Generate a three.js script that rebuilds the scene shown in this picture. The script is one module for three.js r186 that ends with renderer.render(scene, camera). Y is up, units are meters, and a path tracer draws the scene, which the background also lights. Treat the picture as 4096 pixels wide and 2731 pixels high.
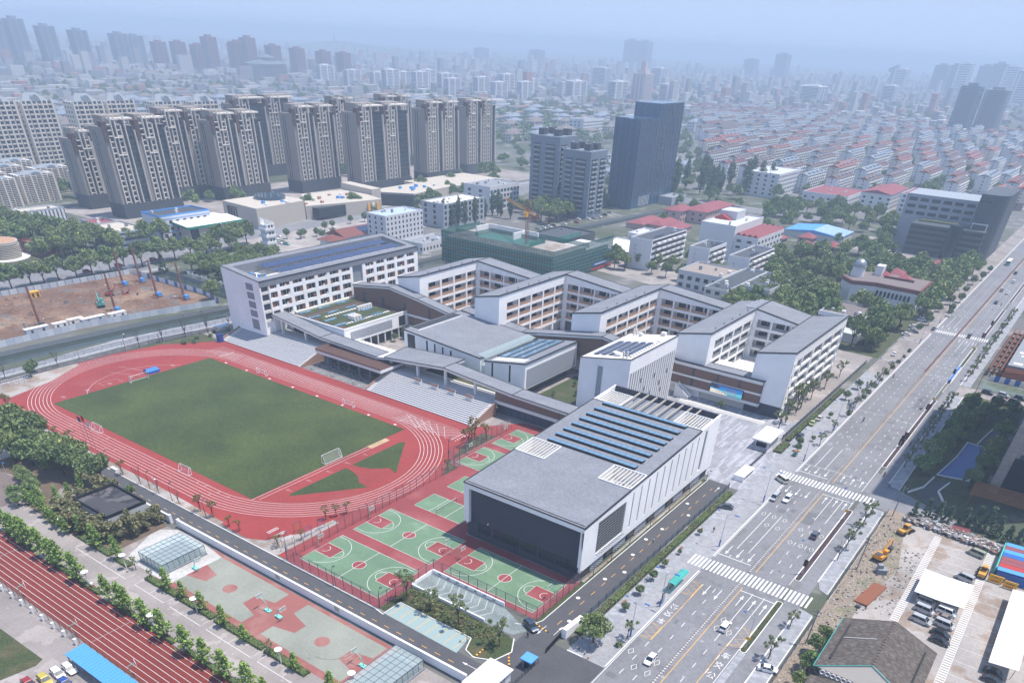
import * as THREE from 'three';
import { mergeGeometries } from 'three/addons/utils/BufferGeometryUtils.js';
import { MarchingCubes } from 'three/addons/objects/MarchingCubes.js';
// ---- camera, sky, sun, exposure ----
const scene = new THREE.Scene();
const camera = new THREE.PerspectiveCamera(51.373, 4096 / 2731, 1, 20000);
{
  const yaw = -0.60005, pit = 0.72346, rol = 0.04828;
  const f0 = new THREE.Vector3(Math.sin(yaw), 0, -Math.cos(yaw)), r0 = new THREE.Vector3(Math.cos(yaw), 0, Math.sin(yaw)), u0 = new THREE.Vector3(0, 1, 0);
  const f = f0.clone().multiplyScalar(Math.cos(pit)).addScaledVector(u0, -Math.sin(pit)), u = u0.clone().multiplyScalar(Math.cos(pit)).addScaledVector(f0, Math.sin(pit));
  const r = r0.clone().multiplyScalar(Math.cos(rol)).addScaledVector(u, Math.sin(rol)), u2 = u.clone().multiplyScalar(Math.cos(rol)).addScaledVector(r0, -Math.sin(rol));
  camera.position.set(134.507, 103.552, 111.722);
  camera.quaternion.setFromRotationMatrix(new THREE.Matrix4().makeBasis(r, u2, f.clone().negate()));
  camera.setViewOffset(4096, 2731, 4.28, -1300.07, 4096, 2731);
}
const renderer = new THREE.WebGLRenderer({ antialias: true });
renderer.toneMapping = THREE.LinearToneMapping;
renderer.toneMappingExposure = 1.82;
renderer.shadowMap.enabled = true;
{
  const W = 64, H = 256, d = new Float32Array(W * H * 4);
  for (let j = 0; j < H; j++) for (let i = 0; i < W; i++) {
    const el = (j + .5) / H * 180 - 90, e = Math.max(0, el) / 90, k = Math.exp(-e * 5), m = Math.exp(-e * 1.6);
    const hor = [.40, .505, .72], mid = [.375, .495, .74], zen = [.22, .34, .66];
    for (let c = 0; c < 3; c++) d[(j * W + i) * 4 + c] = (hor[c] * k + (1 - k) * (mid[c] * m + zen[c] * (1 - m))) * .95;
    d[(j * W + i) * 4 + 3] = 1;
  }
  const sky = new THREE.DataTexture(d, W, H, THREE.RGBAFormat, THREE.FloatType);
  sky.mapping = THREE.EquirectangularReflectionMapping; sky.magFilter = sky.minFilter = THREE.LinearFilter; sky.needsUpdate = true;
  scene.background = sky; scene.environment = sky; scene.backgroundIntensity = .81; scene.environmentIntensity = .81;
}
const sun = new THREE.DirectionalLight(0xfff6ec, 3.7);
sun.position.set(450, 1600, -420); sun.castShadow = true; sun.shadow.radius = 1.2;
sun.shadow.mapSize.set(4096, 4096); Object.assign(sun.shadow.camera, { left: -700, right: 500, top: 500, bottom: -700, near: 10, far: 3000 });
scene.add(sun, sun.target);
scene.fog = new THREE.FogExp2(0xcfe6ff, .00036);
// ---- helpers ----
let seed = 7;
const rnd = () => { seed = (seed * 1664525 + 1013904223) >>> 0; return seed / 4294967296; };
const rr = (a, b) => a + (b - a) * rnd(), pick = a => a[Math.floor(rnd() * a.length)];
const V = (x, y, z) => new THREE.Vector3(x, y, z);
const used = {};
const nm = n => { const k = used[n] = (used[n] ?? -1) + 1; return k ? n + '_' + String(k).padStart(3, '0') : n; };
const ORD = 'first second third fourth fifth sixth seventh eighth ninth tenth eleventh twelfth thirteenth fourteenth fifteenth sixteenth seventeenth eighteenth nineteenth twentieth'.split(' ');
const ord = i => ORD[i] ?? ('twenty-' + (ORD[i - 20] ?? ('x' + i)));
function tag(o, label, category, group, kind) { if (label) o.userData.label = label; if (category) o.userData.category = category; if (group) o.userData.group = group; if (kind) o.userData.kind = kind; return o; }
function thing(name, label, cat, x = 0, y = 0, z = 0, rot = 0, group) {
  const o = new THREE.Group(); o.name = nm(name); o.position.set(x, y, z); o.rotation.y = rot; scene.add(o); return tag(o, label, cat, group);
}
function mesh(parent, name, geo, mat, label) {
  const m = new THREE.Mesh(geo, mat); m.name = parent === scene ? nm(name) : name; m.castShadow = m.receiveShadow = true; parent.add(m);
  if (label) m.userData.label = label; return m;
}
function copy(o, x, y, z, rot, label, s = 1, group) {
  const c = o.clone(); c.name = nm(o.name.replace(/_\d+$/, '')); c.position.set(x, y, z); c.rotation.y = rot; c.scale.setScalar(s);
  c.userData = { ...o.userData, label }; if (group) c.userData.group = group; scene.add(c); return c;
}
const structure = (o) => { o.userData.kind = 'structure'; return o; };
const stuff = (o) => { o.userData.kind = 'stuff'; return o; };
// geometry builder: flat shaded, uv in metres
class GB {
  constructor() { this.p = []; this.n = []; this.u = []; this.c = []; this.col = null; }
  tri(a, b, c, ua, ub, uc) {
    const ux = b[0] - a[0], uy = b[1] - a[1], uz = b[2] - a[2], vx = c[0] - a[0], vy = c[1] - a[1], vz = c[2] - a[2];
    let nx = uy * vz - uz * vy, ny = uz * vx - ux * vz, nz = ux * vy - uy * vx; const l = Math.hypot(nx, ny, nz) || 1; nx /= l; ny /= l; nz /= l;
    const ax = Math.abs(nx), ay = Math.abs(ny), az = Math.abs(nz);
    const uv = q => ay >= ax && ay >= az ? [q[0], -q[2]] : ax > az ? [-q[2], q[1]] : [q[0], q[1]];
    let i = 0; for (const q of [a, b, c]) { this.p.push(q[0], q[1], q[2]); this.n.push(nx, ny, nz); const t = [ua, ub, uc][i++] ?? uv(q); this.u.push(t[0], t[1]); if (this.col) this.c.push(...this.col); }
    return this;
  }
  quad(a, b, c, d) { return this.tri(a, b, c).tri(a, c, d); }
  // bottom ring b[4], top ring t[4], counterclockwise seen from above
  hexa(b, t) { this.quad(b[3], b[2], b[1], b[0]); this.quad(t[0], t[1], t[2], t[3]); for (let i = 0; i < 4; i++) { const j = (i + 1) % 4; this.quad(b[i], b[j], t[j], t[i]); } return this; }
  box(x0, x1, y0, y1, z0, z1) { const r = y => [[x0, y, z1], [x1, y, z1], [x1, y, z0], [x0, y, z0]]; return this.hexa(r(y0), r(y1)); }
  // slab with sloping top/bottom: heights at (x0,z1)(x1,z1)(x1,z0)(x0,z0)
  slab(x0, x1, z0, z1, b, t) { const q = h => [[x0, h[0], z1], [x1, h[1], z1], [x1, h[2], z0], [x0, h[3], z0]]; return this.hexa(q(b), q(t)); }
  // prism: poly [[x,z]...], y range
  prism(poly, y0, y1, cap = true) {
    let a = 0; poly.forEach((q, i) => { const r = poly[(i + 1) % poly.length]; a += q[0] * r[1] - r[0] * q[1]; });
    const P = a > 0 ? poly.slice().reverse() : poly, n = P.length;
    for (let i = 0; i < n; i++) { const j = (i + 1) % n; this.quad([P[i][0], y0, P[i][1]], [P[j][0], y0, P[j][1]], [P[j][0], y1, P[j][1]], [P[i][0], y1, P[i][1]]); }
    if (cap) for (const [A, B, C] of THREE.ShapeUtils.triangulateShape(P.map(q => new THREE.Vector2(q[0], -q[1])), [])) this.tri([P[A][0], y1, P[A][1]], [P[B][0], y1, P[B][1]], [P[C][0], y1, P[C][1]]);
    return this;
  }
  tube(a, b, r0, r1 = r0, n = 6, cap = false) {
    const d = V(b[0] - a[0], b[1] - a[1], b[2] - a[2]).normalize(), s = Math.abs(d.y) > .9 ? V(1, 0, 0) : V(0, 1, 0), e = s.cross(d).normalize(), f = d.clone().cross(e);
    const ring = (c, r) => Array.from({ length: n }, (_, i) => { const t = i / n * 6.2832; return [c[0] + r * (e.x * Math.cos(t) + f.x * Math.sin(t)), c[1] + r * (e.y * Math.cos(t) + f.y * Math.sin(t)), c[2] + r * (e.z * Math.cos(t) + f.z * Math.sin(t))]; });
    const A = ring(a, r0), B = ring(b, r1);
    for (let i = 0; i < n; i++) { const j = (i + 1) % n; this.quad(A[i], A[j], B[j], B[i]); if (cap && i > 1) { this.tri(B[0], B[i - 1], B[i]); this.tri(A[0], A[i], A[i - 1]); } }
    return this;
  }
  path(pts, r, n = 5) { for (let i = 1; i < pts.length; i++) this.tube(pts[i - 1], pts[i], r, r, n, true); return this; }
  geo() {
    const g = new THREE.BufferGeometry(); g.setAttribute('position', new THREE.Float32BufferAttribute(this.p, 3)); g.setAttribute('normal', new THREE.Float32BufferAttribute(this.n, 3)); g.setAttribute('uv', new THREE.Float32BufferAttribute(this.u, 2));
    if (this.c.length) g.setAttribute('color', new THREE.Float32BufferAttribute(this.c, 3)); return g;
  }
  to(parent, name, mat, label) { return mesh(parent, name, this.geo(), mat, label); }
}
const gb = () => new GB();
const UB = gb().box(-.5, .5, -.5, .5, -.5, .5).geo();
// a box part; plain materials share one unit box, textured ones get uv in metres
function bx(parent, name, mat, x0, x1, y0, y1, z0, z1, label) {
  if (mat.map) return gb().box(x0, x1, y0, y1, z0, z1).to(parent, name, mat, label);
  const m = mesh(parent, name, UB, mat, label); m.position.set((x0 + x1) / 2, (y0 + y1) / 2, (z0 + z1) / 2); m.scale.set(x1 - x0, y1 - y0, z1 - z0); return m;
}
// flat sheet of ground
function sheet(name, poly, y, mat, holes = [], parent = scene) {
  const s = new THREE.Shape(poly.map(q => new THREE.Vector2(q[0], -q[1])));
  for (const h of holes) s.holes.push(new THREE.Path(h.map(q => new THREE.Vector2(q[0], -q[1]))));
  const g = new THREE.ShapeGeometry(s, 24); g.rotateX(-Math.PI / 2); g.translate(0, y, 0);
  const m = mesh(parent, name, g, mat); if (parent === scene) structure(m); return m;
}
const rect = (x0, x1, z0, z1) => [[x0, z1], [x1, z1], [x1, z0], [x0, z0]];
const arc = (cx, cz, r, a0, a1, n = 40) => Array.from({ length: n + 1 }, (_, i) => { const t = a0 + (a1 - a0) * i / n; return [cx + r * Math.cos(t), cz + r * Math.sin(t)]; });
// painted line as a thin strip along a polyline
function strip(g, pts, w, y, closed) {
  const n = pts.length, o = [];
  for (let i = 0; i < n; i++) {
    const a = pts[closed ? (i + n - 1) % n : Math.max(0, i - 1)], b = pts[closed ? (i + 1) % n : Math.min(n - 1, i + 1)];
    let dx = b[0] - a[0], dz = b[1] - a[1]; const l = Math.hypot(dx, dz) || 1; dx /= l; dz /= l;
    o.push([[pts[i][0] - dz * w / 2, y, pts[i][1] + dx * w / 2], [pts[i][0] + dz * w / 2, y, pts[i][1] - dx * w / 2]]);
  }
  for (let i = 0; i < (closed ? n : n - 1); i++) { const j = (i + 1) % n; g.quad(o[i][0], o[j][0], o[j][1], o[i][1]); }
}
// ---- procedural textures ----
const hash = (x, y, s) => { let h = Math.imul(x, 374761393) ^ Math.imul(y, 668265263) ^ Math.imul(s, 2147483629); h = Math.imul(h ^ (h >>> 13), 1274126177); return ((h ^ (h >>> 16)) >>> 0) / 4294967296; };
const HT = new Float32Array(65536); for (let i = 0; i < 65536; i++) HT[i] = hash(i & 255, i >> 8, 77);
const pn = (x, y, p, s) => { const X = Math.floor(x), Y = Math.floor(y), a = x - X, b = y - Y, u = a * a * (3 - 2 * a), v = b * b * (3 - 2 * b), m = q => ((q % p) + p) % p; const S1 = s * 57, S2 = s * 131, x0 = (m(X) + S1) & 255, x1 = (m(X + 1) + S1) & 255, y0 = ((m(Y) + S2) & 255) << 8, y1 = ((m(Y + 1) + S2) & 255) << 8; return (HT[x0 + y0] * (1 - u) + HT[x1 + y0] * u) * (1 - v) + (HT[x0 + y1] * (1 - u) + HT[x1 + y1] * u) * v; };
const fbm = (u, v, f, o, s) => { let a = 0, w = .5, t = 0; for (let i = 0; i < o; i++) { a += w * pn(u * f, v * f, f, s + i); t += w; w *= .55; f *= 2; } return a / t; };
// fn(u,v,i,j) -> [r,g,b] sRGB 0..255 ; metres = size of one tile
function tex(n, metres, fn) {
  const d = new Uint8Array(n * n * 4);
  for (let j = 0; j < n; j++) for (let i = 0; i < n; i++) { const c = fn((i + .5) / n, (j + .5) / n, i, j), k = (j * n + i) * 4; for (let q = 0; q < 3; q++) d[k + q] = Math.max(0, Math.min(255, c[q])); d[k + 3] = 255; }
  const t = new THREE.DataTexture(d, n, n); t.wrapS = t.wrapT = THREE.RepeatWrapping; t.magFilter = THREE.LinearFilter; t.minFilter = THREE.LinearMipmapLinearFilter; t.generateMipmaps = true; t.colorSpace = THREE.SRGBColorSpace; t.repeat.set(1 / metres, 1 / metres); t.needsUpdate = true; return t;
}
const mul = (c, k) => [c[0] * k, c[1] * k, c[2] * k], mix = (a, b, t) => a.map((q, i) => q + (b[i] - q) * t);
const std = (col, rough = .8, o = {}) => new THREE.MeshStandardMaterial({ color: col, roughness: rough, ...o });
const tx = (n, m, fn, rough = .9, o = {}) => new THREE.MeshStandardMaterial({ map: tex(n, m, fn), roughness: rough, ...o });
// speckle/patch surface generator
const ground = (base, alt, m, s, amp = .1, n = 512) => tx(n, m, (u, v) => { const a = fbm(u, v, 4, 6, s), b = fbm(u, v, 64, 3, s + 9); return mul(mix(base, alt, Math.max(0, Math.min(1, (a - .35) * 3))), 1 + (b - .5) * amp * 4); });
// ---- materials ----
const speck = (c, m, s, a = .06) => ground(c, mul(c, .9), m, s, a);
const M = {
  white: tx(512, 40, (u, v) => { const a = fbm(u, v, 8, 5, 41), b = fbm(u, v, 3, 3, 47); return mul([240, 240, 240], .93 + a * .08 + (b - .5) * .05); }, .75),
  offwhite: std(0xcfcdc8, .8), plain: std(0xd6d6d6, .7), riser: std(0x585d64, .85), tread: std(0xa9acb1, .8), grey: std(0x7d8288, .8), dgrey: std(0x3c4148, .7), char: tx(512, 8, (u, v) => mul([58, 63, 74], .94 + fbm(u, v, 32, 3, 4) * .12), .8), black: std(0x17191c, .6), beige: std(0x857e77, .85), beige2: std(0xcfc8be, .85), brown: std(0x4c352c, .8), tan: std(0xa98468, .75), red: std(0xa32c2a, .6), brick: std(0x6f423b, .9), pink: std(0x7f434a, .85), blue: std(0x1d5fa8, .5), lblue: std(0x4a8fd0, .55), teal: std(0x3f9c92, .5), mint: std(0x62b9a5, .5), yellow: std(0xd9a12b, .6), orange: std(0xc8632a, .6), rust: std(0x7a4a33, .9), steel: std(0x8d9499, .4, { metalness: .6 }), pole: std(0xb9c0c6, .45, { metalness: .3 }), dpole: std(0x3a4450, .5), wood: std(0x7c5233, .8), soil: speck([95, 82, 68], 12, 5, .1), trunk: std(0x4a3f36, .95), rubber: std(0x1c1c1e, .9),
  glass: std(0x1e2a33, .12, { metalness: .1 }), glassB: std(0x3d5668, .1, { metalness: .25 }), glassL: std(0x6f97b4, .1, { metalness: .35 }), win: std(0x232b33, .2), winW: std(0x3c4a58, .2),
  pane: new THREE.MeshPhysicalMaterial({ color: 0xe2eceb, roughness: .05, transmission: .8, thickness: 0, ior: 1.45 }),
  net: new THREE.MeshStandardMaterial({ color: 0x6a7078, roughness: .8, transparent: true, opacity: .22, side: 2 }), netP: new THREE.MeshStandardMaterial({ color: 0x9a8088, roughness: .8, transparent: true, opacity: .12, side: 2 }),
  solar: tx(256, 2, (u, v) => (u * 6 % 1 < .05 || v * 3 % 1 < .04) ? [130, 140, 160] : [40, 58, 96], .15, { metalness: .3 }),
  paint: std(0xc8c8c6, .7), paintY: std(0xc79a45, .7), paintOld: std(0x8d8f92, .8), faded: std(0x5e6064, .85),
  slate: tx(1024, 24, (u, v) => { const j = Math.floor(v * 96), i = Math.floor(u * 40 + hash(j, 3, 9) * 3), a = hash(((i % 40) + 40) % 40, j, 21), b = fbm(u, v, 6, 4, 22), w = hash(i, j, 5) > .86 ? 10 : 0; return mul([117, 121, 129], .92 + a * .11 + (b - .5) * .14 + w * .008); }, .85),
  lattice: tx(256, 2.4, (u, v) => { const r = Math.floor(v * 12), q = (u * 6 + (r & 1) * .5) % 1; return q < .55 && (v * 12 % 1) < .72 ? [148, 114, 97] : [84, 62, 54]; }, .9),
  latticeW: tx(256, 2.4, (u, v) => { const a = (u * 4) % 1, b = (v * 4 + (Math.floor(u * 4) & 1) * .5) % 1; return (a < .7 && b < .6) ? [196, 200, 206] : [84, 92, 104]; }, .9),
  asphalt: tx(512, 64, (u, v) => { const a = fbm(u, v, 3, 6, 61), b = fbm(u, v, 128, 2, 62), s = pn(u * 24, v * 2, 24, 63), k = fbm(u, v, 12, 3, 64); return mul([121, 122, 126], .86 + a * .2 + (b - .5) * .14 + (s - .5) * .07 + (k > .66 ? -.06 : 0)); }, .92),
  asphaltD: tx(512, 24, (u, v) => { const a = fbm(u, v, 3, 5, 71), b = fbm(u, v, 128, 2, 72); return mul([76, 77, 81], .82 + a * .3 + (b - .5) * .2); }, .92),
  conc: tx(512, 40, (u, v) => { const a = fbm(u, v, 3, 6, 81), k = fbm(u, v, 9, 4, 83), b = fbm(u, v, 128, 2, 82), j = (u * 8 % 1 < .012 || v * 8 % 1 < .012) ? -.1 : 0; return mul([140, 134, 131], .78 + a * .34 + (b - .5) * .1 + j + (k > .62 ? .1 : 0)); }, .92),
  dust: tx(512, 48, (u, v) => { const a = fbm(u, v, 3, 6, 84), k = fbm(u, v, 10, 5, 86), b = fbm(u, v, 128, 2, 85); return mul(mix([152, 147, 143], [134, 120, 108], Math.max(0, Math.min(1, (k - .5) * 6))), .8 + a * .3 + (b - .5) * .14); }, .95),
  pave: tx(512, 12, (u, v, i, j) => { const r = Math.floor(v * 20), c = Math.floor(u * 10 + (r & 1) * .5), a = hash(((c % 10) + 10) % 10, r, 31), g = (v * 20 % 1 < .1) ? -.1 : 0, b = fbm(u, v, 4, 4, 33); return mul([148, 151, 157], .86 + a * .16 + g + (b - .5) * .16); }, .9),
  plaza: tx(1024, 30, (u, v) => { const r = Math.floor(u * 45), a = hash(r, 0, 35), c = Math.floor(v * 24 + a * 24), b = hash(r, c % 24, 36), d = fbm(u, v, 5, 4, 37), l = hash(r, Math.floor(v * 5 + a * 9) % 5, 38) > .72 ? .13 : 0; return mul([146, 148, 155], .86 + b * .1 + l + (d - .5) * .18); }, .9),
  terraz: tx(512, 12, (u, v) => { const i = Math.floor(u * 24), j = Math.floor(v * 24), a = hash(i, j, 39); return mul([128, 128, 128], a > .72 ? .52 : .85 + a * .25); }, .9),
  track: tx(512, 70, (u, v) => { const a = fbm(u, v, 4, 6, 51), b = fbm(u, v, 128, 2, 52), k = fbm(u, v, 5, 5, 53); return mix(mul([138, 50, 47], .86 + a * .2 + (b - .5) * .14), [140, 86, 82], Math.max(0, (k - .62) * 2.4)); }, .9),
  trackR: tx(512, 40, (u, v) => { const a = fbm(u, v, 4, 5, 54), b = fbm(u, v, 128, 2, 55); return mul([108, 40, 33], .88 + a * .2 + (b - .5) * .12); }, .9),
  courtR: tx(512, 40, (u, v) => { const a = fbm(u, v, 5, 5, 56), b = fbm(u, v, 128, 2, 57), k = fbm(u, v, 4, 4, 59); return mix(mul([128, 56, 58], .88 + a * .18 + (b - .5) * .1), [150, 98, 96], Math.max(0, (k - .6) * 2)); }, .85),
  courtG: tx(512, 40, (u, v) => { const a = fbm(u, v, 5, 5, 58), b = fbm(u, v, 128, 2, 60), k = fbm(u, v, 7, 4, 65); return mix(mul([92, 120, 94], .88 + a * .2 + (b - .5) * .1), [128, 146, 128], Math.max(0, (k - .62) * 2)); }, .85),
  oldG: tx(512, 40, (u, v) => { const a = fbm(u, v, 4, 6, 66), b = fbm(u, v, 128, 2, 67); return mul([134, 138, 128], .84 + a * .22 + (b - .5) * .1); }, .92),
  oldR: tx(512, 40, (u, v) => { const a = fbm(u, v, 4, 6, 68), b = fbm(u, v, 8, 4, 69); return mix(mul([138, 86, 81], .9 + a * .16), [150, 128, 120], Math.max(0, (b - .52) * 2.5)); }, .92),
  turf: tx(1024, 60, (u, v) => { const a = fbm(u, v, 5, 7, 91), b = fbm(u, v, 160, 2, 92), c = fbm(u, v, 3, 3, 93); return mul(mix([48, 62, 25], [68, 80, 36], Math.max(0, Math.min(1, (a - .25) * 1.5))), .92 + (b - .5) * .55 + c * .12); }, 1),
  lawn: tx(512, 20, (u, v) => { const a = fbm(u, v, 5, 6, 94), b = fbm(u, v, 96, 2, 95); return mul(mix([58, 70, 40], [86, 80, 56], Math.max(0, Math.min(1, (a - .4) * 2.6))), .86 + (b - .5) * .6 + .1); }, 1),
  mud: tx(512, 70, (u, v) => { const a = fbm(u, v, 4, 7, 96), b = fbm(u, v, 12, 6, 97), c = fbm(u, v, 100, 2, 98); return mul(mix(mix([104, 78, 62], [144, 120, 98], Math.max(0, Math.min(1, (a - .38) * 3))), [98, 96, 96], Math.max(0, Math.min(1, (b - .58) * 5))), .84 + (c - .5) * .4 + .1); }, 1),
  water: new THREE.MeshPhysicalMaterial({ color: 0x2f3a35, roughness: .09, specularIntensity: .34 }),
  city: tx(1024, 400, (u, v) => { const a = fbm(u, v, 5, 7, 99), b = fbm(u, v, 40, 4, 100); return mul(mix(mix([108, 108, 106], [72, 82, 60], Math.max(0, Math.min(1, (a - .42) * 5))), [140, 138, 136], Math.max(0, Math.min(1, (b - .58) * 6))), .9); }, 1),
};
const GREEN = { a: [.040, .066, .028], b: [.075, .125, .034], c: [.052, .085, .052], d: [.05, .075, .04] };
const mk = (parent, name, mat, x0, x1, z0, z1, y) => bx(parent, name, mat, x0, x1, y, y + .006, z0, z1);
// ---- base ground with the canal cut out ----
const canalPoly = [[-214, 120], [-210, -20], [-206, -72], [-201, -112], [-201, -121], [-292, -121], [-292, -134], [-200, -134], [-199, -250], [-198, -300], [-190, -410], [-181, -500], [-171, -580], [-160, -580], [-169, -500], [-175, -420], [-183, -300], [-183, -250], [-184, -107], [-192, -50], [-194, -20], [-197, 120]];
sheet('ground', rect(-9000, 9000, -9500, 1500), 0, M.city, [canalPoly]);
sheet('canal_water', rect(-300, -150, -590, 130), -1.6, M.water);
{ // canal banks
  const g = gb(); for (let i = 0; i < canalPoly.length; i++) { const a = canalPoly[i], b = canalPoly[(i + 1) % canalPoly.length]; g.quad([a[0], -2, a[1]], [b[0], -2, b[1]], [b[0], .02, b[1]], [a[0], .02, a[1]]); }
  structure(g.to(scene, 'canal_bank', M.grey));
}
// ---- main avenue (runs along z) ----
const ZN = -1500, ZS = 90;
sheet('avenue_road', rect(84.8, 106.4, ZN, ZS), .03, M.asphalt);
sheet('service_road', [[107.6, 120], [111.7, 120], [111.7, ZN], [107.6, ZN]], .03, M.asphalt);
const road = scene.getObjectByName('avenue_road');
sheet('footway', rect(75, 79, -240, 2.5), .1, M.pave); sheet('footway', rect(75, 84.8, ZN, -240), .1, M.conc); sheet('footway', rect(75, 79, 17, 90), .1, M.pave);
sheet('cycle_path', rect(79, 84.8, -240, 90), .05, ground([140, 141, 145], [126, 127, 131], 40, 17, .05));
sheet('footway', [[111.7, -62], [113, -59], [115.4, -57.5], [115.4, -113], [111.7, -113]], .12, M.pave);
sheet('footway', [[111.7, -47.6], [115.4, -46.5], [115.4, 60], [111.7, 60]], .12, M.pave);
sheet('footway', [[111.9, -134], [112.6, -131.5], [115.2, -131], [115.4, -236], [111.7, -236]], .12, M.pave);
sheet('footway', rect(111.7, 115.6, -700, -250), .12, M.pave);
sheet('side_street', [[106, -116], [118, -113], [128, -112], [136, -118], [136, -126], [120, -130], [112, -131], [106, -141]], .035, M.asphalt);
sheet('side_street', [[107, -236], [150, -239], [150, -250], [107, -250]], .025, M.conc);
sheet('entrance_apron', [[64, 2.5], [84.8, 2.5], [84.8, 17], [75, 17], [73.5, 20], [64, 26.5]], .06, M.asphaltD);
function kerb(pts, w = .3, h = .16, mat = M.paint) { const g = gb(); const n = pts.length; for (let i = 0; i < n - 1; i++) { const a = pts[i], b = pts[i + 1], dx = b[0] - a[0], dz = b[1] - a[1], l = Math.hypot(dx, dz), nx = -dz / l * w / 2, nz = dx / l * w / 2; const q = y => [[a[0] + nx, y, a[1] + nz], [b[0] + nx, y, b[1] + nz], [b[0] - nx, y, b[1] - nz], [a[0] - nx, y, a[1] - nz]]; g.hexa(q(0), q(h)); } return structure(g.to(scene, 'kerb', mat)); }
for (const [a, b] of [[2, -47], [-56, -113], [-122, -321], [-334, -700]]) kerb([[84.7, a], [84.7, b]]);
for (const [a, b] of [[-62, -113], [-134, -236], [-250, -700], [-46, 60]]) kerb([[111.6, a], [111.6, b]]);
kerb([[75, 2.5], [79, 2.4]]); kerb([[75, 17], [84.7, 17]]); kerb([[84.7, 17], [84.7, 90]]);
kerb([[115.4, -46], [115.4, 60]], .25); kerb([[115.4, -112], [115.4, -58]], .25); kerb([[115.4, -131], [115.4, -236]], .25);
// planted islands between avenue and service road
const island = (z0, z1, plant) => {
  const pts = [...arc(107, z1 - .75, .75, 0, Math.PI, 8), ...arc(107, z0 + .75, .75, Math.PI, 2 * Math.PI, 8)];
  const s = sheet('island_bed', pts, .14, plant); kerb([...pts, pts[0]], .22, .2); return s;
};
const shrubP = tx(512, 8, (u, v) => { const a = fbm(u, v, 24, 4, 111), b = fbm(u, v, 4, 3, 112); return mul(mix([62, 46, 52], [58, 62, 38], Math.max(0, Math.min(1, (b - .5) * 6))), .5 + a); }, 1);
const shrubG = tx(512, 8, (u, v) => { const a = fbm(u, v, 24, 4, 113), b = fbm(u, v, 4, 3, 114); return mul(mix([52, 62, 36], [78, 72, 52], Math.max(0, Math.min(1, (b - .5) * 5))), .5 + a); }, 1);
island(-107, -59, shrubP); island(-47, -22, shrubG); island(-224, -145, shrubP); island(-312, -248, shrubG); island(-400, -335, shrubP); island(-500, -420, shrubP);
sheet('footway', rect(106.4, 108, -22, 60), .12, M.pave);
// ---- markings on the avenue ----
const Y = .036;
const dash = (x, z, m = M.paint, l = 2, w = .16) => mk(road, 'lane_dash', m, x - w / 2, x + w / 2, z - l, z, Y);
for (const x of [88.3, 91.7, 100.2, 103.3]) for (let z = 20; z > -480; z -= 6) {
  if (z < -45 && z > -58 || z < -111 && z > -124 || z < -321 && z > -336) continue;
  const solid = x < 96 ? (z < -58 && z > -84) || (z < -124 && z > -148) || (z < -336 && z > -362) : (z > -47 && z < -20) || (z > -113 && z < -88) || (z > -321 && z < -292);
  if (solid) { if (z % 2 === 0) mk(road, 'lane_line', M.paint, x - .08, x + .08, z - 6, z, Y); } else dash(x, z);
}
for (const [z0, z1] of [[-47, 60], [-113, -56], [-321, -122], [-700, -334]]) { mk(road, 'edge_line', M.paint, 85.05, 85.2, z0, z1, Y); mk(road, 'edge_line', M.paint, 106, 106.15, z0, z1, Y); mk(road, 'centre_line', M.paintY, 96.85, 97.02, z0, z1, Y); }
for (const [a, b, e] of [[-48.6, -54.2, 113], [-115, -120, 110.6], [-326, -331.5, 111]]) for (let x = 80.4; x < e; x += 1.07) mk(x < 84.6 ? scene : road, 'crossing_bar', M.paint, x, x + .52, b, a, x < 84.6 ? .056 : Y).userData.kind = x < 84.6 ? 'structure' : undefined;
for (const z of [-58.2, -123.5, -334.5]) mk(road, 'stop_line', M.paint, 85.1, 94.7, z - .25, z, Y);
for (const z of [-45.6, -112.3, -323]) mk(road, 'stop_line', M.paint, 97, 106, z, z + .25, Y);
const arrowG = gb(); { const y = 0; arrowG.quad([-.09, y, 2.6], [.09, y, 2.6], [.09, y, -1], [-.09, y, -1]).tri([-.45, y, -1], [.45, y, -1], [0, y, -2.8]); } const ARW = arrowG.geo();
function arrow(x, z, rot, mat = M.paint, s = 1, y = Y + .004) { const m = mesh(road, 'lane_arrow', ARW, mat); m.position.set(x, y, z); m.rotation.y = rot; m.scale.setScalar(s); }
for (const z of [-62, -127.5, -339]) for (const x of [86.8, 90, 93.3]) arrow(x, z, Math.PI);
for (const x of [86.9, 90.1, 93.2]) { arrow(x, -108.5, Math.PI); if (x > 89) arrow(x, -40, Math.PI); }
for (const z of [-41, -108.5, -318]) for (const x of [98.6, 101.8, 104.7]) arrow(x, z, 0);
for (const x of [98.6, 101.7, 104.6]) arrow(x, -127, 0);
for (const z of [-133, -36, -300]) for (const x of [98.6, 101.8]) arrow(x + .5, z - 3, 0, M.faded);
const diaG = gb(); strip(diaG, [[0, -1.25], [.62, 0], [0, 1.25], [-.62, 0]], .16, 0, true); const DIA = diaG.geo();
const dia = (x, z, m = M.paint) => { const q = mesh(road, 'lane_diamond', DIA, m); q.position.set(x, Y + .004, z); };
for (const [z, xs] of [[-88, [86.8, 90, 93.3]], [-82, [90, 93.3]], [-2, [89.8, 93.2]], [-6.5, [86.6, 93.2]], [-27, [98.6, 101.7]], [-31, [98.6]], [-86, [98.8, 101.9, 104.9]], [-77, [98.8, 101.9, 104.9]], [-152, [86.8, 93]], [-163, [86.8, 90.1]], [-256, [98.6, 101.7, 104.8]], [-270, [98.6, 101.7, 104.8]], [-368, [86.8, 90, 93]], [-380, [86.8, 90, 93]]]) for (const x of xs) dia(x, z);
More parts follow.
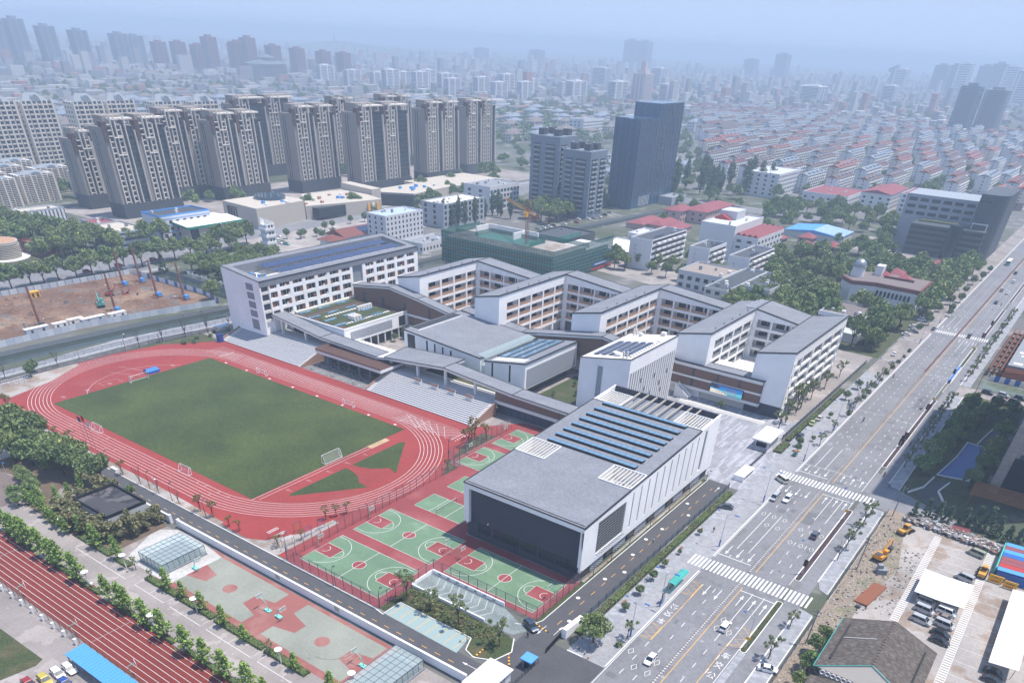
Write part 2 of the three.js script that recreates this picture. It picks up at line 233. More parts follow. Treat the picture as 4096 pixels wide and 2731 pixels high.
for (const [z, xs] of [[-22, [93]], [-145, [90.2, 93.3]], [-92, [90, 93.3]], [-16, [100, 103]], [-70, [98.8, 102]], [-174, [86.8, 90.1]]]) for (const x of xs) dia(x, z, M.faded);
// worn lettering on the carriageway (bus stop bays) and their zigzags
const GLY = {}; '中1383871713 5059|学2032 4052 8062 0503 0393 9395 2474 7456 5659 0696|生3012 1383 5059 1686 0999|辩1030 0141 0444 2049 5090 5292 5595 7079 3548|论1021 0424 2428 7052 7094 5585 5558 5898 8295|赛5051 0393 1484 3358 6358 1686 2696 3777 5659 4859 6179|四1191 1119 9199 1999 4145 6166|强1141 4144 1444 1417 1747 4749 5181 8184 5184 4595 9558 7059 5999|热2026 0242 1446 5090 6056 5278 9066 0819 2838 4858 7888|烈0050 2016 1252 5226 7074 9096 0819 3848 5868 8899|祝2030 0343 4306 2549 5191 5155 9155 5595 6649 7679 7999|贺0141 2005 5055 5191 9195 5595 2686 2659 8659 4848|入4053 5309 5399|围0090 0009 9099 0999 2272 2464 2676 4287|苏0191 3032 6062 1474 4418 7478 1657 8696|州2009 5059 9099 1315 4345 7375|大0393 5053 5309 5399|市5051 0292 2428 2474 7478 5249|接1019 0232 0626 5090 4292 4696 6159 9545|待3013 3125 2529 5090 4292 4495 7049 3696|心1417 4346 4688 8387 6062|楼2029 0242 2205 5090 7074 4292 4696 6159 9649|怀2029 1314 3333 4191 7045 6069 6489|德2013 2325 2529 5191 7050 4494 4757 6869 4898|致0141 2104 0444 0747 2449 6053 5292 8259 5499|远1011 0323 2306 0699 5090 4292 6246 7276 7696|润1011 1312 0816 3039 4090 9099 5282 5585 5787 6267|其2027 7077 0191 2363 2565 0797 3819 6879'.split('|').forEach(s => { GLY[s[0]] = s.slice(1).split(' '); });
function glyph(k, ch, x, y, s) { // top left corner x,y
  const q = GLY[ch]; if (!q) { k.textAlign = 'center'; k.textBaseline = 'middle'; k.fillText(ch, x + s / 2, y + s / 2); return; } k.strokeStyle = k.fillStyle; k.lineWidth = s * .11;
  for (const p of q) { k.beginPath(); for (let i = 0; i < p.length; i += 2) { const X = x + (+p[i] + .5) * s / 10, Z = y + (+p[i + 1] + .5) * s / 10; i ? k.lineTo(X, Z) : k.moveTo(X, Z); } k.stroke(); }
}
function textMesh(txt, w, h, colr, parent, name, x, y, z, rot, bg) {
  const c = document.createElement('canvas'); c.width = 128 * txt.length; c.height = 128; const k = c.getContext('2d');
  if (bg) { k.fillStyle = bg; k.fillRect(0, 0, c.width, 128); } k.fillStyle = colr; k.font = 'bold 104px sans-serif'; k.textAlign = 'center'; k.textBaseline = 'middle';
  [...txt].forEach((ch, i) => glyph(k, ch, 12 + 128 * i, 12, 104));
  const t = new THREE.CanvasTexture(c); t.colorSpace = THREE.SRGBColorSpace;
  const m = mesh(parent, name, new THREE.PlaneGeometry(w, h), new THREE.MeshStandardMaterial(bg ? { map: t, roughness: .6 } : { map: t, alphaMap: null, transparent: true, roughness: .7 })); m.position.set(x, y, z); if (rot) m.rotation.set(...rot); return m;
}
const stroke = (parent, name, x, z, s, segs, mat = M.paint, flip = 1) => { const g = gb(); for (const q of segs) { const pts = []; for (let i = 0; i < q.length; i += 2) pts.push([(q[i] - 5) * s * flip, (q[i + 1] - 5) * s * 1.15 * flip]); strip(g, pts, s * .95, 0); } const m = g.to(parent, name, mat); m.position.set(x, Y + .005, z); return m; };
const HAN = { che: [[1, 2, 9, 2], [4, 0, 2, 5, 8.5, 5], [0.5, 7, 9.5, 7], [5, 3.4, 5, 10]], jiao: [[5, 0, 5, 1.6], [.5, 2, 9.5, 2], [3, 3, 1, 5], [7, 3, 9, 5], [7.5, 4.5, 1, 10], [2.5, 4.8, 9, 10]], gong: [[3.5, .5, .5, 5], [6.5, .5, 9.5, 5], [5, 4.5, 1.5, 9.2, 8.5, 8.2], [7, 6.5, 9, 9.6]] };
stroke(road, 'road_character', 86.8, -28.2, .2, HAN.gong, M.paint, -1); stroke(road, 'road_character', 86.8, -24.6, .2, HAN.jiao, M.paint, -1); stroke(road, 'road_character', 86.8, -21, .2, HAN.che, M.paint, -1);
stroke(road, 'road_character', 104.6, -18.6, .2, HAN.che); stroke(road, 'road_character', 104.6, -14.6, .2, HAN.jiao); stroke(road, 'road_character', 104.6, -10.4, .2, HAN.gong);
const zig = (x0, x1, z0, z1) => { const g = gb(); strip(g, [[x0, z0], [x1, z0], [x1, z1], [x0, z1]], .14, 0); const p = []; for (let i = 0; i <= 6; i++) p.push([i % 2 ? x1 - .2 : x0 + .3, z0 + (z1 - z0) * i / 6]); strip(g, p, .14, 0); const m = g.to(road, 'bay_zigzag', M.paintY); m.position.y = Y + .004; };
zig(85.4, 88.1, -41.5, -35); zig(85.4, 88.1, -19, -13); zig(103.4, 105.9, -31, -23); mk(road, 'bay_line', M.paintY, 88.2, 88.35, -41, -13, Y + .002); mk(road, 'bay_line', M.paintY, 103.1, 103.25, -24, 20, Y + .002);
for (let i = 0; i < 26; i++) mk(road, 'tar_patch', M.faded, ...(q => [q, q + rr(.5, 2.2)])(pick([86, 89.5, 92.5, 98, 101, 104])), ...(q => [q, q + rr(.15, 3)])(rr(-260, 10)), Y - .004);
mk(road, 'tar_patch', M.faded, 101.5, 105, -226, -208, Y - .004); mk(road, 'tar_patch', M.faded, 97.5, 100.5, -98, -90, Y - .004);
for (let k = 0; k < 3; k++) { const g = gb(); strip(g, [[85 + k * .2, -130 - k * 62], [96, -131 - k * 62], [106, -129 - k * 62]], .5, Y + .001); g.to(road, 'cross_seam', M.paintOld); }
// manhole covers
const covG = new THREE.CylinderGeometry(.42, .42, .012, 14); for (const [x, z] of [[98, -20], [102.5, -30], [93.8, -30], [100, -6], [99.6, -95], [103.5, -72], [90, -70], [96.4, -3]]) { const m = mesh(road, 'manhole_cover', covG, M.paintOld); m.position.set(x, Y + .004, z); }
// ---- school ground ----
sheet('school_plaza', [[20, -100.5], [63.5, -100.5], [63.5, -97], [72, -97], [72, -150], [72, -162], [-10, -162], [-10, -100.5]], .04, M.plaza);
sheet('campus_ground', [[-165, -80.1], [25, -80.1], [25, -100], [20, -100], [20, -162], [72, -162], [72, -262], [-180, -262], [-180, -80.1]], .02, M.conc);
sheet('gym_road', [[64.5, 2.6], [71.6, 2.6], [71.6, -98], [64.5, -98]], .05, M.asphaltD);
sheet('gym_verge', rect(63, 64.4, -97, -2), .06, M.lawn); sheet('gravel_strip', rect(63.05, 63.75, -95, -23), .07, M.dust);
kerb([[64.5, -97], [64.5, -3], [63.2, .4], [60, 2]], .2, .14);
sheet('entrance_forecourt', rect(71.6, 79, -142, -97), .05, M.plaza);
// service lane between courts and old school (runs along x)
sheet('service_lane', [[-178, 18.4], [-130, 18.4], [64, 18.4], [66, 20], [66, 25], [-178, 25]], .05, M.asphaltD);
const lane = scene.getObjectByName('service_lane');
for (let x = -100; x < 58; x += 3.9) mk(lane, 'lane_dash', M.paintY, x, x + 1.6, 21.7, 21.85, .056);
kerb([[-130, 18.3], [30, 18.3], [33.5, 18.9]], .25, .15);
const gl = scene.getObjectByName('gym_road'); for (let z = -4; z > -95; z -= 5.1) mk(gl, 'lane_dash', M.paintY, 68, 68.14, z - 2, z, .056);
for (let i = 0; i < 9; i++) { const m = mesh(gl, 'manhole_cover', covG, M.paint); m.position.set(pick([66.2, 67.2, 69.6]), .06, -8 - i * 9 + rr(-2, 2)); m.scale.set(1.3, 1, 1.3); }
for (const [x, z, r] of [[66.3, 0, Math.PI], [69.6, -2, 0], [69.5, -93, 0], [61, 20.5, 1.57], [58.5, 23.2, 1.57]]) { const m = mesh(gl, 'lane_arrow', ARW, M.paint); m.position.set(x, .062, z); m.rotation.y = r; m.scale.setScalar(.75); }
sheet('canal_path', [[-180, 25], [-176, 25], [-176, -58], [-168, -112], [-172, -112], [-181, -58]], .04, M.asphaltD); { const l = scene.getObjectByName('canal_path'); for (let z = 20; z > -95; z -= 4.2) mk(l, 'lane_dash', M.paintY, ...(z > -58 ? [-178.6, -178.45] : [-178.6 + (-58 - z) * .16, -178.45 + (-58 - z) * .16]), z - 1.8, z, .046); }
sheet('canal_verge', [[-176, 18], [-160, 18], [-160, -79], [-165, -79], [-165, -112], [-176, -112], [-176, 18]], .015, M.lawn); sheet('canal_kerb', [[-186, 30], [-181.5, 30], [-181.5, -58], [-173.5, -112], [-183.5, -107], [-191, -50]], .03, M.pave);
// ---- running track ----
const C1 = -46.8, C2 = -131.2, CZ = -30.4;
const oval = (r, n = 40) => [...arc(C1, CZ, r, -Math.PI / 2, Math.PI / 2, n), ...arc(C2, CZ, r, Math.PI / 2, Math.PI * 1.5, n)];
sheet('running_track', [[-178, 10], [-172, 18.2], [-152, 18.2], [-150, 17.3], [-52, 16.6], [-12, 17.5], [-1.6, 17.5], [-1.6, -53], [-6.6, -53], [-6.6, -80], [25, -80], [25, -95], [-6, -95], [-18, -80.1], [-158, -80.1], [-163, -72], [-172, -60], [-176, -40]], .03, M.track);
const rt = scene.getObjectByName('running_track');
sheet('sand_verge', [[-152, 18.3], [-30, 18.3], [-30, 16], [-60, 15.2], [-132, 15.2], [-150, 12]], .038, M.dust, [], rt); sheet('sand_verge', [[-178, 14], [-170, 14], [-160, 10], [-165, -8], [-174, -24], [-178, -24]], .039, M.dust, [], rt); sheet('sand_verge', [[-20, 18.2], [-5.6, 18.2], [-5.6, -4], [-8, -4], [-9, 6], [-14, 15]], .04, M.dust, [], rt);
sheet('football_turf', [[-143.8, 2.7], [-34.8, 2.7], [-34.8, -62.8], [-143.8, -62.8]].reduce((o, q) => { o.push(q); return o; }, []), .045, M.turf);
sheet('turf_bed', [[-28.8, -31.9], ...arc(-28.8, -44, 12.1, 1.55, .55, 8), [-14.2, -36.4], [-27.4, -55.1], [-28.8, -54]], .046, M.turf); sheet('turf_bed', [[-28.7, -28.7], ...arc(-28, -16, 12.8, -1.55, -.75, 8), [-14.3, -24.1], [-27.9, -5.4], [-28.8, -6.5]], .046, M.turf);
for (let k = 0; k <= 6; k++) { const g = gb(); strip(g, oval(36 + k * 1.22), .13, .05, true); g.to(rt, 'lane_line', M.paint); }
{ const g = gb(); for (const z of [-67.6, -68.8, -70, -71.2, -72.4, -73.6, -74.8]) strip(g, [[-152, z], [-16.5, z]], .1, .051); g.to(rt, 'sprint_line', M.paint); }
{ const g = gb(); for (let k = 0; k < 6; k++) { strip(g, [[-42 + k * 3.6, -66.4], [-46 + k * 3.6 + 14, -73.7]], .1, .052); strip(g, [[-32 + k * 2.6, -66], [-44 + k * 3.6, -73.7]], .1, .0525); } strip(g, [[-17, -66.4], [-17, -74.8]], .16, .052); strip(g, [[-33, -66.4], [-33, -73.7]], .12, .052); strip(g, [[-41, -66.4], [-41, -73.7]], .1, .052); strip(g, [[-142, -66.4], [-142, -73.7]], .3, .052); g.to(rt, 'start_line', M.paint); }
for (let k = 0; k < 6; k++) textMesh(String(k + 1), 1.1, 1.3, '#f0f0f0', rt, 'lane_number', -15.4, .06, -67.2 - k * 1.22, [-Math.PI / 2, 0, -Math.PI / 2]);
{ const g = gb(); for (const z of [-4, -63.3]) 0; strip(g, [[-34.4, 3], [-34.4, -44]], .12, .052); strip(g, [[-32.9, 1.5], [-32.9, -44]], .12, .052); strip(g, [[-146, -38], [-161, -33]], .1, .052); strip(g, [[-146, -33], [-158, -27]], .1, .052); strip(g, [[-146, -18], [-150, -18], [-150, -25], [-145, -25]], .1, .052); strip(g, arc(-131, CZ, 24, 2.1, 4.1, 30).map(q => [q[0] * 1.02 + 2.6, q[1]]), .1, .052); g.to(rt, 'field_line', M.paint); }
for (let i = 0; i < 5; i++) { const g = gb(); for (let k = 0; k < 4; k++) strip(g, [[-31.4 + k * .5, -8 - i * 8], [-31.4 + k * .5, -7.1 - i * 8 - k * .2]], .1, .052); g.to(rt, 'distance_mark', M.paint); }
for (let i = 0; i < 6; i++) { const g = gb(); for (let k = 0; k < 4; k++) strip(g, [[-146.2 - k * .5, -2 - i * 9], [-146.2 - k * .5, -3.4 - i * 9]], .1, .052); g.to(rt, 'distance_mark', M.paint); }
for (let i = 0; i < 26; i++) { const k = Math.floor(rr(0, 6)), t = rr(0, 1), x = -140 + t * 100; mk(rt, 'lane_tick', pick([M.paint, M.orange]), x, x + .12, 5.6 + k * 1.22 + .1, 5.6 + k * 1.22 + 1.1, .052); }
sheet('sand_pit', rect(-34.7, -32.4, -53, -44.3), .056, speck([176, 150, 118], 8, 77), [], rt);
for (const x of [-134, -121, -107, -93.6, -80, -66.5, -53, -40]) bx(scene, 'field_marker_slab', M.plain, x - .5, x + .5, .05, .09, -63.9, -63.2).userData = { label: 'small white square slab on the turf edge before the stands', category: 'marker', group: 'white slabs along the turf edge' };
// ---- ball courts ----
sheet('ball_court', [[-1.6, 17.8], [31.3, 17.8], [31.3, -2.2], [54, -2.2], [63.3, -2.2], [63.3, -22], [25.4, -22], [25.4, -95], [-6, -95], [-6, -54], [-1.6, -54]], .06, M.courtR);
const bc = scene.getObjectByName('ball_court');
function court(x0, z0, L = 28, W = 15) { // x0..x0+L, z0..z0+W
  const h = [], cz = z0 + W / 2; sheet('court_floor', rect(x0, x0 + L, z0, z0 + W), .066, M.courtG, [], bc);
  const g = gb(), y = .078; strip(g, [[x0, z0], [x0 + L, z0], [x0 + L, z0 + W], [x0, z0 + W]], .12, y, true); strip(g, [[x0 + L / 2, z0], [x0 + L / 2, z0 + W]], .12, y); strip(g, arc(x0 + L / 2, cz, 1.8, 0, 6.283, 24), .12, y);
  for (const s of [0, 1]) { const X = s ? x0 + L : x0, d = s ? -1 : 1; strip(g, [[X, cz - 2.45], [X + d * 5.8, cz - 2.45], [X + d * 5.8, cz + 2.45], [X, cz + 2.45]], .12, y); strip(g, arc(X + d * 5.8, cz, 1.8, -1.57 + (s ? Math.PI : 0), 1.57 + (s ? Math.PI : 0), 16), .12, y); strip(g, [[X, cz - 6.6], ...arc(X + d * 1.575, cz, 6.75, (s ? Math.PI : 0) - 1.35, (s ? Math.PI : 0) + 1.35, 30).map(q => q).sort((a, b) => a[1] - b[1]), [X, cz + 6.6]], .12, y); strip(g, arc(X + d * 1.575, cz, 1.25, (s ? Math.PI : 0) - 1.57, (s ? Math.PI : 0) + 1.57, 14), .12, y); sheet('key_floor', [[X, cz - 2.45], [X + d * 5.8, cz - 2.45], [X + d * 5.8, cz + 2.45], [X, cz + 2.45]].slice()[s ? 'reverse' : 'slice'](), .071, M.courtR, [], bc); }
  sheet('centre_circle', arc(x0 + L / 2, cz, 1.8, 0, 6.2, 24), .071, M.courtR, [], bc); g.to(bc, 'court_line', M.paint);
}
court(0, 0); court(0, -19.1); court(32.9, -19.1); court(-4.9, -69.7); court(-4.7, -88.6);
for (const z of [-34, -48.9]) { sheet('court_floor', rect(3.7, 21, z, z + 8.9), .066, M.courtG, [], bc); const g = gb(); strip(g, [[3.7, z], [21, z], [21, z + 8.9], [3.7, z + 8.9]], .12, .075, true); strip(g, [[9.4, z], [9.4, z + 8.9]], .12, .075); strip(g, [[15.3, z], [15.3, z + 8.9]], .12, .075); g.to(bc, 'court_line', M.paint); }
sheet('court_lawn', [[-7, -79], [-7, -56], [-9, -60], [-12, -70], [-12, -78]], .068, M.lawn); sheet('court_lawn', [[-7.5, -53], [-1.8, -52], [-1.8, -44], [-4, -48]], .0665, M.lawn);
// ---- parking bays, ramp and lawn south of the gym ----
sheet('parking_bays', [[33.5, 18.4], [56, 18.9], [55, 13], [33.6, 13]], .055, tx(256, 2, (u, v) => (u * 8 % 1 < .12 || v * 8 % 1 < .12) ? [112, 128, 128] : [138, 158, 158], .9)); { const l = scene.getObjectByName('parking_bays'); for (let k = 0; k < 8; k++) mk(l, 'bay_line', M.paintY, 34.8 + k * 2.8, 34.95 + k * 2.8, 13.2, 18.2, .06); }
sheet('planted_bed', [[31, 12.8], [55, 12.8], [58, 16], [62, 16.2], [65, 13], [65, 9], [62, 6.6], [54, 6.4], [31, 6.1], [31, 17.6], [33, 17.8], [33.4, 12.9]], .07, shrubG); sheet('corner_lawn', [[55.3, 12.8], [57, 16.6], [60, 17.6], [64, 15.6], [65.4, 11], [63, 7], [60, 7.6], [56.5, 12]], .08, M.lawn); kerb([[55.4, 12.9], [57, 16.8], [60, 17.8], [64.2, 15.8], [65.6, 11], [63.2, 6.8]], .25, .2); kerb([[33.3, 18.6], [33.4, 12.9], [55.3, 12.8]], .2, .2);
sheet('ramp_floor', [[31.2, 5.8], [54, 6.2], [62, 6], [64, 2.6], [54, -1.6], [31.2, -1.7]], .075, ground([120, 130, 130], [104, 114, 114], 10, 44, .1)); { const l = scene.getObjectByName('ramp_floor'); for (let k = 0; k < 9; k++) { const g = gb(); strip(g, [[34 + k * 2.2, -1.2], [35.6 + k * 2.2, 2], [34 + k * 2.2, 5.2]], .3, .082); g.to(l, 'ramp_chevron', std(0x98a09e, .9)); } }
// ---- old school ground ----
sheet('old_school_lane', [[-110, 56], [45, 56], [75, 90], [-110, 90], [-110, 56]].length ? rect(-115, 64, 27, 56) : [], .045, M.conc);
sheet('old_running_track', rect(-85, 60, 56.2, 67.4), .05, M.trackR); { const l = scene.getObjectByName('old_running_track'); for (let k = 0; k < 8; k++) mk(l, 'lane_line', M.paint, -85, 60, 57 + k * 1.36, 57.09 + k * 1.36, .055); for (const x of [-59, -9.5]) mk(l, 'cross_line', M.paintOld, x, x + .12, 57, 66.6, .056); }
sheet('old_yard', rect(-90, 60, 67.6, 120), .048, M.conc); sheet('yard_bed', [[-33, 95], [-29.3, 76.4], [-12, 76], [-11, 78], [-14, 95]], .06, M.lawn);
sheet('old_court', [[-21, 43.4], [45, 43.4], [45, 26.3], [-21, 26.3]], .053, M.oldR); { const l = scene.getObjectByName('old_court'); for (const c of [-2.8, 29.9]) { sheet('court_floor', [[c - 13, 41.6], [c + 13, 41.6], [c + 13, 27.4], [c - 13, 27.4]], .058, M.oldG, [], l); for (const s of [-1, 1]) sheet('key_floor', [[c + s * 13.1, 31.8], [c + s * 7.2, 33.2], [c + s * 7.2, 36.6], [c + s * 13.1, 38]].slice()[s > 0 ? 'reverse' : 'slice'](), .062, M.oldR, [], l); sheet('centre_circle', arc(c, 34.8, 1.8, 0, 6.2, 24), .062, M.oldR, [], l); } const g = gb(); for (let k = 0; k < 7; k++) strip(g, arc(33 + rr(-1, 1), 33.5 + rr(-1, 1), rr(5, 7), rr(0, 6), rr(0, 6) + 2.4, 24), rr(.1, .18), .0635 + k * .0004); g.to(l, 'tyre_mark', std(0x84877f, .9)); }
sheet('concrete_apron', [[-34, 43], [-16.5, 43], [-12.4, 37], [-11, 28], [-24, 26.3], [-36, 26.3], [-41, 30]], .056, ground([176, 176, 176], [160, 158, 155], 20, 45, .06)); sheet('concrete_apron', [[44.6, 27], [60, 27], [60, 45], [44.6, 45]], .056, M.conc);
{ const l = scene.getObjectByName('old_school_lane'); for (const [a, b] of [[-48.6, -25.9], [-22, -10], [-7.7, 4], [6.1, 21.9], [24, 40]]) { const g = gb(); strip(g, [[a, 45.6], [a, 48.2], [b, 48.2], [b, 45.6]], .13, .052); strip(g, [[(a + b) / 2, 46], [(a + b) / 2, 48.2]], .1, .052); g.to(l, 'bay_line', M.paint); } }
sheet('tiled_square', [[-118, 60], [-106, 40], [-93, 37.5], [-83, 48], [-86, 56], [-118, 56]], .055, tx(256, 4, (u, v) => { const a = (u * 8) % 1 - .5, b = (v * 8) % 1 - .5; return Math.hypot(a, b) < .2 ? [150, 146, 140] : [96, 84, 80]; }, .9));
sheet('tree_bed', [[-116, 56], [-116, 20], [-128, 20], [-128, 26], [-50, 26], [-40, 27], [-39, 42], [-52, 45.5], [-80, 45], [-84, 38], [-95, 37], [-106, 40]], .062, M.soil, [[[-82, 34], [-78, 38], [-72, 36], [-76, 30]]]);
// ---- east lot ----
sheet('lot_ground', rect(116.2, 175, -116, 30), .05, M.dust); sheet('lot_strip', [[116.5, 30], [122, 30], [123.5, -60], [127, -82], [122, -112], [116.5, -112]], .06, tx(512, 16, (u, v) => { const a = fbm(u, v, 6, 6, 121), b = fbm(u, v, 64, 2, 122); return mul(mix([126, 116, 104], [104, 106, 82], Math.max(0, (a - .5) * 3)), .7 + b * .6); }, 1));
{ const l = scene.getObjectByName('lot_ground'); for (const [x, z0, z1] of [[131, -108, -57], [145, -110, -38]]) { mk(l, 'lot_line', M.paint, x, x + .1, z0, z1, .066); mk(l, 'lot_line', M.paint, x + 1.8, x + 1.9, z0, z1, .066); for (let z = z0; z < z1; z += 1) mk(l, 'hatch_bar', M.paint, x + .15, x + 1.75, z, z + .42, .066); } for (let z = -104; z < -80; z += 4.6) mk(l, 'lot_line', M.paint, 133.4, 143, z, z + .1, .066); for (let z = -86; z < -44; z += 5.9) { mk(l, 'lot_line', M.paint, 147, 153.6, z, z + .1, .066); } }
// park strip east of the avenue
sheet('park_ground', [[115.4, -131], [137, -120], [137, -240], [115.4, -240]], .05, tx(512, 24, (u, v) => { const a = fbm(u, v, 5, 6, 123), b = fbm(u, v, 64, 2, 124); return mul(mix([58, 66, 42], [92, 86, 64], Math.max(0, Math.min(1, (a - .45) * 3))), .7 + b * .6); }, 1));
sheet('pool_water', [[125.2, -170.8], [125.9, -186.6], [132.1, -186], [130.6, -176], [132.3, -166.4], [131.8, -153.5], [122.8, -151]], .12, std(0x234f88, .55)); kerb([[122.6, -151], [125, -170.8], [125.7, -186.8], [132.3, -186.2], [132.5, -166], [132, -153.3], [122.6, -151]], .35, .35);
sheet('garage_ramp', [[122.5, -147.6], [127.1, -146.5], [125.4, -138], [129, -129], [124, -127.5], [120.2, -133]], .07, M.asphaltD); kerb([[122.3, -148], [121.2, -138], [118, -131]], .35, .7); kerb([[127.3, -147], [125.6, -138], [129.4, -129]], .35, .7); sheet('garage_ramp', [[129, -187], [132.2, -186.5], [134.8, -206], [131.8, -211]], .08, M.asphaltD); kerb([[128.8, -187], [130, -198], [131.6, -211]], .35, .6);
// construction ground west of the canal
sheet('site_ground', [[-285, -117], [-212, -117], [-206, -113], [-211, -76], [-216, -40], [-217, 30], [-292, 30], [-289, -50]], .03, M.mud);
sheet('west_street', rect(-334, -299, -1200, 90), .03, M.asphalt); sheet('west_verge', rect(-299, -291, -230, 90), .05, M.lawn); sheet('west_footway', rect(-340, -334, -1200, 90), .06, M.pave); { const l = scene.getObjectByName('west_street'); for (const x of [-308, -312, -322, -326]) for (let z = 0; z > -260; z -= 6) mk(l, 'lane_dash', M.paint, x, x + .16, z - 2, z, .036); }
sheet('park_belt', rect(-440, -341, -135, -60), .04, M.lawn); sheet('mall_square', rect(-312, -262, -380, -200), .045, ground([158, 152, 148], [138, 132, 128], 30, 48, .05));
sheet('old_campus_square', [[-112, -312], [-40, -300], [-40, -322], [-50, -345], [-112, -352]], .04, M.conc); sheet('north_street', rect(-260, -60, -612, -584), .035, M.asphalt); sheet('office_road', rect(-10, 76, -560, -500), .03, M.conc);
sheet('park_wood_floor', rect(-30, 74, -490, -262), .025, M.lawn); sheet('tower_square', rect(-480, -350, -620, -180), .02, M.conc);
// ================= school buildings =================
// dark roof edge: thin bars along a closed ring of [x,y,z]
const edge = (o, ring, mat = M.black, r = .16) => { const g = gb(); for (let i = 0; i < ring.length; i++) { const a = ring[i], b = ring[(i + 1) % ring.length], d = V(b[0] - a[0], b[1] - a[1], b[2] - a[2]).normalize(), n = V(-d.z, 0, d.x).normalize().multiplyScalar(r); g.hexa([[a[0] + n.x, a[1] - .12, a[2] + n.z], [b[0] + n.x, b[1] - .12, b[2] + n.z], [b[0] - n.x, b[1] - .12, b[2] - n.z], [a[0] - n.x, a[1] - .12, a[2] - n.z]], [[a[0] + n.x, a[1] + .1, a[2] + n.z], [b[0] + n.x, b[1] + .1, b[2] + n.z], [b[0] - n.x, b[1] + .1, b[2] - n.z], [a[0] - n.x, a[1] + .1, a[2] - n.z]]); } return g.to(o, 'roof_edge', mat); };
{ // ---------- gymnasium ----------
  const o = thing('gymnasium', 'large grey slate roofed gymnasium with white and charcoal walls beside the ball courts', 'gymnasium');
  const yr = z => 16 + (-21.5 - z) * 4 / 78.8, X0 = 25.5, X1 = 63, ZA = -100.3, ZB = -21.5;
  bx(o, 'wall', M.char, X0 + .4, 62.3, 0, 3.2, -99.8, -22.6, 'charcoal ground floor wall');
  gb().slab(X0 + .3, 62.4, -86.5, -53.1, [3.2, 3.2, 3.2, 3.2], [yr(-53.1) - .5, yr(-53.1) - .5, yr(-86.5) - .5, yr(-86.5) - .5]).slab(35.3, 52.9, -53.1, -44.2, [3.2, 3.2, 3.2, 3.2], [yr(-44.2) - .5, yr(-44.2) - .5, yr(-53.1) - .5, yr(-53.1) - .5]).slab(X0 + .3, 62.4, -44.2, -22.6, [3.2, 3.2, 3.2, 3.2], [yr(-22.6) - .5, yr(-22.6) - .5, yr(-44.2) - .5, yr(-44.2) - .5]).box(X0 + .3, 62.4, 3.2, 14, -53.1, -44.2).box(X0 + .3, 62.4, 3.2, 16.6, -99.9, -86.5).to(o, 'core', M.char);
  const roof = (x0, x1, z0, z1, d = 0) => gb().slab(x0, x1, z0, z1, [yr(z1) - .5 - d, yr(z1) - .5 - d, yr(z0) - .5 - d, yr(z0) - .5 - d], [yr(z1) - d, yr(z1) - d, yr(z0) - d, yr(z0) - d]).to(o, 'roof', M.slate);
  roof(X0, X1, -44.2, ZB); roof(35.3, 52.9, -53.1, -44.2); roof(X0, X1, -86.5, -53.1); roof(35, 53.6, -99.4, -86.5, 1.6); roof(X0 + .6, 62.4, -99.4, -95, 1.65);
  edge(o, [[X0, yr(ZB), ZB], [X1, yr(ZB), ZB], [X1, yr(-86.5), -86.5], [X0, yr(-86.5), -86.5]]); edge(o, [[X0 + .5, yr(ZB) + .02, ZB - .9], [X1 - .5, yr(ZB) + .02, ZB - .9]], M.black, .1);
  for (const x of [X0]) gb().slab(x, x + .5, ZA, -86.5, [16, 16, 16, 16], [yr(-86.5), yr(-86.5), yr(ZA), yr(ZA)]).to(o, 'parapet', M.white);
  bx(o, 'parapet', M.char, X0 + .52, 62.38, 16, yr(ZA) - .03, ZA + .02, ZA + .6, 'charcoal north parapet');
  for (let k = 0; k < 8; k++) { const x = 35.1 + k * 3.05; gb().slab(x - .22, x + .22, -99.6, -86.6, [yr(-87) - .4, yr(-87) - .4, yr(-99.6) - .4, yr(-99.6) - .4], [yr(-87) + .05, yr(-87) + .05, yr(-99.6) + .05, yr(-99.6) + .05]).to(o, 'roof_beam', std(0x9c968e, .8)); }
  for (const [x0, x1, z0, z1, fl] of [[25.8, 35.3, -53.1, -44.2, 14.02], [52.9, 62.6, -53.1, -44.2, 14.02], [27, 35, -95, -86.6, 16.62], [53.6, 62.4, -95, -86.6, 16.62]]) {
    const w = new THREE.Group(); w.name = 'louvre_well'; o.add(w); const y = yr(z1), y2 = yr(z0);
    bx(w, 'well_floor', M.offwhite, x0, x1, fl, fl + .05, z0, z1);
    gb().slab(x0 - .15, x0 + .15, z0, z1, [fl, fl, fl, fl], [y + .25, y + .25, y2 + .25, y2 + .25]).slab(x1 - .15, x1 + .15, z0, z1, [fl, fl, fl, fl], [y + .25, y + .25, y2 + .25, y2 + .25]).box(x0 + .15, x1 - .15, fl, y2 + .25, z0 - .15, z0 + .15).box(x0 + .15, x1 - .15, fl, y + .25, z1 - .15, z1 + .15).to(w, 'well_frame', M.plain);
    for (let k = 1; k < 9; k++) { const x = x0 + (x1 - x0) * k / 9; gb().slab(x - .09, x + .09, z0 + .2, z1 - .2, [y - .35, y - .35, y2 - .35, y2 - .35], [y + .1, y + .1, y2 + .1, y2 + .1]).to(w, 'louvre_bar', M.offwhite); }
    for (let k = 0; k < 4; k++) { const cx = rr(x0 + 1.5, x1 - 1.5), cz = rr(z0 + 1.5, z1 - 1.5); bx(w, 'air_unit', M.grey, cx - .6, cx + .6, fl + .05, fl + 1.1, cz - .4, cz + .4); }
  }
  const pG = new THREE.BoxGeometry(1.78, .05, 1.5);
  for (const zc of [-85.2, -80.4, -75.8, -71.8, -67.5, -63.1, -59, -54.8]) {
    const w = new THREE.Group(); w.name = 'skylight'; o.add(w); const y = yr(zc);
    bx(w, 'kerb_frame', M.black, 30, 58.5, y - .15, y + .5, zc - .95, zc + .95);
    for (let k = 0; k < 15; k++) { const m = mesh(w, 'pane', pG, M.glassL); m.position.set(30.98 + k * 1.896, y + .56, zc); m.rotation.x = -.06; }
  }
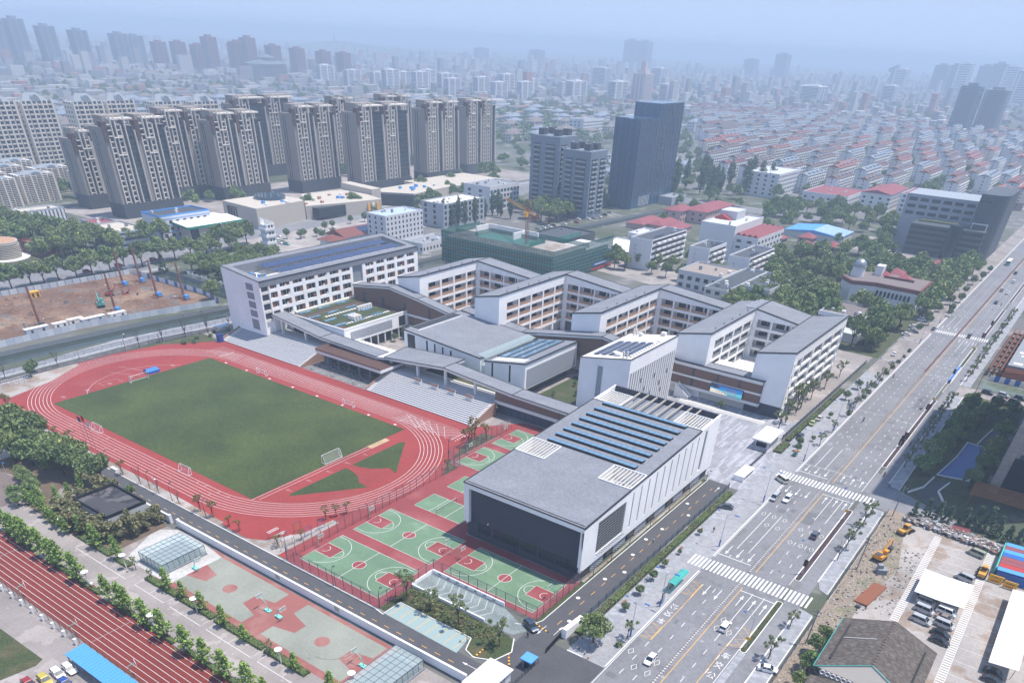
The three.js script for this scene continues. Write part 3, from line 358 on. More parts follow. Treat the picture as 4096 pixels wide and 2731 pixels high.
  // east wall skin with slit windows
  const slits = [[-91.5, -89.9, 5.3, 18], ...Array.from({ length: 10 }, (_, k) => { const c = -85.5 + k * 4.36; return [c - .35, c + .35, 5.3, yr(c) - 1.5]; }), [-42.5, -28.4, 5.4, 14.6]];
  { const g = gb(); let z = ZA; const col = (a, b, y0) => g.slab(62.4, X1, a, b, [y0, y0, y0, y0], [yr(b) - .02, yr(b) - .02, yr(a) - .02, yr(a) - .02]);
    for (const [a, b, y0, y1] of slits) { col(z, a, 3.2); g.box(62.4, X1, 3.2, y0, a, b); g.slab(62.4, X1, a, b, [y1, y1, y1, y1], [yr(b) - .02, yr(b) - .02, yr(a) - .02, yr(a) - .02]); z = b; } col(z, ZB, 3.2); g.to(o, 'wall', M.white, 'white east wall with slits'); }
  for (const [a, b, y0, y1] of slits.slice(0, 11)) bx(o, 'slit_window', M.win, 62.41, 62.55, y0 + .01, y1 - .01, a + .01, b - .01);
  { const w = new THREE.Group(); w.name = 'curtain_wall'; o.add(w); bx(w, 'glazing', M.glass, 62.41, 62.6, 5.42, 14.58, -42.48, -28.42); for (let k = 0; k < 11; k++) bx(w, 'louvre', M.steel, 62.6, 62.95, 6 + k * .8, 6.12 + k * .8, -42.45, -28.45); for (let k = 1; k < 8; k++) bx(w, 'mullion', M.dgrey, 62.6, 62.72, 5.5, 14.5, -42.5 + k * 1.76, -42.42 + k * 1.76); for (let k = 0; k < 16; k++) bx(w, 'bracket', M.steel, 63.02, 63.9, 5.3, 5.42, -42.2 + k * .9, -42.05 + k * .9); }
  for (let k = 0; k < 6; k++) { const z = -94 + k * 12; bx(o, 'screen_panel', M.latticeW, 62.32, 62.6, .4, 3, z, z + 6.5); bx(o, 'window', M.win, 62.32, 62.5, .8, 3, z + 7, z + 10.5); }
  // south face
  gb().box(X0, 27.2, 4.6, 15.6, -22.6, ZB).box(62, X1 - .02, 4.6, 15.6, -22.6, ZB).box(X0, X1 - .02, 14.6, 15.98, -22.6, ZB + .01).to(o, 'portal_frame', M.white);
  gb().box(X0, X0 + .3, 3.2, 15.4, -99, -22.6).to(o, 'wall', M.white);
  bx(o, 'wall', M.char, 26, 62.2, 0, 3.2, -22.75, -22.55); bx(o, 'wall', M.char, 27.2, 62, 3.2, 14.6, -22.75, -22.5, 'charcoal south wall');
  for (const [a, b] of [[29.6, 34], [34.8, 43.4], [43.9, 49], [49.6, 54.6], [55, 61.4]]) { bx(o, 'window', M.win, a, b, 2.2, 5, -22.56, -22.42); for (let x = a + 1.4; x < b - .3; x += 1.5) bx(o, 'mullion', M.dgrey, x, x + .08, 2.2, 5, -22.42, -22.36); bx(o, 'window_rail', M.dgrey, a, b, 3.5, 3.57, -22.42, -22.35); }
  for (let x = 30; x < 62; x += 2) bx(o, 'wall_rib', M.dgrey, x, x + .1, .1, 2.2, -22.6, -22.45);
  bx(o, 'wall_camera', M.plain, 33, 33.3, 5.6, 6, -22.5, -22);
}
// ---------- classroom blocks ----------
const ROWS = [20, 16.1, 12.2, 8.3], OH = 2.85;
function eastBays(o, xE, bays, zS, zIn, rowY = ROWS, panel = M.tan, yTop = 20.1) {
  // white grid standing 2.3 m in front of the room wall
  const g = gb(), D = 2.3; let z = zS; const ys = rowY;
  for (const [a, b] of [...bays].sort((p, q) => q[1] - p[1])) { g.box(xE - .45, xE, 0, yTop, b, z); z = a; } g.box(xE - .45, xE, 0, yTop, zIn, z);
  for (const [a, b] of bays) { for (let i = 0; i < ys.length; i++) { const y1 = ys[i] - OH, y0 = i + 1 < ys.length ? ys[i + 1] : ys[i] - OH - 1.05; g.box(xE - .45, xE - .02, y0, y1, a, b); } }
  g.to(o, 'facade_grid', M.white);
  for (const y of ys) bx(o, 'gallery_floor', M.offwhite, xE - D, xE - .46, y - OH - .3, y - OH - .02, zIn, zS - .3);
  for (const [a, b] of bays) for (const y of ys) {
    bx(o, 'parapet_panel', panel, xE - .3, xE - .12, y - OH, y - OH + 1.05, a + .03, b - .03);
    if (b - a > 3) { bx(o, 'window', M.win, xE - D - .02, xE - D + .06, y - OH + .5, y - .5, a + 1, a + (b - a) * .62); bx(o, 'door', M.dgrey, xE - D - .02, xE - D + .07, y - OH, y - .6, b - 2.4, b - 1.3); }
  }
}
function southBays(o, z, bays, x0, x1, rowY = ROWS, panel = M.tan, yTop = 20.1) {
  const g = gb(), D = 2.3; let x = x0; const ys = rowY;
  for (const [a, b] of bays) { g.box(x, a, 0, yTop, z - .45, z); x = b; } g.box(x, x1, 0, yTop, z - .45, z);
  for (const [a, b] of bays) for (let i = 0; i < ys.length; i++) { const y1 = ys[i] - OH, y0 = i + 1 < ys.length ? ys[i + 1] : ys[i] - OH - 1.05; g.box(a, b, y0, y1, z - .45, z - .02); }
  g.to(o, 'facade_grid', M.white);
  for (const y of ys) bx(o, 'gallery_floor', M.offwhite, x0 + .3, x1, y - OH - .3, y - OH - .02, z - D, z - .46);
  for (const [a, b] of bays) for (const y of ys) { bx(o, 'parapet_panel', panel, a + .03, b - .03, y - OH, y - OH + 1.05, z - .3, z - .12); if (b - a > 3) { bx(o, 'window', M.win, a + 1, a + (b - a) * .6, y - OH + .5, y - .5, z - D - .02, z - D + .06); bx(o, 'door', M.dgrey, b - 2.2, b - 1.2, y - OH, y - .6, z - D - .02, z - D + .07); } }
}
function wing(o, xW, xE, zS, zN, hW, hE, inset = 2.3) { // roof rises west to east
  const t = .5, r = (x) => hW + (hE - hW) * (x - xW) / (xE - xW);
  gb().slab(xW, xE - inset, zN, zS, [0, 0, 0, 0], [hW - t, r(xE - inset) - t, r(xE - inset) - t, hW - t]).to(o, 'wall', M.white);
  gb().slab(xE - inset, xE, zN, zS, [20.1, 20.1, 20.1, 20.1], [r(xE - inset) - t, hE - t, hE - t, r(xE - inset) - t]).to(o, 'fascia', M.white);
  if (inset) bx(o, 'wall', M.white, xE - inset, xE, 0, 20.1, zS - .3, zS, 'white gable return');
  gb().slab(xW - .15, xE + .15, zN, zS + .15, [hW - t, hE - t, hE - t, hW - t], [hW, hE, hE, hW]).to(o, 'roof', M.slate);
  edge(o, [[xW - .15, hW, zS + .15], [xE + .15, hE, zS + .15], [xE + .15, hE, zN], [xW - .15, hW, zN]]);
}
function bar(o, x0, x1, zI, zO, h0, h1, tail = 0) { // back wing along x, roof falls to the east
  const t = .5, zB = zI - 2.3, hb = (x) => h0 + (h1 - h0) * (x - x0) / (x1 - x0);
  gb().slab(x0 - .1, x1, zO, zB, [0, 0, 0, 0], [h0 - t, h1 - t, h1 - t, h0 - t]).to(o, 'wall', M.white);
  gb().slab(x0 - .1, x1, zB, zI, [20.1, 20.1, 20.1, 20.1], [h0 - t, Math.max(h1 - t, 20.2), Math.max(h1 - t, 20.2), h0 - t]).to(o, 'fascia', M.white);
  gb().slab(x0 - .1, x1, zO, zI + .15, [h0 - t, h1 - t, h1 - t, h0 - t], [h0, h1, h1, h0]).to(o, 'roof', M.slate);
  edge(o, [[x0, h0, zI + .15], [x1, h1, zI + .15], [x1, h1, zO], [x0, h0, zO]]);
}
const bayZ = (zS, zIn, first = 5.6, sp = 9.35, w = 8.3) => { const r = []; for (let z = zS - first; z > zIn + 1; z -= sp) r.push([Math.max(z - w, zIn + .8), z]); return r; };
const bayX = (x0, x1) => { const r = [[x0 + 1.6, x0 + 7.3]]; for (let x = x0 + 8.1; x < x1 - 2; x += 8.1) r.push([x, Math.min(x + 7.5, x1 - .4)]); return r; };
for (const [i, xW, xE, zS, zI, zO, xN] of [[0, -114.3, -101.3, -146.8, -188, -197.5, -69.9], [1, -69.8, -56.8, -146.3, -197, -206.5, -26.4], [2, -26.3, -13.1, -155.2, -205.8, -215, 17.9], [3, 18, 31.5, -161, -205.8, -222.7, 50.1]]) {
  const o = thing('classroom_block', ['white classroom block with tan balconies nearest the solar roofed dormitory', 'second white classroom block with tan balconies, behind the theatre roof', 'third white classroom block with tan balconies, behind the library', 'white classroom block with dark balconies round a terrace beside the avenue'][i], 'classroom block', 0, 0, 0, 0, 'zigzag roofed classroom blocks');
  wing(o, xW, xE, zS, zO, i ? 21.4 : 21.5, 24); bar(o, xE, xN, zI, zO, 24, 21.4);
  const pm = i === 3 ? M.grey : M.tan;
  eastBays(o, xE, bayZ(zS, zI), zS - .3, zI, ROWS, pm); southBays(o, zI, bayX(xE, xN), xE, xN, ROWS, pm);
  if (i < 3) bx(o, 'wall', M.grey, xE, xN, 0, 4.4, zI - 2.35, zI - 2.2);
  for (let k = 0; k < 5; k++) bx(o, 'roof_vent', M.steel, xE - 2, xE - 1.6, 23.3, 24.2, zS - 8 - k * 8, zS - 7.6 - k * 8);
  if (i === 3) {
    for (let k = 0; k < 6; k++) bx(o, 'roof_frame', M.plain, 27 + (k % 2) * .4, 31, 23.2, 24.3, -206.5 - k * 2.6, -206.1 - k * 2.6);
    wing(o, 50.2, 64, -161, -223.4, 21.3, 24, .6);
    bx(o, 'wall', M.char, 50.1, 64.02, 0, 4.3, -161.4, -160.9, 'charcoal plinth'); bx(o, 'wall', M.white, 50.15, 64, 4.3, 20.1, -161.3, -160.92);
    const bays = [[-171, -165.5], [-183, -172], [-195, -184.5], [-207.3, -196.2], [-219.8, -208.4], [-222.8, -220.8]];
    const g = gb(); let z = -161.3; for (const [a, b] of bays) { g.box(63.45, 64.05, 0, 20.1, b, z); z = a; } g.box(63.45, 64.05, 0, 20.1, -223.4, z);
    for (const [a, b] of bays) for (let q = 0; q < 4; q++) g.box(63.4, 64.03, ROWS[q] - OH - 1.05, ROWS[q] - OH, a, b); g.to(o, 'facade_grid', M.white);
    for (const [a, b] of bays) for (let q = 0; q < 5; q++) { const y1 = q < 4 ? ROWS[q] : 4.4, y0 = q < 4 ? y1 - OH : .2; bx(o, 'window', M.winW, 63.3, 63.5, y0, y1, a + .02, b - .02); bx(o, 'window_reveal', M.tan, 63.5, 64, y0 + .01, y1 - .02, b - .2, b - .02); if (b - a > 6) for (let t = 1; t < 4; t++) bx(o, 'mullion', M.dgrey, 63.48, 63.58, y0, y1, a + (b - a) * t / 4, a + (b - a) * t / 4 + .1); }
    for (let q = 0; q < 4; q++) bx(o, 'small_window', M.win, 63.98, 64.08, ROWS[q] - 1.6, ROWS[q] - .8, -163.8, -163.1);
    bx(o, 'roof_rail', M.plain, 52, 63.5, 22.5, 24.2, -222.6, -222.2);
    bx(o, 'terrace', M.offwhite, 31.6, 50.1, 0, 11, -176, -161.6); bx(o, 'terrace', M.offwhite, 31.6, 50.1, 0, 5, -205.7, -176);
  }
}
{ // ---------- gatehouse wing with LED screen ----------
  const o = thing('entrance_wing', 'brown latticed entrance wing with white bands and a video screen', 'building');
  const hR = x => x < 20 ? 16 - (x - 6) * .28 : 12;
  bx(o, 'wall', M.dgrey, 16, 55, 0, 3, -166, -162.5); for (let k = 0; k < 9; k++) bx(o, 'glass_door', M.glass, 22 + k * 3.4, 24.8 + k * 3.4, .1, 2.9, -162.5, -162.35);
  gb().slab(3, 20, -166, -160.2, [3, 3, 3, 3], [16.6, 12, 12, 16.6]).box(20, 55.4, 3, 11.8, -166, -160.2).to(o, 'wall', M.dgrey);
  gb().slab(3, 20, -160.2, -159.9, [15.3, 10.8, 10.8, 15.3], [16.7, 12.1, 12.1, 16.7]).box(20, 55.5, 10.8, 12.1, -160.2, -159.9).box(3, 55.5, 6.9, 7.6, -160.2, -159.92).box(3, 55.6, 2.9, 3.9, -160.2, -159.7).box(55.4, 55.9, 2.9, 3.9, -166, -159.7).box(55.4, 55.8, 6.9, 7.6, -166, -160).to(o, 'band', M.plain);
  for (const [a, b, y0, y1] of [[3.2, 17, 7.6, 11.2], [17.4, 27.4, 7.6, 10.8], [28.4, 37.5, 7.6, 10.8], [38.4, 46.5, 7.6, 10.8], [47.2, 55.4, 7.6, 10.8], [3.2, 12, 3.9, 6.9], [12.4, 27.4, 3.9, 6.9], [28.4, 35.6, 3.9, 6.9], [49.2, 55.4, 3.9, 6.9]]) bx(o, 'lattice_panel', M.lattice, a, b, y0 + .02, y1 - .02, -160.35, -160.05);
  bx(o, 'lattice_panel', M.lattice, 55.42, 55.6, 3.92, 6.88, -165.8, -160.3); bx(o, 'lattice_panel', M.lattice, 55.42, 55.6, 7.62, 11.6, -165.8, -160.3);
  gb().slab(3, 20, -167, -159.8, [16.5, 11.9, 11.9, 16.5], [17, 12.3, 12.3, 17]).box(20, 55.9, 11.9, 12.3, -165.9, -159.8).to(o, 'roof', M.slate);
  edge(o, [[3, 17, -159.8], [20, 12.32, -159.8], [55.9, 12.32, -159.8]].concat([[55.9, 12.32, -165.9], [20, 12.3, -165.9]]));
  const c = document.createElement('canvas'); c.width = 512; c.height = 128; const k = c.getContext('2d'); const gr = k.createLinearGradient(0, 0, 0, 128); gr.addColorStop(0, '#1560b8'); gr.addColorStop(.5, '#2f98d8'); gr.addColorStop(.62, '#8fd6e6'); gr.addColorStop(1, '#39b2d0'); k.fillStyle = gr; k.fillRect(0, 0, 512, 128); k.fillStyle = '#16324e'; k.beginPath(); k.moveTo(0, 0); k.lineTo(120, 10); k.lineTo(150, 42); k.lineTo(60, 60); k.lineTo(0, 40); k.fill(); k.fillStyle = '#f2efe2'; k.beginPath(); k.moveTo(0, 66); k.quadraticCurveTo(160, 70, 300, 128); k.lineTo(0, 128); k.fill(); k.fillStyle = '#d8466a'; k.font = 'bold 26px sans-serif'; [...'热烈祝贺'].forEach((t, i) => glyph(k, t, 120 + i * 80, 8, 26)); k.fillStyle = '#c83040'; [...'入围苏州大市'].forEach((t, i) => glyph(k, t, 250 + i * 27, 46, 25)); [...'中学生辩论赛四强'].forEach((t, i) => glyph(k, t, 96 + i * 42, 84, 26));
  const t = new THREE.CanvasTexture(c); t.colorSpace = THREE.SRGBColorSpace;
  const s = new THREE.Group(); s.name = 'video_screen'; s.userData.label = 'blue video screen with seaside picture and red lettering'; o.add(s); bx(s, 'screen_case', M.black, 35.9, 49.1, 3.95, 7.3, -160.2, -159.6); const m = mesh(s, 'screen_face', new THREE.PlaneGeometry(13, 3.2), new THREE.MeshStandardMaterial({ color: 0x333333, map: t, emissive: 0xffffff, emissiveMap: t, emissiveIntensity: .5, roughness: .5 })); m.position.set(42.5, 5.62, -159.58);
  const w = new THREE.Group(); w.name = 'stair'; o.add(w); for (let q = 0; q < 16; q++) bx(w, 'step', M.offwhite, 23.6 + q * .32, 23.92 + q * .32, 0, 3.8 - q * .23, -158.6, -156.2); gb().slab(23, 29.2, -156.2, -155.9, [0, 0, 0, 0], [5, 1.1, 1.1, 5]).slab(23, 29.2, -159, -158.7, [0, 0, 0, 0], [5, 1.1, 1.1, 5]).to(w, 'balustrade', M.plain);
  for (let q = 0; q < 4; q++) bx(o, 'plaza_step', M.offwhite, 27, 62, 0, .6 - q * .15, -153.6 + q * .4 - .4, -153.2 + q * .4);
}
{ // ---------- library ----------
  const o = thing('library_tower', 'tall white library block with slanted roof solar panels and vertical fins', 'building');
  const r = x => 19.9 + (x - 2.2) * .17, X0 = 2.2, X1 = 22.2, Z0 = -152.4, Z1 = -116;
  gb().slab(X0, X1 - .5, Z0, Z1, [0, 0, 0, 0], [r(X0) - .3, r(X1 - .5) - .3, r(X1 - .5) - .3, r(X0) - .3]).to(o, 'wall', M.white);
  gb().slab(X1 - .5, X1, Z0, Z1, [18.3, 18.3, 18.3, 18.3], [r(X1) - .1, r(X1) - .1, r(X1) - .1, r(X1) - .1]).box(X1 - .5, X1, 0, 18.3, Z1 - .8, Z1).box(X1 - .5, X1, 0, 18.3, Z0, Z0 + .6).to(o, 'fascia', M.white);
  bx(o, 'glazing', M.winW, X1 - .52, X1 - .4, 0, 18.3, Z0 + .6, Z1 - .8);
  for (let k = 0; k < 20; k++) { const z = Z0 + 1.4 + k * 1.78; bx(o, 'fin', M.plain, X1 - .4, X1 + .02, 0, 18.28, z, z + .95); }
  for (const [y, k] of [[11, 2], [8, 5], [12, 8], [6, 9], [9, 12], [13, 14], [7, 16], [10, 18], [5, 4], [4, 11]]) bx(o, 'window', M.win, X1 - .1, X1 + .06, y, y + 1.6, Z0 + 1.3 + k * 1.78, Z0 + 2 + k * 1.78);
  bx(o, 'lattice_strip', M.latticeW, 9.6, 11.8, 3, 18.6, Z1 - .1, Z1 + .06);
  gb().slab(X0 - .1, X1 + .1, Z0 - .1, Z1 + .1, [r(X0) - .35, r(X1) - .35, r(X1) - .35, r(X0) - .35], [r(X0) - .06, r(X1) - .06, r(X1) - .06, r(X0) - .06]).to(o, 'roof', M.offwhite);
  edge(o, [[X0, r(X0), Z1], [X1, r(X1), Z1], [X1, r(X1), Z0], [X0, r(X0), Z0]]);
  for (let a = 0; a < 5; a++) for (let b = 0; b < 14; b++) { const x = 5 + a * 3, z = Z1 - 4 - b * 1.75; if (b > 9 - a && b > 10) continue; gb().slab(x, x + 2.2, z - 1.62, z, [r(x) + .25, r(x) + .7, r(x) + .7, r(x) + .25], [r(x) + .3, r(x) + .75, r(x) + .75, r(x) + .3]).to(o, 'solar_panel', M.solar); }
  for (const [x, z, w, h] of [[19.4, -117.5, .5, 2.2], [18, -117.5, .5, 2], [14, -119, 2.4, 1], [12, -121, 2, .9], [19.5, -140, 1, .8], [8, -148, 1.4, 1.2], [16, -150, 1.8, 1.3], [4.6, -150, .5, 2.4], [5.8, -150, .5, 2.2]]) bx(o, 'roof_unit', M.offwhite, x, x + w, r(x) - .1, r(x) + h, z - w, z);
  for (let k = 0; k < 12; k++) bx(o, 'water_tank', M.offwhite, 20, 20.8, r(20), r(20) + .6, -120 - k * 1.9, -118.8 - k * 1.9);
}
{ // ---------- theatre (two parts with a glazed gap) ----------
  const o = thing('theatre_hall', 'low white theatre with broad slate roof between the stands and the classrooms', 'building');
  const r1 = x => 14 - (x + 78.6) * .0662, r2 = x => 10.6 + (x + 37.5) * .164;
  gb().slab(-78.6, -39.3, -147, -111.3, [0, 0, 0, 0], [13.6, 11, 11, 13.6]).to(o, 'wall', M.white);
  gb().slab(-78.8, -39.2, -147.2, -111.1, [13.6, 11, 11, 13.6], [14, 11.4, 11.4, 14]).to(o, 'roof', M.slate); edge(o, [[-78.8, 14, -111.1], [-39.2, 11.4, -111.1], [-39.2, 11.4, -147.2], [-78.8, 14, -147.2]]);
  for (const [x0, x1, y0, y1] of [[-76.8, -72.8, 6.6, 12.7], [-66.8, -66, 7.5, 12.1], [-62.6, -61.9, 7.3, 11.7], [-58.5, -57.8, 7.5, 11.3], [-54.4, -53.6, 8.6, 10.9]]) bx(o, 'window', M.win, x0, x1, y0, y1, -111.35, -111.22);
  { const w = new THREE.Group(); w.name = 'louvre_panel'; o.add(w); bx(w, 'panel_frame', M.plain, -78, -73.2, 13.5, 14.15, -142, -114); for (let k = 0; k < 30; k++) bx(w, 'louvre', M.dgrey, -77.7, -73.5, 14.1, 14.32, -141.6 + k * .92, -141.1 + k * .92); }
  gb().slab(-37.5, -18.6, -148.5, -112, [3.9, 3.9, 3.9, 3.9], [10.2, 13.3, 13.3, 10.2]).to(o, 'wall', M.white); bx(o, 'undercroft', M.dgrey, -36, -22, 0, 3.9, -147, -114);
  gb().slab(-37.7, -18.4, -148.7, -111.8, [10.2, 13.3, 13.3, 10.2], [10.6, 13.7, 13.7, 10.6]).to(o, 'roof', M.slate); edge(o, [[-37.7, 10.6, -111.8], [-18.4, 13.7, -111.8], [-18.4, 13.7, -148.7], [-37.7, 10.6, -148.7]]);
  bx(o, 'lattice_wall', M.latticeW, -18.62, -18.45, 4.6, 11.3, -147.4, -113.2); for (const x of [-34.3, -26]) bx(o, 'window', M.win, x, x + .75, 5.4, 10.6 + (x + 34.3) * .12, -112.05, -111.93);
  { const w = new THREE.Group(); w.name = 'glazed_gap'; o.add(w); bx(w, 'gap_wall', M.plain, -39.3, -37.5, 0, 8.5, -146, -112.5); for (let k = 0; k < 17; k++) gb().slab(-41.6, -37.6, -146.6 + k * 2, -144.7 + k * 2, [11.9, 11.3, 11.3, 11.9], [11.96, 11.36, 11.36, 11.96]).to(w, 'roof_pane', M.pane); }
  for (let a = 0; a < 3; a++) for (let b = 0; b < 9; b++) { const x = -35.6 + a * 4.2, z = -119 - b * 3; gb().slab(x, x + 3, z - 2.85, z, [r2(x) + .1, r2(x + 3) + .1, r2(x + 3) + .1, r2(x) + .1], [r2(x) + .28, r2(x + 3) + .28, r2(x + 3) + .28, r2(x) + .28]).to(o, 'roof_pane', M.glassL); }
  for (let a = 0; a < 4; a++) { const x = -36.2 + a * 4.2; gb().slab(x, x + .2, -146, -118, [r2(x), r2(x), r2(x), r2(x)], [r2(x) + .5, r2(x) + .5, r2(x) + .5, r2(x) + .5]).to(o, 'roof_rail', M.dgrey); }
  for (let k = 0; k < 16; k++) { const x = -35 + k * .95; gb().slab(x, x + .3, -117.5, -113, [r2(x), r2(x), r2(x), r2(x)], [r2(x) + .25, r2(x) + .25, r2(x) + .25, r2(x) + .25]).to(o, 'roof_louvre', M.plain); }
}
sheet('courtyard_lawn', [[-18, -112], [2, -112], [2, -148], [-18, -148]], .06, M.lawn); sheet('courtyard_lawn', [[-60, -102.5], [-20, -102.5], [-20, -110.5], [-60, -110.5]], 4.26, M.lawn);
{ // ---------- dormitory ----------
  const o = thing('dormitory', 'long white dormitory with solar panels sunk into its slate roof', 'dormitory');
  const X0 = -163.5, X1 = -139.5, Z0 = -188, Z1 = -90.3, r = x => 27 - (x - X0) * .1;
  gb().slab(X0, X1 - .7, Z0, Z1, [0, 0, 0, 0], [22.5, 22.5, 22.5, 22.5]).to(o, 'wall', M.white);
  const rs = (x0, x1, z0, z1) => gb().slab(x0, x1, z0, z1, [22.3, 22.3, 22.3, 22.3], [r(x0), r(x1), r(x1), r(x0)]);
  rs(X0, -160, Z0, Z1).to(o, 'roof', M.slate); rs(-143.2, X1 + .1, Z0, Z1).to(o, 'roof', M.slate); rs(-160, -143.2, Z0, -184.5).to(o, 'roof', M.slate); rs(-160, -143.2, -93.6, Z1).to(o, 'roof', M.slate);
  gb().slab(X0 - .02, X1 + .02, Z1 - .3, Z1 + .04, [4.5, 4.5, 4.5, 4.5], [r(X0) - .25, r(X1) - .25, r(X1) - .25, r(X0) - .25]).slab(X0 - .02, X1 + .02, Z0 - .04, Z0 + .3, [0, 0, 0, 0], [r(X0) - .25, r(X1) - .25, r(X1) - .25, r(X0) - .25]).to(o, 'wall', M.white);
  edge(o, [[X0, r(X0), Z1 + .05], [X1 + .1, r(X1), Z1 + .05], [X1 + .1, r(X1), Z0], [X0, r(X0), Z0]]);
  const rows = [[20.9, 23.2], [17.3, 19.6], [13.7, 16], [10.1, 12.4]], cols = [[-99.2, -95.5], ...Array.from({ length: 6 }, (_, k) => [-106.1 - k * 7.12, -100.8 - k * 7.12]), ...Array.from({ length: 5 }, (_, k) => [-157 - k * 7.12, -151.7 - k * 7.12])];
  { const g = gb(), a = X1 - .7, b = X1; let z = Z1 - .3; g.box(a, b, 4.5, 24.3, -90.95, z); z = -94.9; for (const [c, d] of cols.slice(0, 7)) { g.box(a, b, 4.5, 24.3, d, z); z = c; } g.box(a, b, 4.5, 24.3, -143.2, z); z = -149.6; for (const [c, d] of cols.slice(7)) { g.box(a, b, 4.5, 24.3, d, z); z = c; } g.box(a, b, 4.5, 24.3, Z0, z); for (const [c, d] of cols) for (const [y0, y1] of [[23.2, 24.3], [19.6, 20.9], [16, 17.3], [12.4, 13.7], [4.5, 10.1]]) g.box(a, b - .01, y0, y1, c, d); g.box(a, b - .01, 23.2, 24.3, -94.9, -90.95).box(a, b - .01, 23.2, 24.3, -149.6, -143.2).box(a, b - .01, 4.5, 15.2, -149.6, -143.2); g.to(o, 'facade_grid', M.white); }
  cols.forEach(([c, d], i) => rows.forEach(([y0, y1], j) => { const w = new THREE.Group(); w.name = 'window'; o.add(w); const s = (i + j) % 2, m = d - c < 4 ? c + 1.8 : s ? c + 1.6 : d - 1.6; const [g0, g1, p0, p1] = s ? [m, d, c, m] : [c, m, m, d]; bx(w, 'glazing', M.win, X1 - .72, X1 - .55, y0, y1, g0, g1); bx(w, 'shutter_panel', M.wood, X1 - .72, X1 - .3, y0 + .02, y1 - .02, p0 + .02, p1 - .02); bx(w, 'mullion', M.plain, X1 - .6, X1 - .45, y0, y1, (g0 + g1) / 2 - .06, (g0 + g1) / 2 + .06); if (i % 3 === 1) bx(w, 'air_unit', M.offwhite, X1 - .55, X1 - .1, y0 + .02, y0 + .7, g0 + .1, g0 + .9); }));
  for (let k = 0; k < 4; k++) { bx(o, 'landing', M.offwhite, X1 - .8, X1 - .1, 8.6 + k * 3.6, 9.6 + k * 3.6, -94.8, -91); bx(o, 'landing_void', M.dgrey, X1 - .74, X1 - .66, 9.6 + k * 3.6, 11.9 + k * 3.6, -94.8, -91); } bx(o, 'void_back', M.grey, X1 - .74, X1 - .66, 15.2, 23.2, -149.6, -143.2);
  for (const [y0, y1] of [[20.4, 23], [17, 19.6], [13.5, 16.1], [10, 12.6], [5, 9]]) bx(o, 'vent_grille', M.grey, -148.3, -143.8, y0, y1, -90.27, -90.18);
  bx(o, 'roof_deck', M.offwhite, -160, -143.2, 22.5, 22.6, -184.5, -93.6);
  for (const [x, t] of [[-158.6, .1], [-155.6, .1], [-149.6, .1], [-146.4, .1]]) for (let k = 0; k < 37; k++) { const z = -106 - k * 2.02; gb().slab(x, x + 2.6, z - 1.92, z, [25.4 + (x < -152 ? .4 : 0), 24.9 + (x < -152 ? .4 : 0), 24.9 + (x < -152 ? .4 : 0), 25.4 + (x < -152 ? .4 : 0)], [25.48 + (x < -152 ? .4 : 0), 24.98 + (x < -152 ? .4 : 0), 24.98 + (x < -152 ? .4 : 0), 25.48 + (x < -152 ? .4 : 0)]).to(o, 'solar_panel', M.solar); }
  for (let k = 0; k < 14; k++) { const z = -106 - k * 6; bx(o, 'rack_beam', M.steel, -159.6, -143.6, 24.7, 24.85, z, z + .18); for (const x of [-159, -152.6, -144.4]) bx(o, 'rack_post', M.steel, x, x + .15, 22.6, 24.7, z, z + .15); } for (const x of [-159.4, -152.8, -152, -143.8]) bx(o, 'rack_beam', M.steel, x, x + .16, 24.5, 24.68, -184, -105);
  for (let k = 0; k < 11; k++) { const x = rr(-158, -146), z = rr(-104, -95); bx(o, 'roof_unit', pick([M.steel, M.offwhite, M.lblue]), x, x + rr(.8, 2), 22.6, 22.6 + rr(.8, 1.6), z, z + rr(.8, 2)); }
}
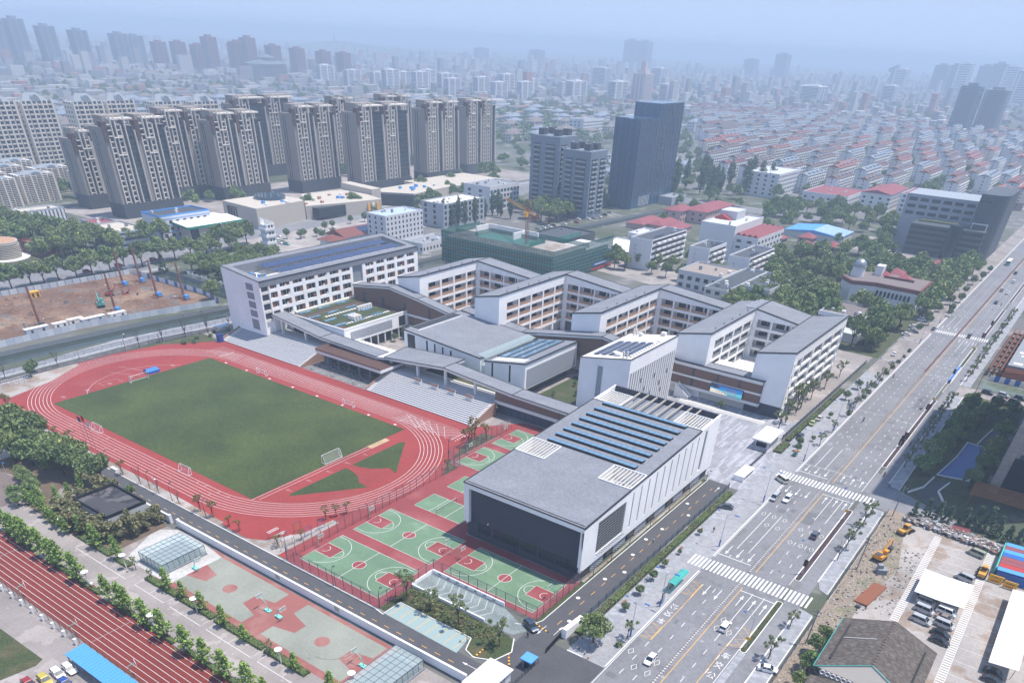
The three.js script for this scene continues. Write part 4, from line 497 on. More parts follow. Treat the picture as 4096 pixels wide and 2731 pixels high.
{ // ---------- cafeteria with green roof ----------
  const o = thing('cafeteria', 'low white cafeteria with planted green roof in front of the dormitory', 'building');
  bx(o, 'wall', M.white, -139, -104.5, 4.4, 9.5, -141.5, -102.5); bx(o, 'ground_floor', M.win, -137, -106.5, 0, 4.4, -140, -104); for (let k = 0; k < 9; k++) bx(o, 'column', M.plain, -105.2, -104.7, 0, 4.4, -140 + k * 4.4, -139.5 + k * 4.4);
  gb().box(-105.2, -104.5, 9.5, 10.4, -141.5, -102.5).box(-139, -105.2, 9.5, 10.4, -103.1, -102.5).to(o, 'parapet', M.plain);
  bx(o, 'lattice_wall', M.latticeW, -104.55, -104.4, 5.4, 8.6, -131, -106); bx(o, 'window', M.win, -104.55, -104.4, 5, 9, -139.5, -135.5);
  bx(o, 'roof_deck', std(0x4e4038, .9), -138.9, -105.2, 9.45, 9.56, -141.4, -103.1);
  for (const [x0, x1, z0, z1] of [[-138, -133.5, -140, -108], [-130, -124, -134, -108], [-120, -113, -138, -106], [-111, -106, -137, -108], [-124, -120, -128, -106]]) bx(o, 'grass_bed', M.lawn, x0, x1, 9.5, 9.72, z0, z1);
  for (let k = 0; k < 12; k++) { const x = -137 + (k % 4) * 8, z = -135 + Math.floor(k / 4) * 11 + (k % 2) * 2; bx(o, 'skylight', M.glassL, x, x + 1.4, 9.6, 10, z, z + 6.5); } for (let k = 0; k < 9; k++) bx(o, 'air_unit', M.offwhite, -116 + (k % 3) * 1.5, -114.8 + (k % 3) * 1.5, 9.6, 11.4, -120 + Math.floor(k / 3) * 1.6, -118.9 + Math.floor(k / 3) * 1.6); for (let k = 0; k < 6; k++) bx(o, 'air_unit', M.offwhite, -122.5, -121.2, 9.6, 11.4, -136 + k * 1.5, -134.9 + k * 1.5);
  for (let k = 0; k < 16; k++) bx(o, 'paver', M.plain, -112.6, -111.2, 9.6, 9.66, -137 + k * 1.7, -136 + k * 1.7); for (let k = 0; k < 12; k++) bx(o, 'paver', M.plain, -125.8, -124.4, 9.74, 9.8, -131 + k * 1.7, -130 + k * 1.7);
  bx(o, 'flower_bed', std(0xb9bdb0, 1), -139, -137.6, 9.6, 10.3, -138, -106);
}
{ // ---------- covered walk above the stands ----------
  const o = thing('covered_walk', 'long folded slate canopy on white columns along the top of the stands', 'canopy');
  const seg = (x0, x1, y0, y1, zb = -101.5, yb0 = y0, yb1 = y1) => { gb().slab(x0, x1, zb, -94.5, [y0 - 1, y1 - 1, yb1 - 1, yb0 - 1], [y0 - .12, y1 - .12, yb1 - .12, yb0 - .12]).to(o, 'fascia', M.plain); gb().slab(x0, x1, zb - .2, -94.3, [y0 - .12, y1 - .12, yb1 - .12, yb0 - .12], [y0 + .06, y1 + .06, yb1 + .06, yb0 + .06]).to(o, 'roof', M.slate); edge(o, [[x0, y0 + .06, -94.3], [x1, y1 + .06, -94.3], [x1, yb1 + .06, zb - .2], [x0, yb0 + .06, zb - .2]], M.black, .11); };
  seg(-144.5, -110.5, 11.8, 8); seg(-110.4, -78.4, 8, 7.3); seg(-74, -43.6, 8.1, 11, -107, 9, 11); seg(-43.5, -11.7, 11, 8.9); seg(-11.6, 21, 8.9, 8.4); gb().slab(-78.3, -74.1, -103, -94.5, [6.4, 7, 7, 6.4], [7.3, 8, 8, 7.3]).to(o, 'fascia', M.plain);
  for (const [x, y] of [[-136, 10], [-121.5, 8.4], [-72, 7.3], [-58, 8.6], [-44, 10], [-29.7, 9]]) bx(o, 'column', M.plain, x - .45, x + .45, 4.2, y, -96.6, -95.7);
  bx(o, 'rear_wall', M.glass, -135, -112, 4.2, 8, -101.6, -101.3); bx(o, 'rear_wall', M.glass, -70, -47, 4.2, 8, -106.5, -106.2);
  // balcony between the stands
  gb().box(-105, -68.5, 5, 6, -101.5, -86.4).to(o, 'balcony_slab', M.plain); bx(o, 'balcony_floor', M.brown, -104.8, -68.7, 6, 6.05, -101, -86.7); bx(o, 'balcony_rail', std(0x8a6a5c, .6), -105, -68.5, 6, 6.9, -86.55, -86.45); bx(o, 'balcony_rail', std(0x8a6a5c, .6), -105, -104.9, 6, 6.9, -96, -86.5); bx(o, 'underpass_wall', M.dgrey, -107, -70, 0, 5, -101.4, -98); for (let k = 0; k < 6; k++) bx(o, 'column', M.grey, -102 + k * 6, -101.5 + k * 6, 0, 5, -90, -89.5);
  // brown latticed storey east of the stands
  bx(o, 'ground_storey', M.char, -19.6, 25, 0, 4, -101, -96.6); for (let k = 0; k < 12; k++) bx(o, 'store_door', std(0x34405a, .6), -16 + k * 3.2, -13.3 + k * 3.2, .1, 3, -96.6, -96.45); bx(o, 'floor_band', M.plain, -19.6, 25, 4, 5, -101.2, -94.6); bx(o, 'lattice_panel', M.lattice, -19.6, 8, 5.02, 8.2, -95.3, -95.05); bx(o, 'lattice_panel', M.lattice, 8.4, 20.6, 5.02, 7.3, -95.3, -95.05); bx(o, 'upper_storey', M.dgrey, -19.6, 20.5, 5, 7.2, -101, -95.4);
}
sheet('underpass_paving', rect(-107, -70.5, -98, -80.2), .05, M.terraz);
bx(scene, 'podium', M.offwhite, -165, -106.9, .01, 4.18, -141.6, -102).userData.kind = 'structure'; bx(scene, 'podium', M.offwhite, -106.6, -19.7, .01, 4.2, -112, -101.6).userData.kind = 'structure';
for (const [x0, x1, lab] of [[-158.4, -107.5, 'concrete stands below the dormitory with bright stepped rows'], [-70.8, -18.5, 'concrete stands near the ball courts with bright stepped rows']]) {
  const o = thing('grandstand', lab, 'grandstand', 0, 0, 0, 0, 'stepped stands along the running track'); const n = 14;
  for (let k = 0; k < n; k++) { const z = -80.1 - k * .98; bx(o, 'riser', M.riser, x0, x1, Math.max(0, .3 * k - .2), .3 * (k + 1) - .06, z - .97 - (k === n - 1 ? 7 : 0), z); bx(o, 'tread', M.tread, x0, x1, .3 * (k + 1) - .055, .3 * (k + 1), z - .965 - (k === n - 1 ? 7 : 0), z + .03); }
  for (const x of [x0 + .2, x1 - 1.9]) for (let k = 0; k < 26; k++) bx(o, 'aisle_step', M.offwhite, x, x + 1.7, .3 * Math.floor(k / 2) + .02, .15 * (k + 1) + .1, -80.1 - k * .49 - .5, -80.1 - k * .49);
  const e = x1 + .15; gb().slab(e - .15, e + .15, -94, -80.1, [0, 0, 0, 0], [.9, .9, 5, 5]).to(o, 'side_rail', std(0x9a7a6a, .6)); gb().slab(x0 - .3, x0, -94, -80.1, [0, 0, 0, 0], [.9, .9, 5, 5]).to(o, 'side_rail', std(0x9a7a6a, .6));
  if (x0 > -100) for (let k = 0; k < 4; k++) { const x = -55.5 + k * 8.4; bx(o, 'viewing_box', M.plain, x, x + 2.6, 3.6, 4.9, -92.6, -91.5); bx(o, 'box_rail', std(0x9a7a6a, .6), x - .8, x + 3.4, 4.6, 5.5, -91.3, -91.2); }
}
{ // ---------- north walk ----------
  const o = thing('link_building', 'brown latticed link building with folded slate roof behind the cafeteria', 'building'); const P = [[-138, 15.4], [-115, 18.3], [-98, 16.4], [-79.5, 13.8]], Q = [[-79.4, 13.8], [-47, 11.2], [-8, 17.4], [2, 16]];
  const run = (L, z0, z1, yb) => { for (let i = 1; i < L.length; i++) { const [a, ya] = L[i - 1], [b, y] = L[i]; gb().slab(a, b, z0, z1, [ya - 1, y - 1, y - 1, ya - 1], [ya - .2, y - .2, y - .2, ya - .2]).to(o, 'fascia', M.plain); gb().slab(a, b, z0, z1 + .2, [ya - .2, y - .2, y - .2, ya - .2], [ya, y, y, ya]).to(o, 'roof', M.slate); edge(o, [[a, ya, z1 + .2], [b, y, z1 + .2], [b, y, z0], [a, ya, z0]], M.black, .11); gb().slab(a, b, z0 + .3, z1 - .3, [yb, yb, yb, yb], [ya - 1, y - 1, y - 1, ya - 1]).to(o, 'lattice_wall', M.lattice); } };
  run(P, -146.6, -141, 9.2); run(Q, -155, -149, 6.5);
  bx(o, 'floor_band', M.plain, -138, -79, 8.4, 9.2, -146.6, -140.9); bx(o, 'lower_wall', M.lattice, -104, -79, 4.6, 8.4, -146.3, -141.3); bx(o, 'floor_band', M.plain, -104, -79, 3.8, 4.6, -146.6, -141); for (const x of [-132, -120, -106.5, -92]) bx(o, 'wall_gap', M.dgrey, x, x + 1.4, 9.2, 13.4, -141.35, -141.2);
}
// ================= vegetation =================
const leafMat = new THREE.MeshStandardMaterial({ vertexColors: true, roughness: .95, side: THREE.DoubleSide });
const rdir = () => { const z = rr(-1, 1), t = rr(0, 6.283), r = Math.sqrt(1 - z * z); return V(r * Math.cos(t), z, r * Math.sin(t)); };
// leaf cloud: lobes [x,y,z,rx,ry]
function leaves(g, lobes, n, s, col, vr = .3, flat = .5) {
  const W = lobes.map(l => l[3] * l[3] + l[3] * l[4]), T = W.reduce((a, b) => a + b, 0);
  for (let i = 0; i < n; i++) {
    let q = rnd() * T, k = 0; while ((q -= W[k]) > 0 && k < W.length - 1) k++;
    const l = lobes[k], d = rdir(), r = Math.pow(rnd(), .28), c = V(l[0] + d.x * l[3] * r, l[1] + d.y * l[4] * r, l[2] + d.z * l[3] * r);
    const nn = d.clone().multiplyScalar(flat).add(rdir()).normalize(), a = V(nn.y, -nn.x, .3).cross(nn).normalize(), b = nn.clone().cross(a), e = s * rr(.6, 1.25), f = e * rr(.5, .9), m = 1 + rr(-vr, vr), h = rr(-.12, .12);
    g.col = [col[0] * m * (1 + h) * 1.5, col[1] * m * 1.5, col[2] * m * (1 - h) * 1.5];
    const P = (u, v) => [c.x + a.x * u + b.x * v, c.y + a.y * u + b.y * v, c.z + a.z * u + b.z * v]; g.quad(P(-e, 0), P(0, -f), P(e, 0), P(0, f));
  }
}
const TREE = {};
function treeKind(key, make, variants) { TREE[key] = Array.from({ length: variants }, make); }
const limb = (g, a, b, r0, r1) => g.tube(a, b, r0, r1, 5);
treeKind('camphor', () => { const t = gb(), c = gb(), L = []; limb(t, [0, 0, 0], [.1, 2.4, 0], .26, .18); for (let i = 0; i < 5; i++) { const a = i * 1.257 + rr(-.4, .4), r = rr(1.1, 2), y = rr(4, 5.6); limb(t, [.1, 2.3, 0], [Math.cos(a) * r, y, Math.sin(a) * r], .14, .04); L.push([Math.cos(a) * r * 1.15, y + rr(-.3, .5), Math.sin(a) * r * 1.15, rr(1.4, 2), rr(1.1, 1.5)]); } for (let i = 0; i < 3; i++) L.push([rr(-.8, .8), rr(5.6, 6.6), rr(-.8, .8), rr(1.1, 1.6), rr(.9, 1.2)]); for (let i = 0; i < 5; i++) { const a = rr(0, 6.28); L.push([Math.cos(a) * rr(1.8, 2.9), rr(3.4, 5), Math.sin(a) * rr(1.8, 2.9), rr(.7, 1.1), rr(.6, .9)]); } const q = rr(.8, 1.2), w = rr(.85, 1.08); leaves(c, L, 2000, .31, [.1 * q * w, .135 * q, .048 * q], .35); return [t.geo(), c.geo()]; }, 5);
treeKind('ginkgo', () => { const t = gb(), c = gb(), L = []; limb(t, [0, 0, 0], [0, 6, 0], .13, .03); for (let k = 0; k < 11; k++) { const y = 1.7 + k * .45, R = (1 - k / 12) * 1.75; for (let i = 0; i < 4; i++) { const a = k * 1.1 + i * 1.57 + rr(-.4, .4), r = R * rr(.75, 1.15); limb(t, [0, y - .2, 0], [Math.cos(a) * r, y + .35, Math.sin(a) * r], .035, .01); for (let q = .35; q <= 1; q += .32) L.push([Math.cos(a) * r * q, y - .2 + .55 * q, Math.sin(a) * r * q, .3, .24]); } } leaves(c, L, 1400, .2, [.15, .225, .055], .3, .3); return [t.geo(), c.geo()]; }, 4);
treeKind('sparse', () => { const t = gb(), c = gb(), L = []; limb(t, [0, 0, 0], [.1, 2.2, 0], .13, .1); for (let i = 0; i < 7; i++) { const a = i * .9 + rr(-.3, .3), r = rr(.6, 1.5), y = rr(3.6, 5.2), m = [Math.cos(a) * r * .5, (2 + y) / 2, Math.sin(a) * r * .5]; limb(t, [.1, rr(1.7, 2.2), 0], m, .07, .045); limb(t, m, [Math.cos(a) * r, y, Math.sin(a) * r], .045, .015); for (let q = 0; q < 3; q++) L.push([Math.cos(a) * r + rr(-.4, .4), y + rr(-.7, .4), Math.sin(a) * r + rr(-.4, .4), .38, .3]); } leaves(c, L, 560, .17, [.1, .125, .05], .35, .2); return [t.geo(), c.geo()]; }, 4);
treeKind('autumn', () => { const t = gb(), c = gb(), L = []; limb(t, [0, 0, 0], [.15, 2, 0], .13, .09); for (let i = 0; i < 5; i++) { const a = i * 1.25 + rr(-.3, .3), r = rr(.4, .9), y = rr(2.8, 4); limb(t, [.15, 1.8, 0], [Math.cos(a) * r, y, Math.sin(a) * r], .07, .03); L.push([Math.cos(a) * r, y, Math.sin(a) * r, .5, .42]); } leaves(c, L, 260, .15, [.12, .09, .032], .4, .2); return [t.geo(), c.geo()]; }, 3);
treeKind('bare', () => { const t = gb(), c = gb(); limb(t, [0, 0, 0], [.1, 1.6, 0], .12, .09); const L = []; for (let i = 0; i < 7; i++) { const a = i * .9 + rr(-.3, .3), r = rr(.5, 1.2), y = rr(3.4, 5), m = [Math.cos(a) * r * .45, 2.6, Math.sin(a) * r * .45]; limb(t, [.1, 1.4, 0], m, .06, .04); limb(t, m, [Math.cos(a) * r, y, Math.sin(a) * r], .04, .012); for (let q = 0; q < 4; q++) { const f = rr(.3, .9), p = [m[0] + (Math.cos(a) * r - m[0]) * f, m[1] + (y - m[1]) * f, m[2] + (Math.sin(a) * r - m[2]) * f]; limb(t, p, [p[0] + rr(-.5, .5), p[1] + rr(.4, 1), p[2] + rr(-.5, .5)], .02, .008); } L.push([Math.cos(a) * r, y, Math.sin(a) * r, .3, .3]); } leaves(c, L, 24, .08, [.1, .08, .04], .3); return [t.geo(), c.geo()]; }, 3);
treeKind('poplar', () => { const t = gb(), c = gb(), L = []; limb(t, [0, 0, 0], [0, 11, 0], .25, .05); for (let k = 0; k < 14; k++) { const y = 2 + k * .85, R = 1.5 * Math.sin(Math.min(1, (k + 2) / 8) * 1.57) * (k > 9 ? (15 - k) / 6 : 1), a = rr(0, 6.28); L.push([Math.cos(a) * R * .7, y, Math.sin(a) * R * .7, R * .8 + .2, .9], [-Math.cos(a) * R * .6, y + .4, -Math.sin(a) * R * .6, R * .7 + .2, .8]); } leaves(c, L, 1100, .4, [.066, .102, .055], .35); return [t.geo(), c.geo()]; }, 3);
treeKind('conifer', () => { const t = gb(), c = gb(), L = []; limb(t, [0, 0, 0], [0, 8, 0], .2, .04); for (let k = 0; k < 10; k++) { const y = 1 + k * .72, R = (1 - k / 10.5) * 2.2; for (let i = 0; i < 5; i++) { const a = rr(0, 6.28); L.push([Math.cos(a) * R * .75, y, Math.sin(a) * R * .75, .55, .28]); } } leaves(c, L, 1000, .34, [.05, .082, .05], .3); return [t.geo(), c.geo()]; }, 2);
treeKind('bamboo', () => { const t = gb(), c = gb(), L = []; for (let i = 0; i < 6; i++) limb(t, [rr(-1, 1), 0, rr(-1, 1)], [rr(-1.3, 1.3), 3.6, rr(-1.3, 1.3)], .04, .02); for (let i = 0; i < 16; i++) L.push([rr(-1.5, 1.5), rr(1, 3.9), rr(-1.5, 1.5), .6, .6]); leaves(c, L, 900, .3, [.12, .118, .055], .35, .3); return [t.geo(), c.geo()]; }, 3);
treeKind('round', () => { const t = gb(), c = gb(), L = [[0, 1.9, 0, 1.1, 1]]; limb(t, [0, 0, 0], [0, 1.4, 0], .09, .07); for (let i = 0; i < 6; i++) { const a = i * 1.05; L.push([Math.cos(a) * .6, rr(1.6, 2.3), Math.sin(a) * .6, .6, .55]); } leaves(c, L, 420, .22, [.075, .11, .045], .35); return [t.geo(), c.geo()]; }, 3);
treeKind('bush', () => { const t = gb(), c = gb(), L = [[0, .5, 0, .8, .55]]; limb(t, [0, 0, 0], [0, .4, 0], .06, .04); for (let i = 0; i < 5; i++) L.push([rr(-.5, .5), rr(.4, .8), rr(-.5, .5), .45, .4]); leaves(c, L, 240, .19, [.08, .11, .045], .35); return [t.geo(), c.geo()]; }, 2);
const TN = { camphor: ['broadleaf_tree', 'tree'], ginkgo: ['ginkgo_tree', 'tree'], sparse: ['young_tree', 'tree'], autumn: ['pruned_tree', 'tree'], bare: ['bare_tree', 'tree'], poplar: ['poplar_tree', 'tree'], conifer: ['conifer_tree', 'tree'], bamboo: ['bamboo_clump', 'bamboo'], round: ['clipped_tree', 'tree'], bush: ['round_bush', 'bush'] };
function tree(kind, x, z, s, label, group, y = 0, sy = 1) {
  const v = pick(TREE[kind]), o = thing(TN[kind][0], label, TN[kind][1], x, y, z, rr(0, 6.28), group); o.scale.set(s, s * sy, s); mesh(o, 'trunk', v[0], M.trunk); mesh(o, 'crown', v[1], leafMat); return o;
}
function stakes(o, h = 1.7, mat = M.wood) { const g = gb(); for (let i = 0; i < 3; i++) { const a = i * 2.09; g.tube([Math.cos(a) * .8, 0, Math.sin(a) * .8], [Math.cos(a) * .08, h, Math.sin(a) * .08], .035, .03, 4); } stuff(g.to(o, 'tree_stakes', mat)); }
function row(kind, pts, s, lab, group, o = {}) { pts.forEach(([x, z, k], i) => { const t = tree(kind, x, z, s * (k ?? 1) * rr(.88, 1.12), lab(i), group, o.y ?? 0, o.sy ?? rr(.92, 1.1)); if (o.stake) stakes(t); }); }
// hedge with a leafy surface
function hedge(x0, x1, z0, z1, h, label, col = [.05, .085, .026], group, y = 0) {
  const o = thing('hedge', label, 'hedge', (x0 + x1) / 2, y, (z0 + z1) / 2, 0, group), a = (x1 - x0) / 2, b = (z1 - z0) / 2; bx(o, 'branches', std(0x55623a, 1), -a + .1, a - .1, 0, h - .08, -b + .1, b - .1);
  const g = gb(), n = Math.min(2600, Math.floor((4 * a * b + 2 * h * (a + b) * 2) * 16)); for (let i = 0; i < n; i++) { const f = rnd() * (4 * a * b + 4 * h * (a + b)); let c; if (f < 4 * a * b) c = V(rr(-a, a), h + rr(-.1, .12), rr(-b, b)); else c = rnd() < a / (a + b) ? V(rr(-a, a), rr(0, h), (rnd() < .5 ? -b : b) + rr(-.08, .08)) : V((rnd() < .5 ? -a : a) + rr(-.08, .08), rr(0, h), rr(-b, b)); const nn = rdir(), u = V(nn.y, -nn.x, .3).cross(nn).normalize(), w = nn.clone().cross(u), e = rr(.1, .2), m = rr(.65, 1.35); g.col = col.map(q => q * m); const P = (p, q) => [c.x + u.x * p + w.x * q, c.y + u.y * p + w.y * q, c.z + u.z * p + w.z * q]; g.quad(P(-e, 0), P(0, -e * .7), P(e, 0), P(0, e * .7)); }
  g.to(o, 'foliage', leafMat); return o;
}
// old school rows
row('ginkgo', [[-70.1, 54.8], [-66, 55], [-62.5, 55.3], [-59, 55], [-56.4, 55.1], [-49.8, 55.3], [-45.5, 55], [-41.8, 55.2], [-33.4, 55.5], [-20.2, 55.5], [-14.6, 55.3], [-12.2, 55.3], [-5, 55.6], [2.1, 55.7], [10.5, 55.7], [16.9, 55.6], [23.5, 55.7], [30.2, 55.1], [36, 55.4]], 1.15, i => `bright green ginkgo beside the red lanes, ${ord(i)} from the left edge`, 'ginkgos beside the red lanes');
row('ginkgo', [[-43.8, 44.7], [-35.1, 44.2], [-13.7, 44.4, .85], [-7.7, 44.2, .8], [-.2, 44.3, .9], [8.5, 44.9, .95], [16.6, 45.5, .75], [32.6, 45, .85], [43.4, 44.7, .85]], 1, i => `ginkgo in the clipped hedge beside the old court, ${ord(i)} from the bamboo`, 'ginkgos beside the old court');
row('sparse', [[-27.6, 44.2], [-21.3, 44.1, .7], [24.3, 44.7, .8]], .7, i => `thin young tree in the hedge by the old court, ${ord(i)} from the left`, 'thin trees beside the old court');
for (const [i, [a, b]] of [[-70, -54.2], [-48.5, -24.4], [-20.1, 5], [9.4, 38]].entries()) hedge(a, b, 54.9, 56.1, .8, `clipped green hedge under the ginkgos by the red lanes, ${ord(i)} from the left`, [.055, .09, .026], 'hedges by the red lanes');
for (const [i, [a, b]] of [[-52.6, -37.9], [-35.4, -29.8], [-22, -9.7], [-9.2, 4.2], [5.1, 21.8], [22.7, 35.8]].entries()) hedge(a, b, 43.6, 45.4, .7, `clipped green hedge between parking lines and old court, ${ord(i)} from the bamboo`, [.06, .1, .028], 'hedges by the old court');
// left cluster
row('camphor', [[-124.4, 23.6], [-118, 29], [-114, 28.4], [-112.5, 24.2], [-106, 27], [-101.5, 31.5], [-100.4, 25.6], [-94, 26], [-88.8, 29], [-90.4, 24.4], [-83, 27], [-77.3, 26.1, .8], [-75.8, 24.2, .8], [-121, 34], [-108, 34]], 1.4, i => `dense dark tree in the grove left of the track, ${ord(i)} from the far end`, 'grove left of the running track');
row('bamboo', [[-71.7, 27.4], [-68.6, 28.4], [-66, 27], [-66, 30], [-66, 34], [-66, 38], [-65.9, 41], [-61, 41.5], [-57, 41.5], [-52.5, 41.5], [-49, 41], [-46, 41], [-43.5, 39], [-42.8, 36.5], [-43, 33.6], [-43, 30.6], [-44, 28], [-62, 44], [-56, 43.6]], 1.35, i => `olive bamboo clump round the flat grey roof, ${ord(i)} going round from the lane`, 'bamboo round the flat roof');
row('ginkgo', [[-94.8, 31], [-76.4, 41.8], [-73.9, 38.6], [-74, 35.1], [-76.2, 30.5], [-73.5, 44.4], [-69, 44.6], [-65.7, 45.6], [-61, 46], [-56.4, 46], [-53.2, 43.6], [-79, 44]], .85, i => `leafy tree between the tiled square and the bamboo, ${ord(i)} from the grove`, 'trees by the tiled square');
row('camphor', [[-96, 37.6, .7], [-92, 38.4, .7], [-88, 38.8, .7], [-84.5, 40, .75], [-81.5, 42, .7], [-84.5, 45, .7], [-80.5, 46.5, .65]], .9, i => `low spreading green tree over the tiled square, ${ord(i)} from the white building`, 'trees over the tiled square');
tree('round', -62.3, 23.3, 1.3, 'single round bush beside the service lane near the flat roof');
// around the track
row('autumn', [[-152.6, 14.5], [-147.7, 15.4, 1.2], [-139.4, 15], [-126.8, 16, 1.1], [-115.7, 16.9], [-107.7, 16.4, 1.1], [-76.2, 17.6], [-40, 16.4, 1.3], [-34.5, 16, 1.1], [-27, 16.4, .8], [-23, 16.2, .8], [-8.4, 15], [-6.6, 8.6, .8]], 1.05, i => `pruned brown-leaved tree along the near side of the track, ${ord(i)} from the far left`, 'pruned trees along the track', { stake: 1 });
row('bare', [[-67, 17.6, 1.2], [-57.9, 17.6, 1.1], [-48.3, 17.5]], 1.05, i => `leafless tree along the near straight of the track, ${ord(i)} from the flagpoles`, 'leafless trees along the track', { stake: 1 });
row('bare', [[-180.3, 1.5], [-177.8, -17.7], [-176, -51.7], [-175, -62, 1.2], [-173, -72, 1.3], [-171, -82, 1.3], [-172, -94, 1.3]], 1.3, i => `leafless tree on the canal side path beside the track, ${ord(i)} from the left edge`, 'leafless trees by the canal');
row('round', [[-174.5, -5.4, 1.2], [-178.5, -8.9, 1.3]], 1.2, i => `leafy propped tree by the exercise bars, ${['nearer', 'farther'][i]} one`, 'propped trees by the bars');
row('autumn', [[-9.6, -3, .9], [-8.6, -6, .9], [-7.6, -9, .8], [-9, -66, 1.5], [-10, -69, 1.3], [-11, -72, 1.6], [-8.4, -75, 1.2], [-3.6, -49, .9]], 1.1, i => `slender tree by the court fence beside the track bend, ${ord(i)} from the fitness frames`, 'slender trees by the court fence', { stake: 1 });
row('bush', [[-166, -66], [-164, -70], [-168, -74], [-166, -80], [-169, -84], [-167, -90]], 1.3, i => `low bush on the grass slope beside the canal path, ${ord(i)} from the track`, 'bushes on the grass slope');
// garden south of the gym
row('sparse', [[33.8, 10.8, 1.1], [41.4, 10.9, 1.15], [50, 10.8, 1.1], [62.2, 11.2, 1.05]], 1.3, i => `propped tree in the planted bed between parking bays and ramp, ${ord(i)} from the courts`, 'propped trees in the planted bed', { stake: 1 });
{ const c = gb(), L = []; for (let i = 0; i < 130; i++) L.push([rr(32, 60), .35, i % 3 ? rr(6.8, 12.2) : rr(8, 12.6), .6, .4]); leaves(c, L, 5200, .2, [.095, .11, .045], .45); stuff(tag(c.to(scene, 'ground_cover', leafMat), 'low mixed shrubs filling the bed beside the ramp', 'shrubs')); }
row('camphor', [[78.2, -3.6, 1.06]], 1.05, () => 'big round broadleaf tree beside the school gate', undefined);
tree('sparse', 83.6, -10.2, .95, 'thin leafy tree at the kerb by the near lamp, beside the big round tree'); tree('bush', 83.6, -6.4, 1.1, 'round bush at the end of the kerb strip below the thin tree');
row('round', [[78, -19], [77.4, -27.2], [77, -35.2], [76.6, -42.6, .8], [77, -50.8, .55], [76.8, -64, .7]], .95, i => `small clipped tree in a square pit on the school footway, ${ord(i)} from the gate`, 'clipped trees on the school footway');
row('sparse', [[112.4, -38.8], [112.7, -23.8, 1.1], [112.4, -83.9, 1.05], [112.4, -91.8], [112.4, -100.2], [112.5, -108.1]], 1.05, i => `staked tree on the east footway beside the dusty lot, ${ord(i)} from the near end`, 'staked trees by the dusty lot', { stake: 1 }); tree('bare', 112.4, -76, 1.15, 'leafless staked tree on the east footway facing the digger');
row('sparse', Array.from({ length: 10 }, (_, i) => [112.4, -149.8 - i * 8.4]), 1, i => `staked tree along the park side footway, ${ord(i)} beyond the side street`, 'staked trees along the park side', { stake: 1 });
row('sparse', Array.from({ length: 16 }, (_, i) => [112.6, -258 - i * 8.5]), 1, i => `small tree on the far east footway, ${ord(i)} beyond the building pit`, 'small trees on the far east footway');
row('sparse', [[84, -148.6], [83.9, -163.2], [83.7, -182], [83.6, -192.9], [83.3, -201.5], [83.2, -209], [83, -217], [83, -226], [83, -236], [83, -247]], .95, i => `thin kerbside tree on the school side of the avenue, ${ord(i)} beyond the crossing`, 'thin kerbside trees on the school side');
row('round', [[78, -199.1, 1.3], [78.3, -214.4, 1.4], [79, -176, .8], [78.6, -142, 1.1], [79.6, -138, 1], [81, -150, .8]], 1, i => `round leafy tree on the pavement outside the classrooms, ${ord(i)} listed from the bend`, 'round trees outside the classrooms');
row('bush', [[83.6, -186], [83.8, -184], [83.4, -206], [83.4, -213], [83.2, -222], [83.2, -232], [83.2, -242], [83.2, -252], [83.2, -262], [83.2, -272], [83.2, -282]], 1.2, i => `round kerbside bush on the school side, ${ord(i)} beyond the second crossing`, 'kerbside bushes on the school side');
row('sparse', [[67.6, -152, 1.3], [67.4, -160, 1.3], [67.2, -172, 1.4], [67, -178, 1.4], [67, -190, 1.3], [67.4, -206, 1.2], [68, -224, 1.1]], 1.25, i => `tall loose tree behind the school fence beside the classrooms, ${ord(i)} from the entrance`, 'loose trees behind the school fence');
{ let i = 0; for (let z = -4; z > -93; z -= 8.1) hedge(72.9, 74.7, z - 8, z, .75, `trimmed roadside hedge strip along the school fence, ${ord(i++)} from the gate`, i % 2 ? [.06, .1, .024] : [.05, .038, .036], 'hedge strips along the school fence'); for (let z = -144; z > -208; z -= 8.1) hedge(73, 74.8, z - 8, z, .75, `trimmed roadside hedge strip beside the classrooms, ${ord(i++ - 11)} from the guard lodge`, i % 2 ? [.062, .1, .024] : [.05, .04, .038], 'hedge strips beside the classrooms'); }
hedge(73.4, 76, 19, 34, .8, 'trimmed dark hedge beside the blue booth outside the gate', [.05, .06, .034]); hedge(73, 76, -141, -132, .8, 'trimmed hedge beside the white entrance lodge', [.055, .062, .03]);
row('conifer', [[126, -117, .8], [129, -118, .9], [132, -119, .8], [136, -120, .9], [139, -120, .9], [142, -120.6, 1], [145, -119, .9], [148, -117, .9], [150.5, -115.4, .8], [123, -114.5, .7], [153, -118, .9]], .95, i => `dark shrub-like tree behind the rubble heap, ${ord(i)} from the avenue`, 'dark trees behind the rubble heap');
row('camphor', [[120.5, -31.8, .8], [120.7, -37.5, .8], [121.1, -25, .9], [121, -18, .8], [134, -16, .6]], .8, i => `dark leafy tree beside the tiled roof house, ${ord(i)} along the fence`, 'dark trees beside the tiled roof house');
row('camphor', [[118, -146, .8], [119, -152, .8], [118, -160, .9], [120, -166, .8], [118.5, -174, .9], [121, -181, .9], [119, -190, .8], [123, -194, .9], [119, -202, .9], [124, -206, .8], [120, -214, .8], [127, -214, .9], [134.6, -196, .8], [134.6, -180, .8], [134, -170, .8], [134.6, -160, .9], [133, -147, .8], [120, -224, .8], [128, -226, .7], [134, -222, .8]], 1.25, i => `dark leafy tree in the shaded park by the avenue, ${ord(i)} in order of distance`, 'trees in the shaded park');
row('bare', [[118, -168], [123, -186, 1.2], [126, -200, 1.2], [131, -176], [122, -218, 1.2], [131, -230, 1.2]], 1.2, i => `leafless tree in the shaded park by the blue pool, ${ord(i)} in order of distance`, 'leafless trees in the shaded park');
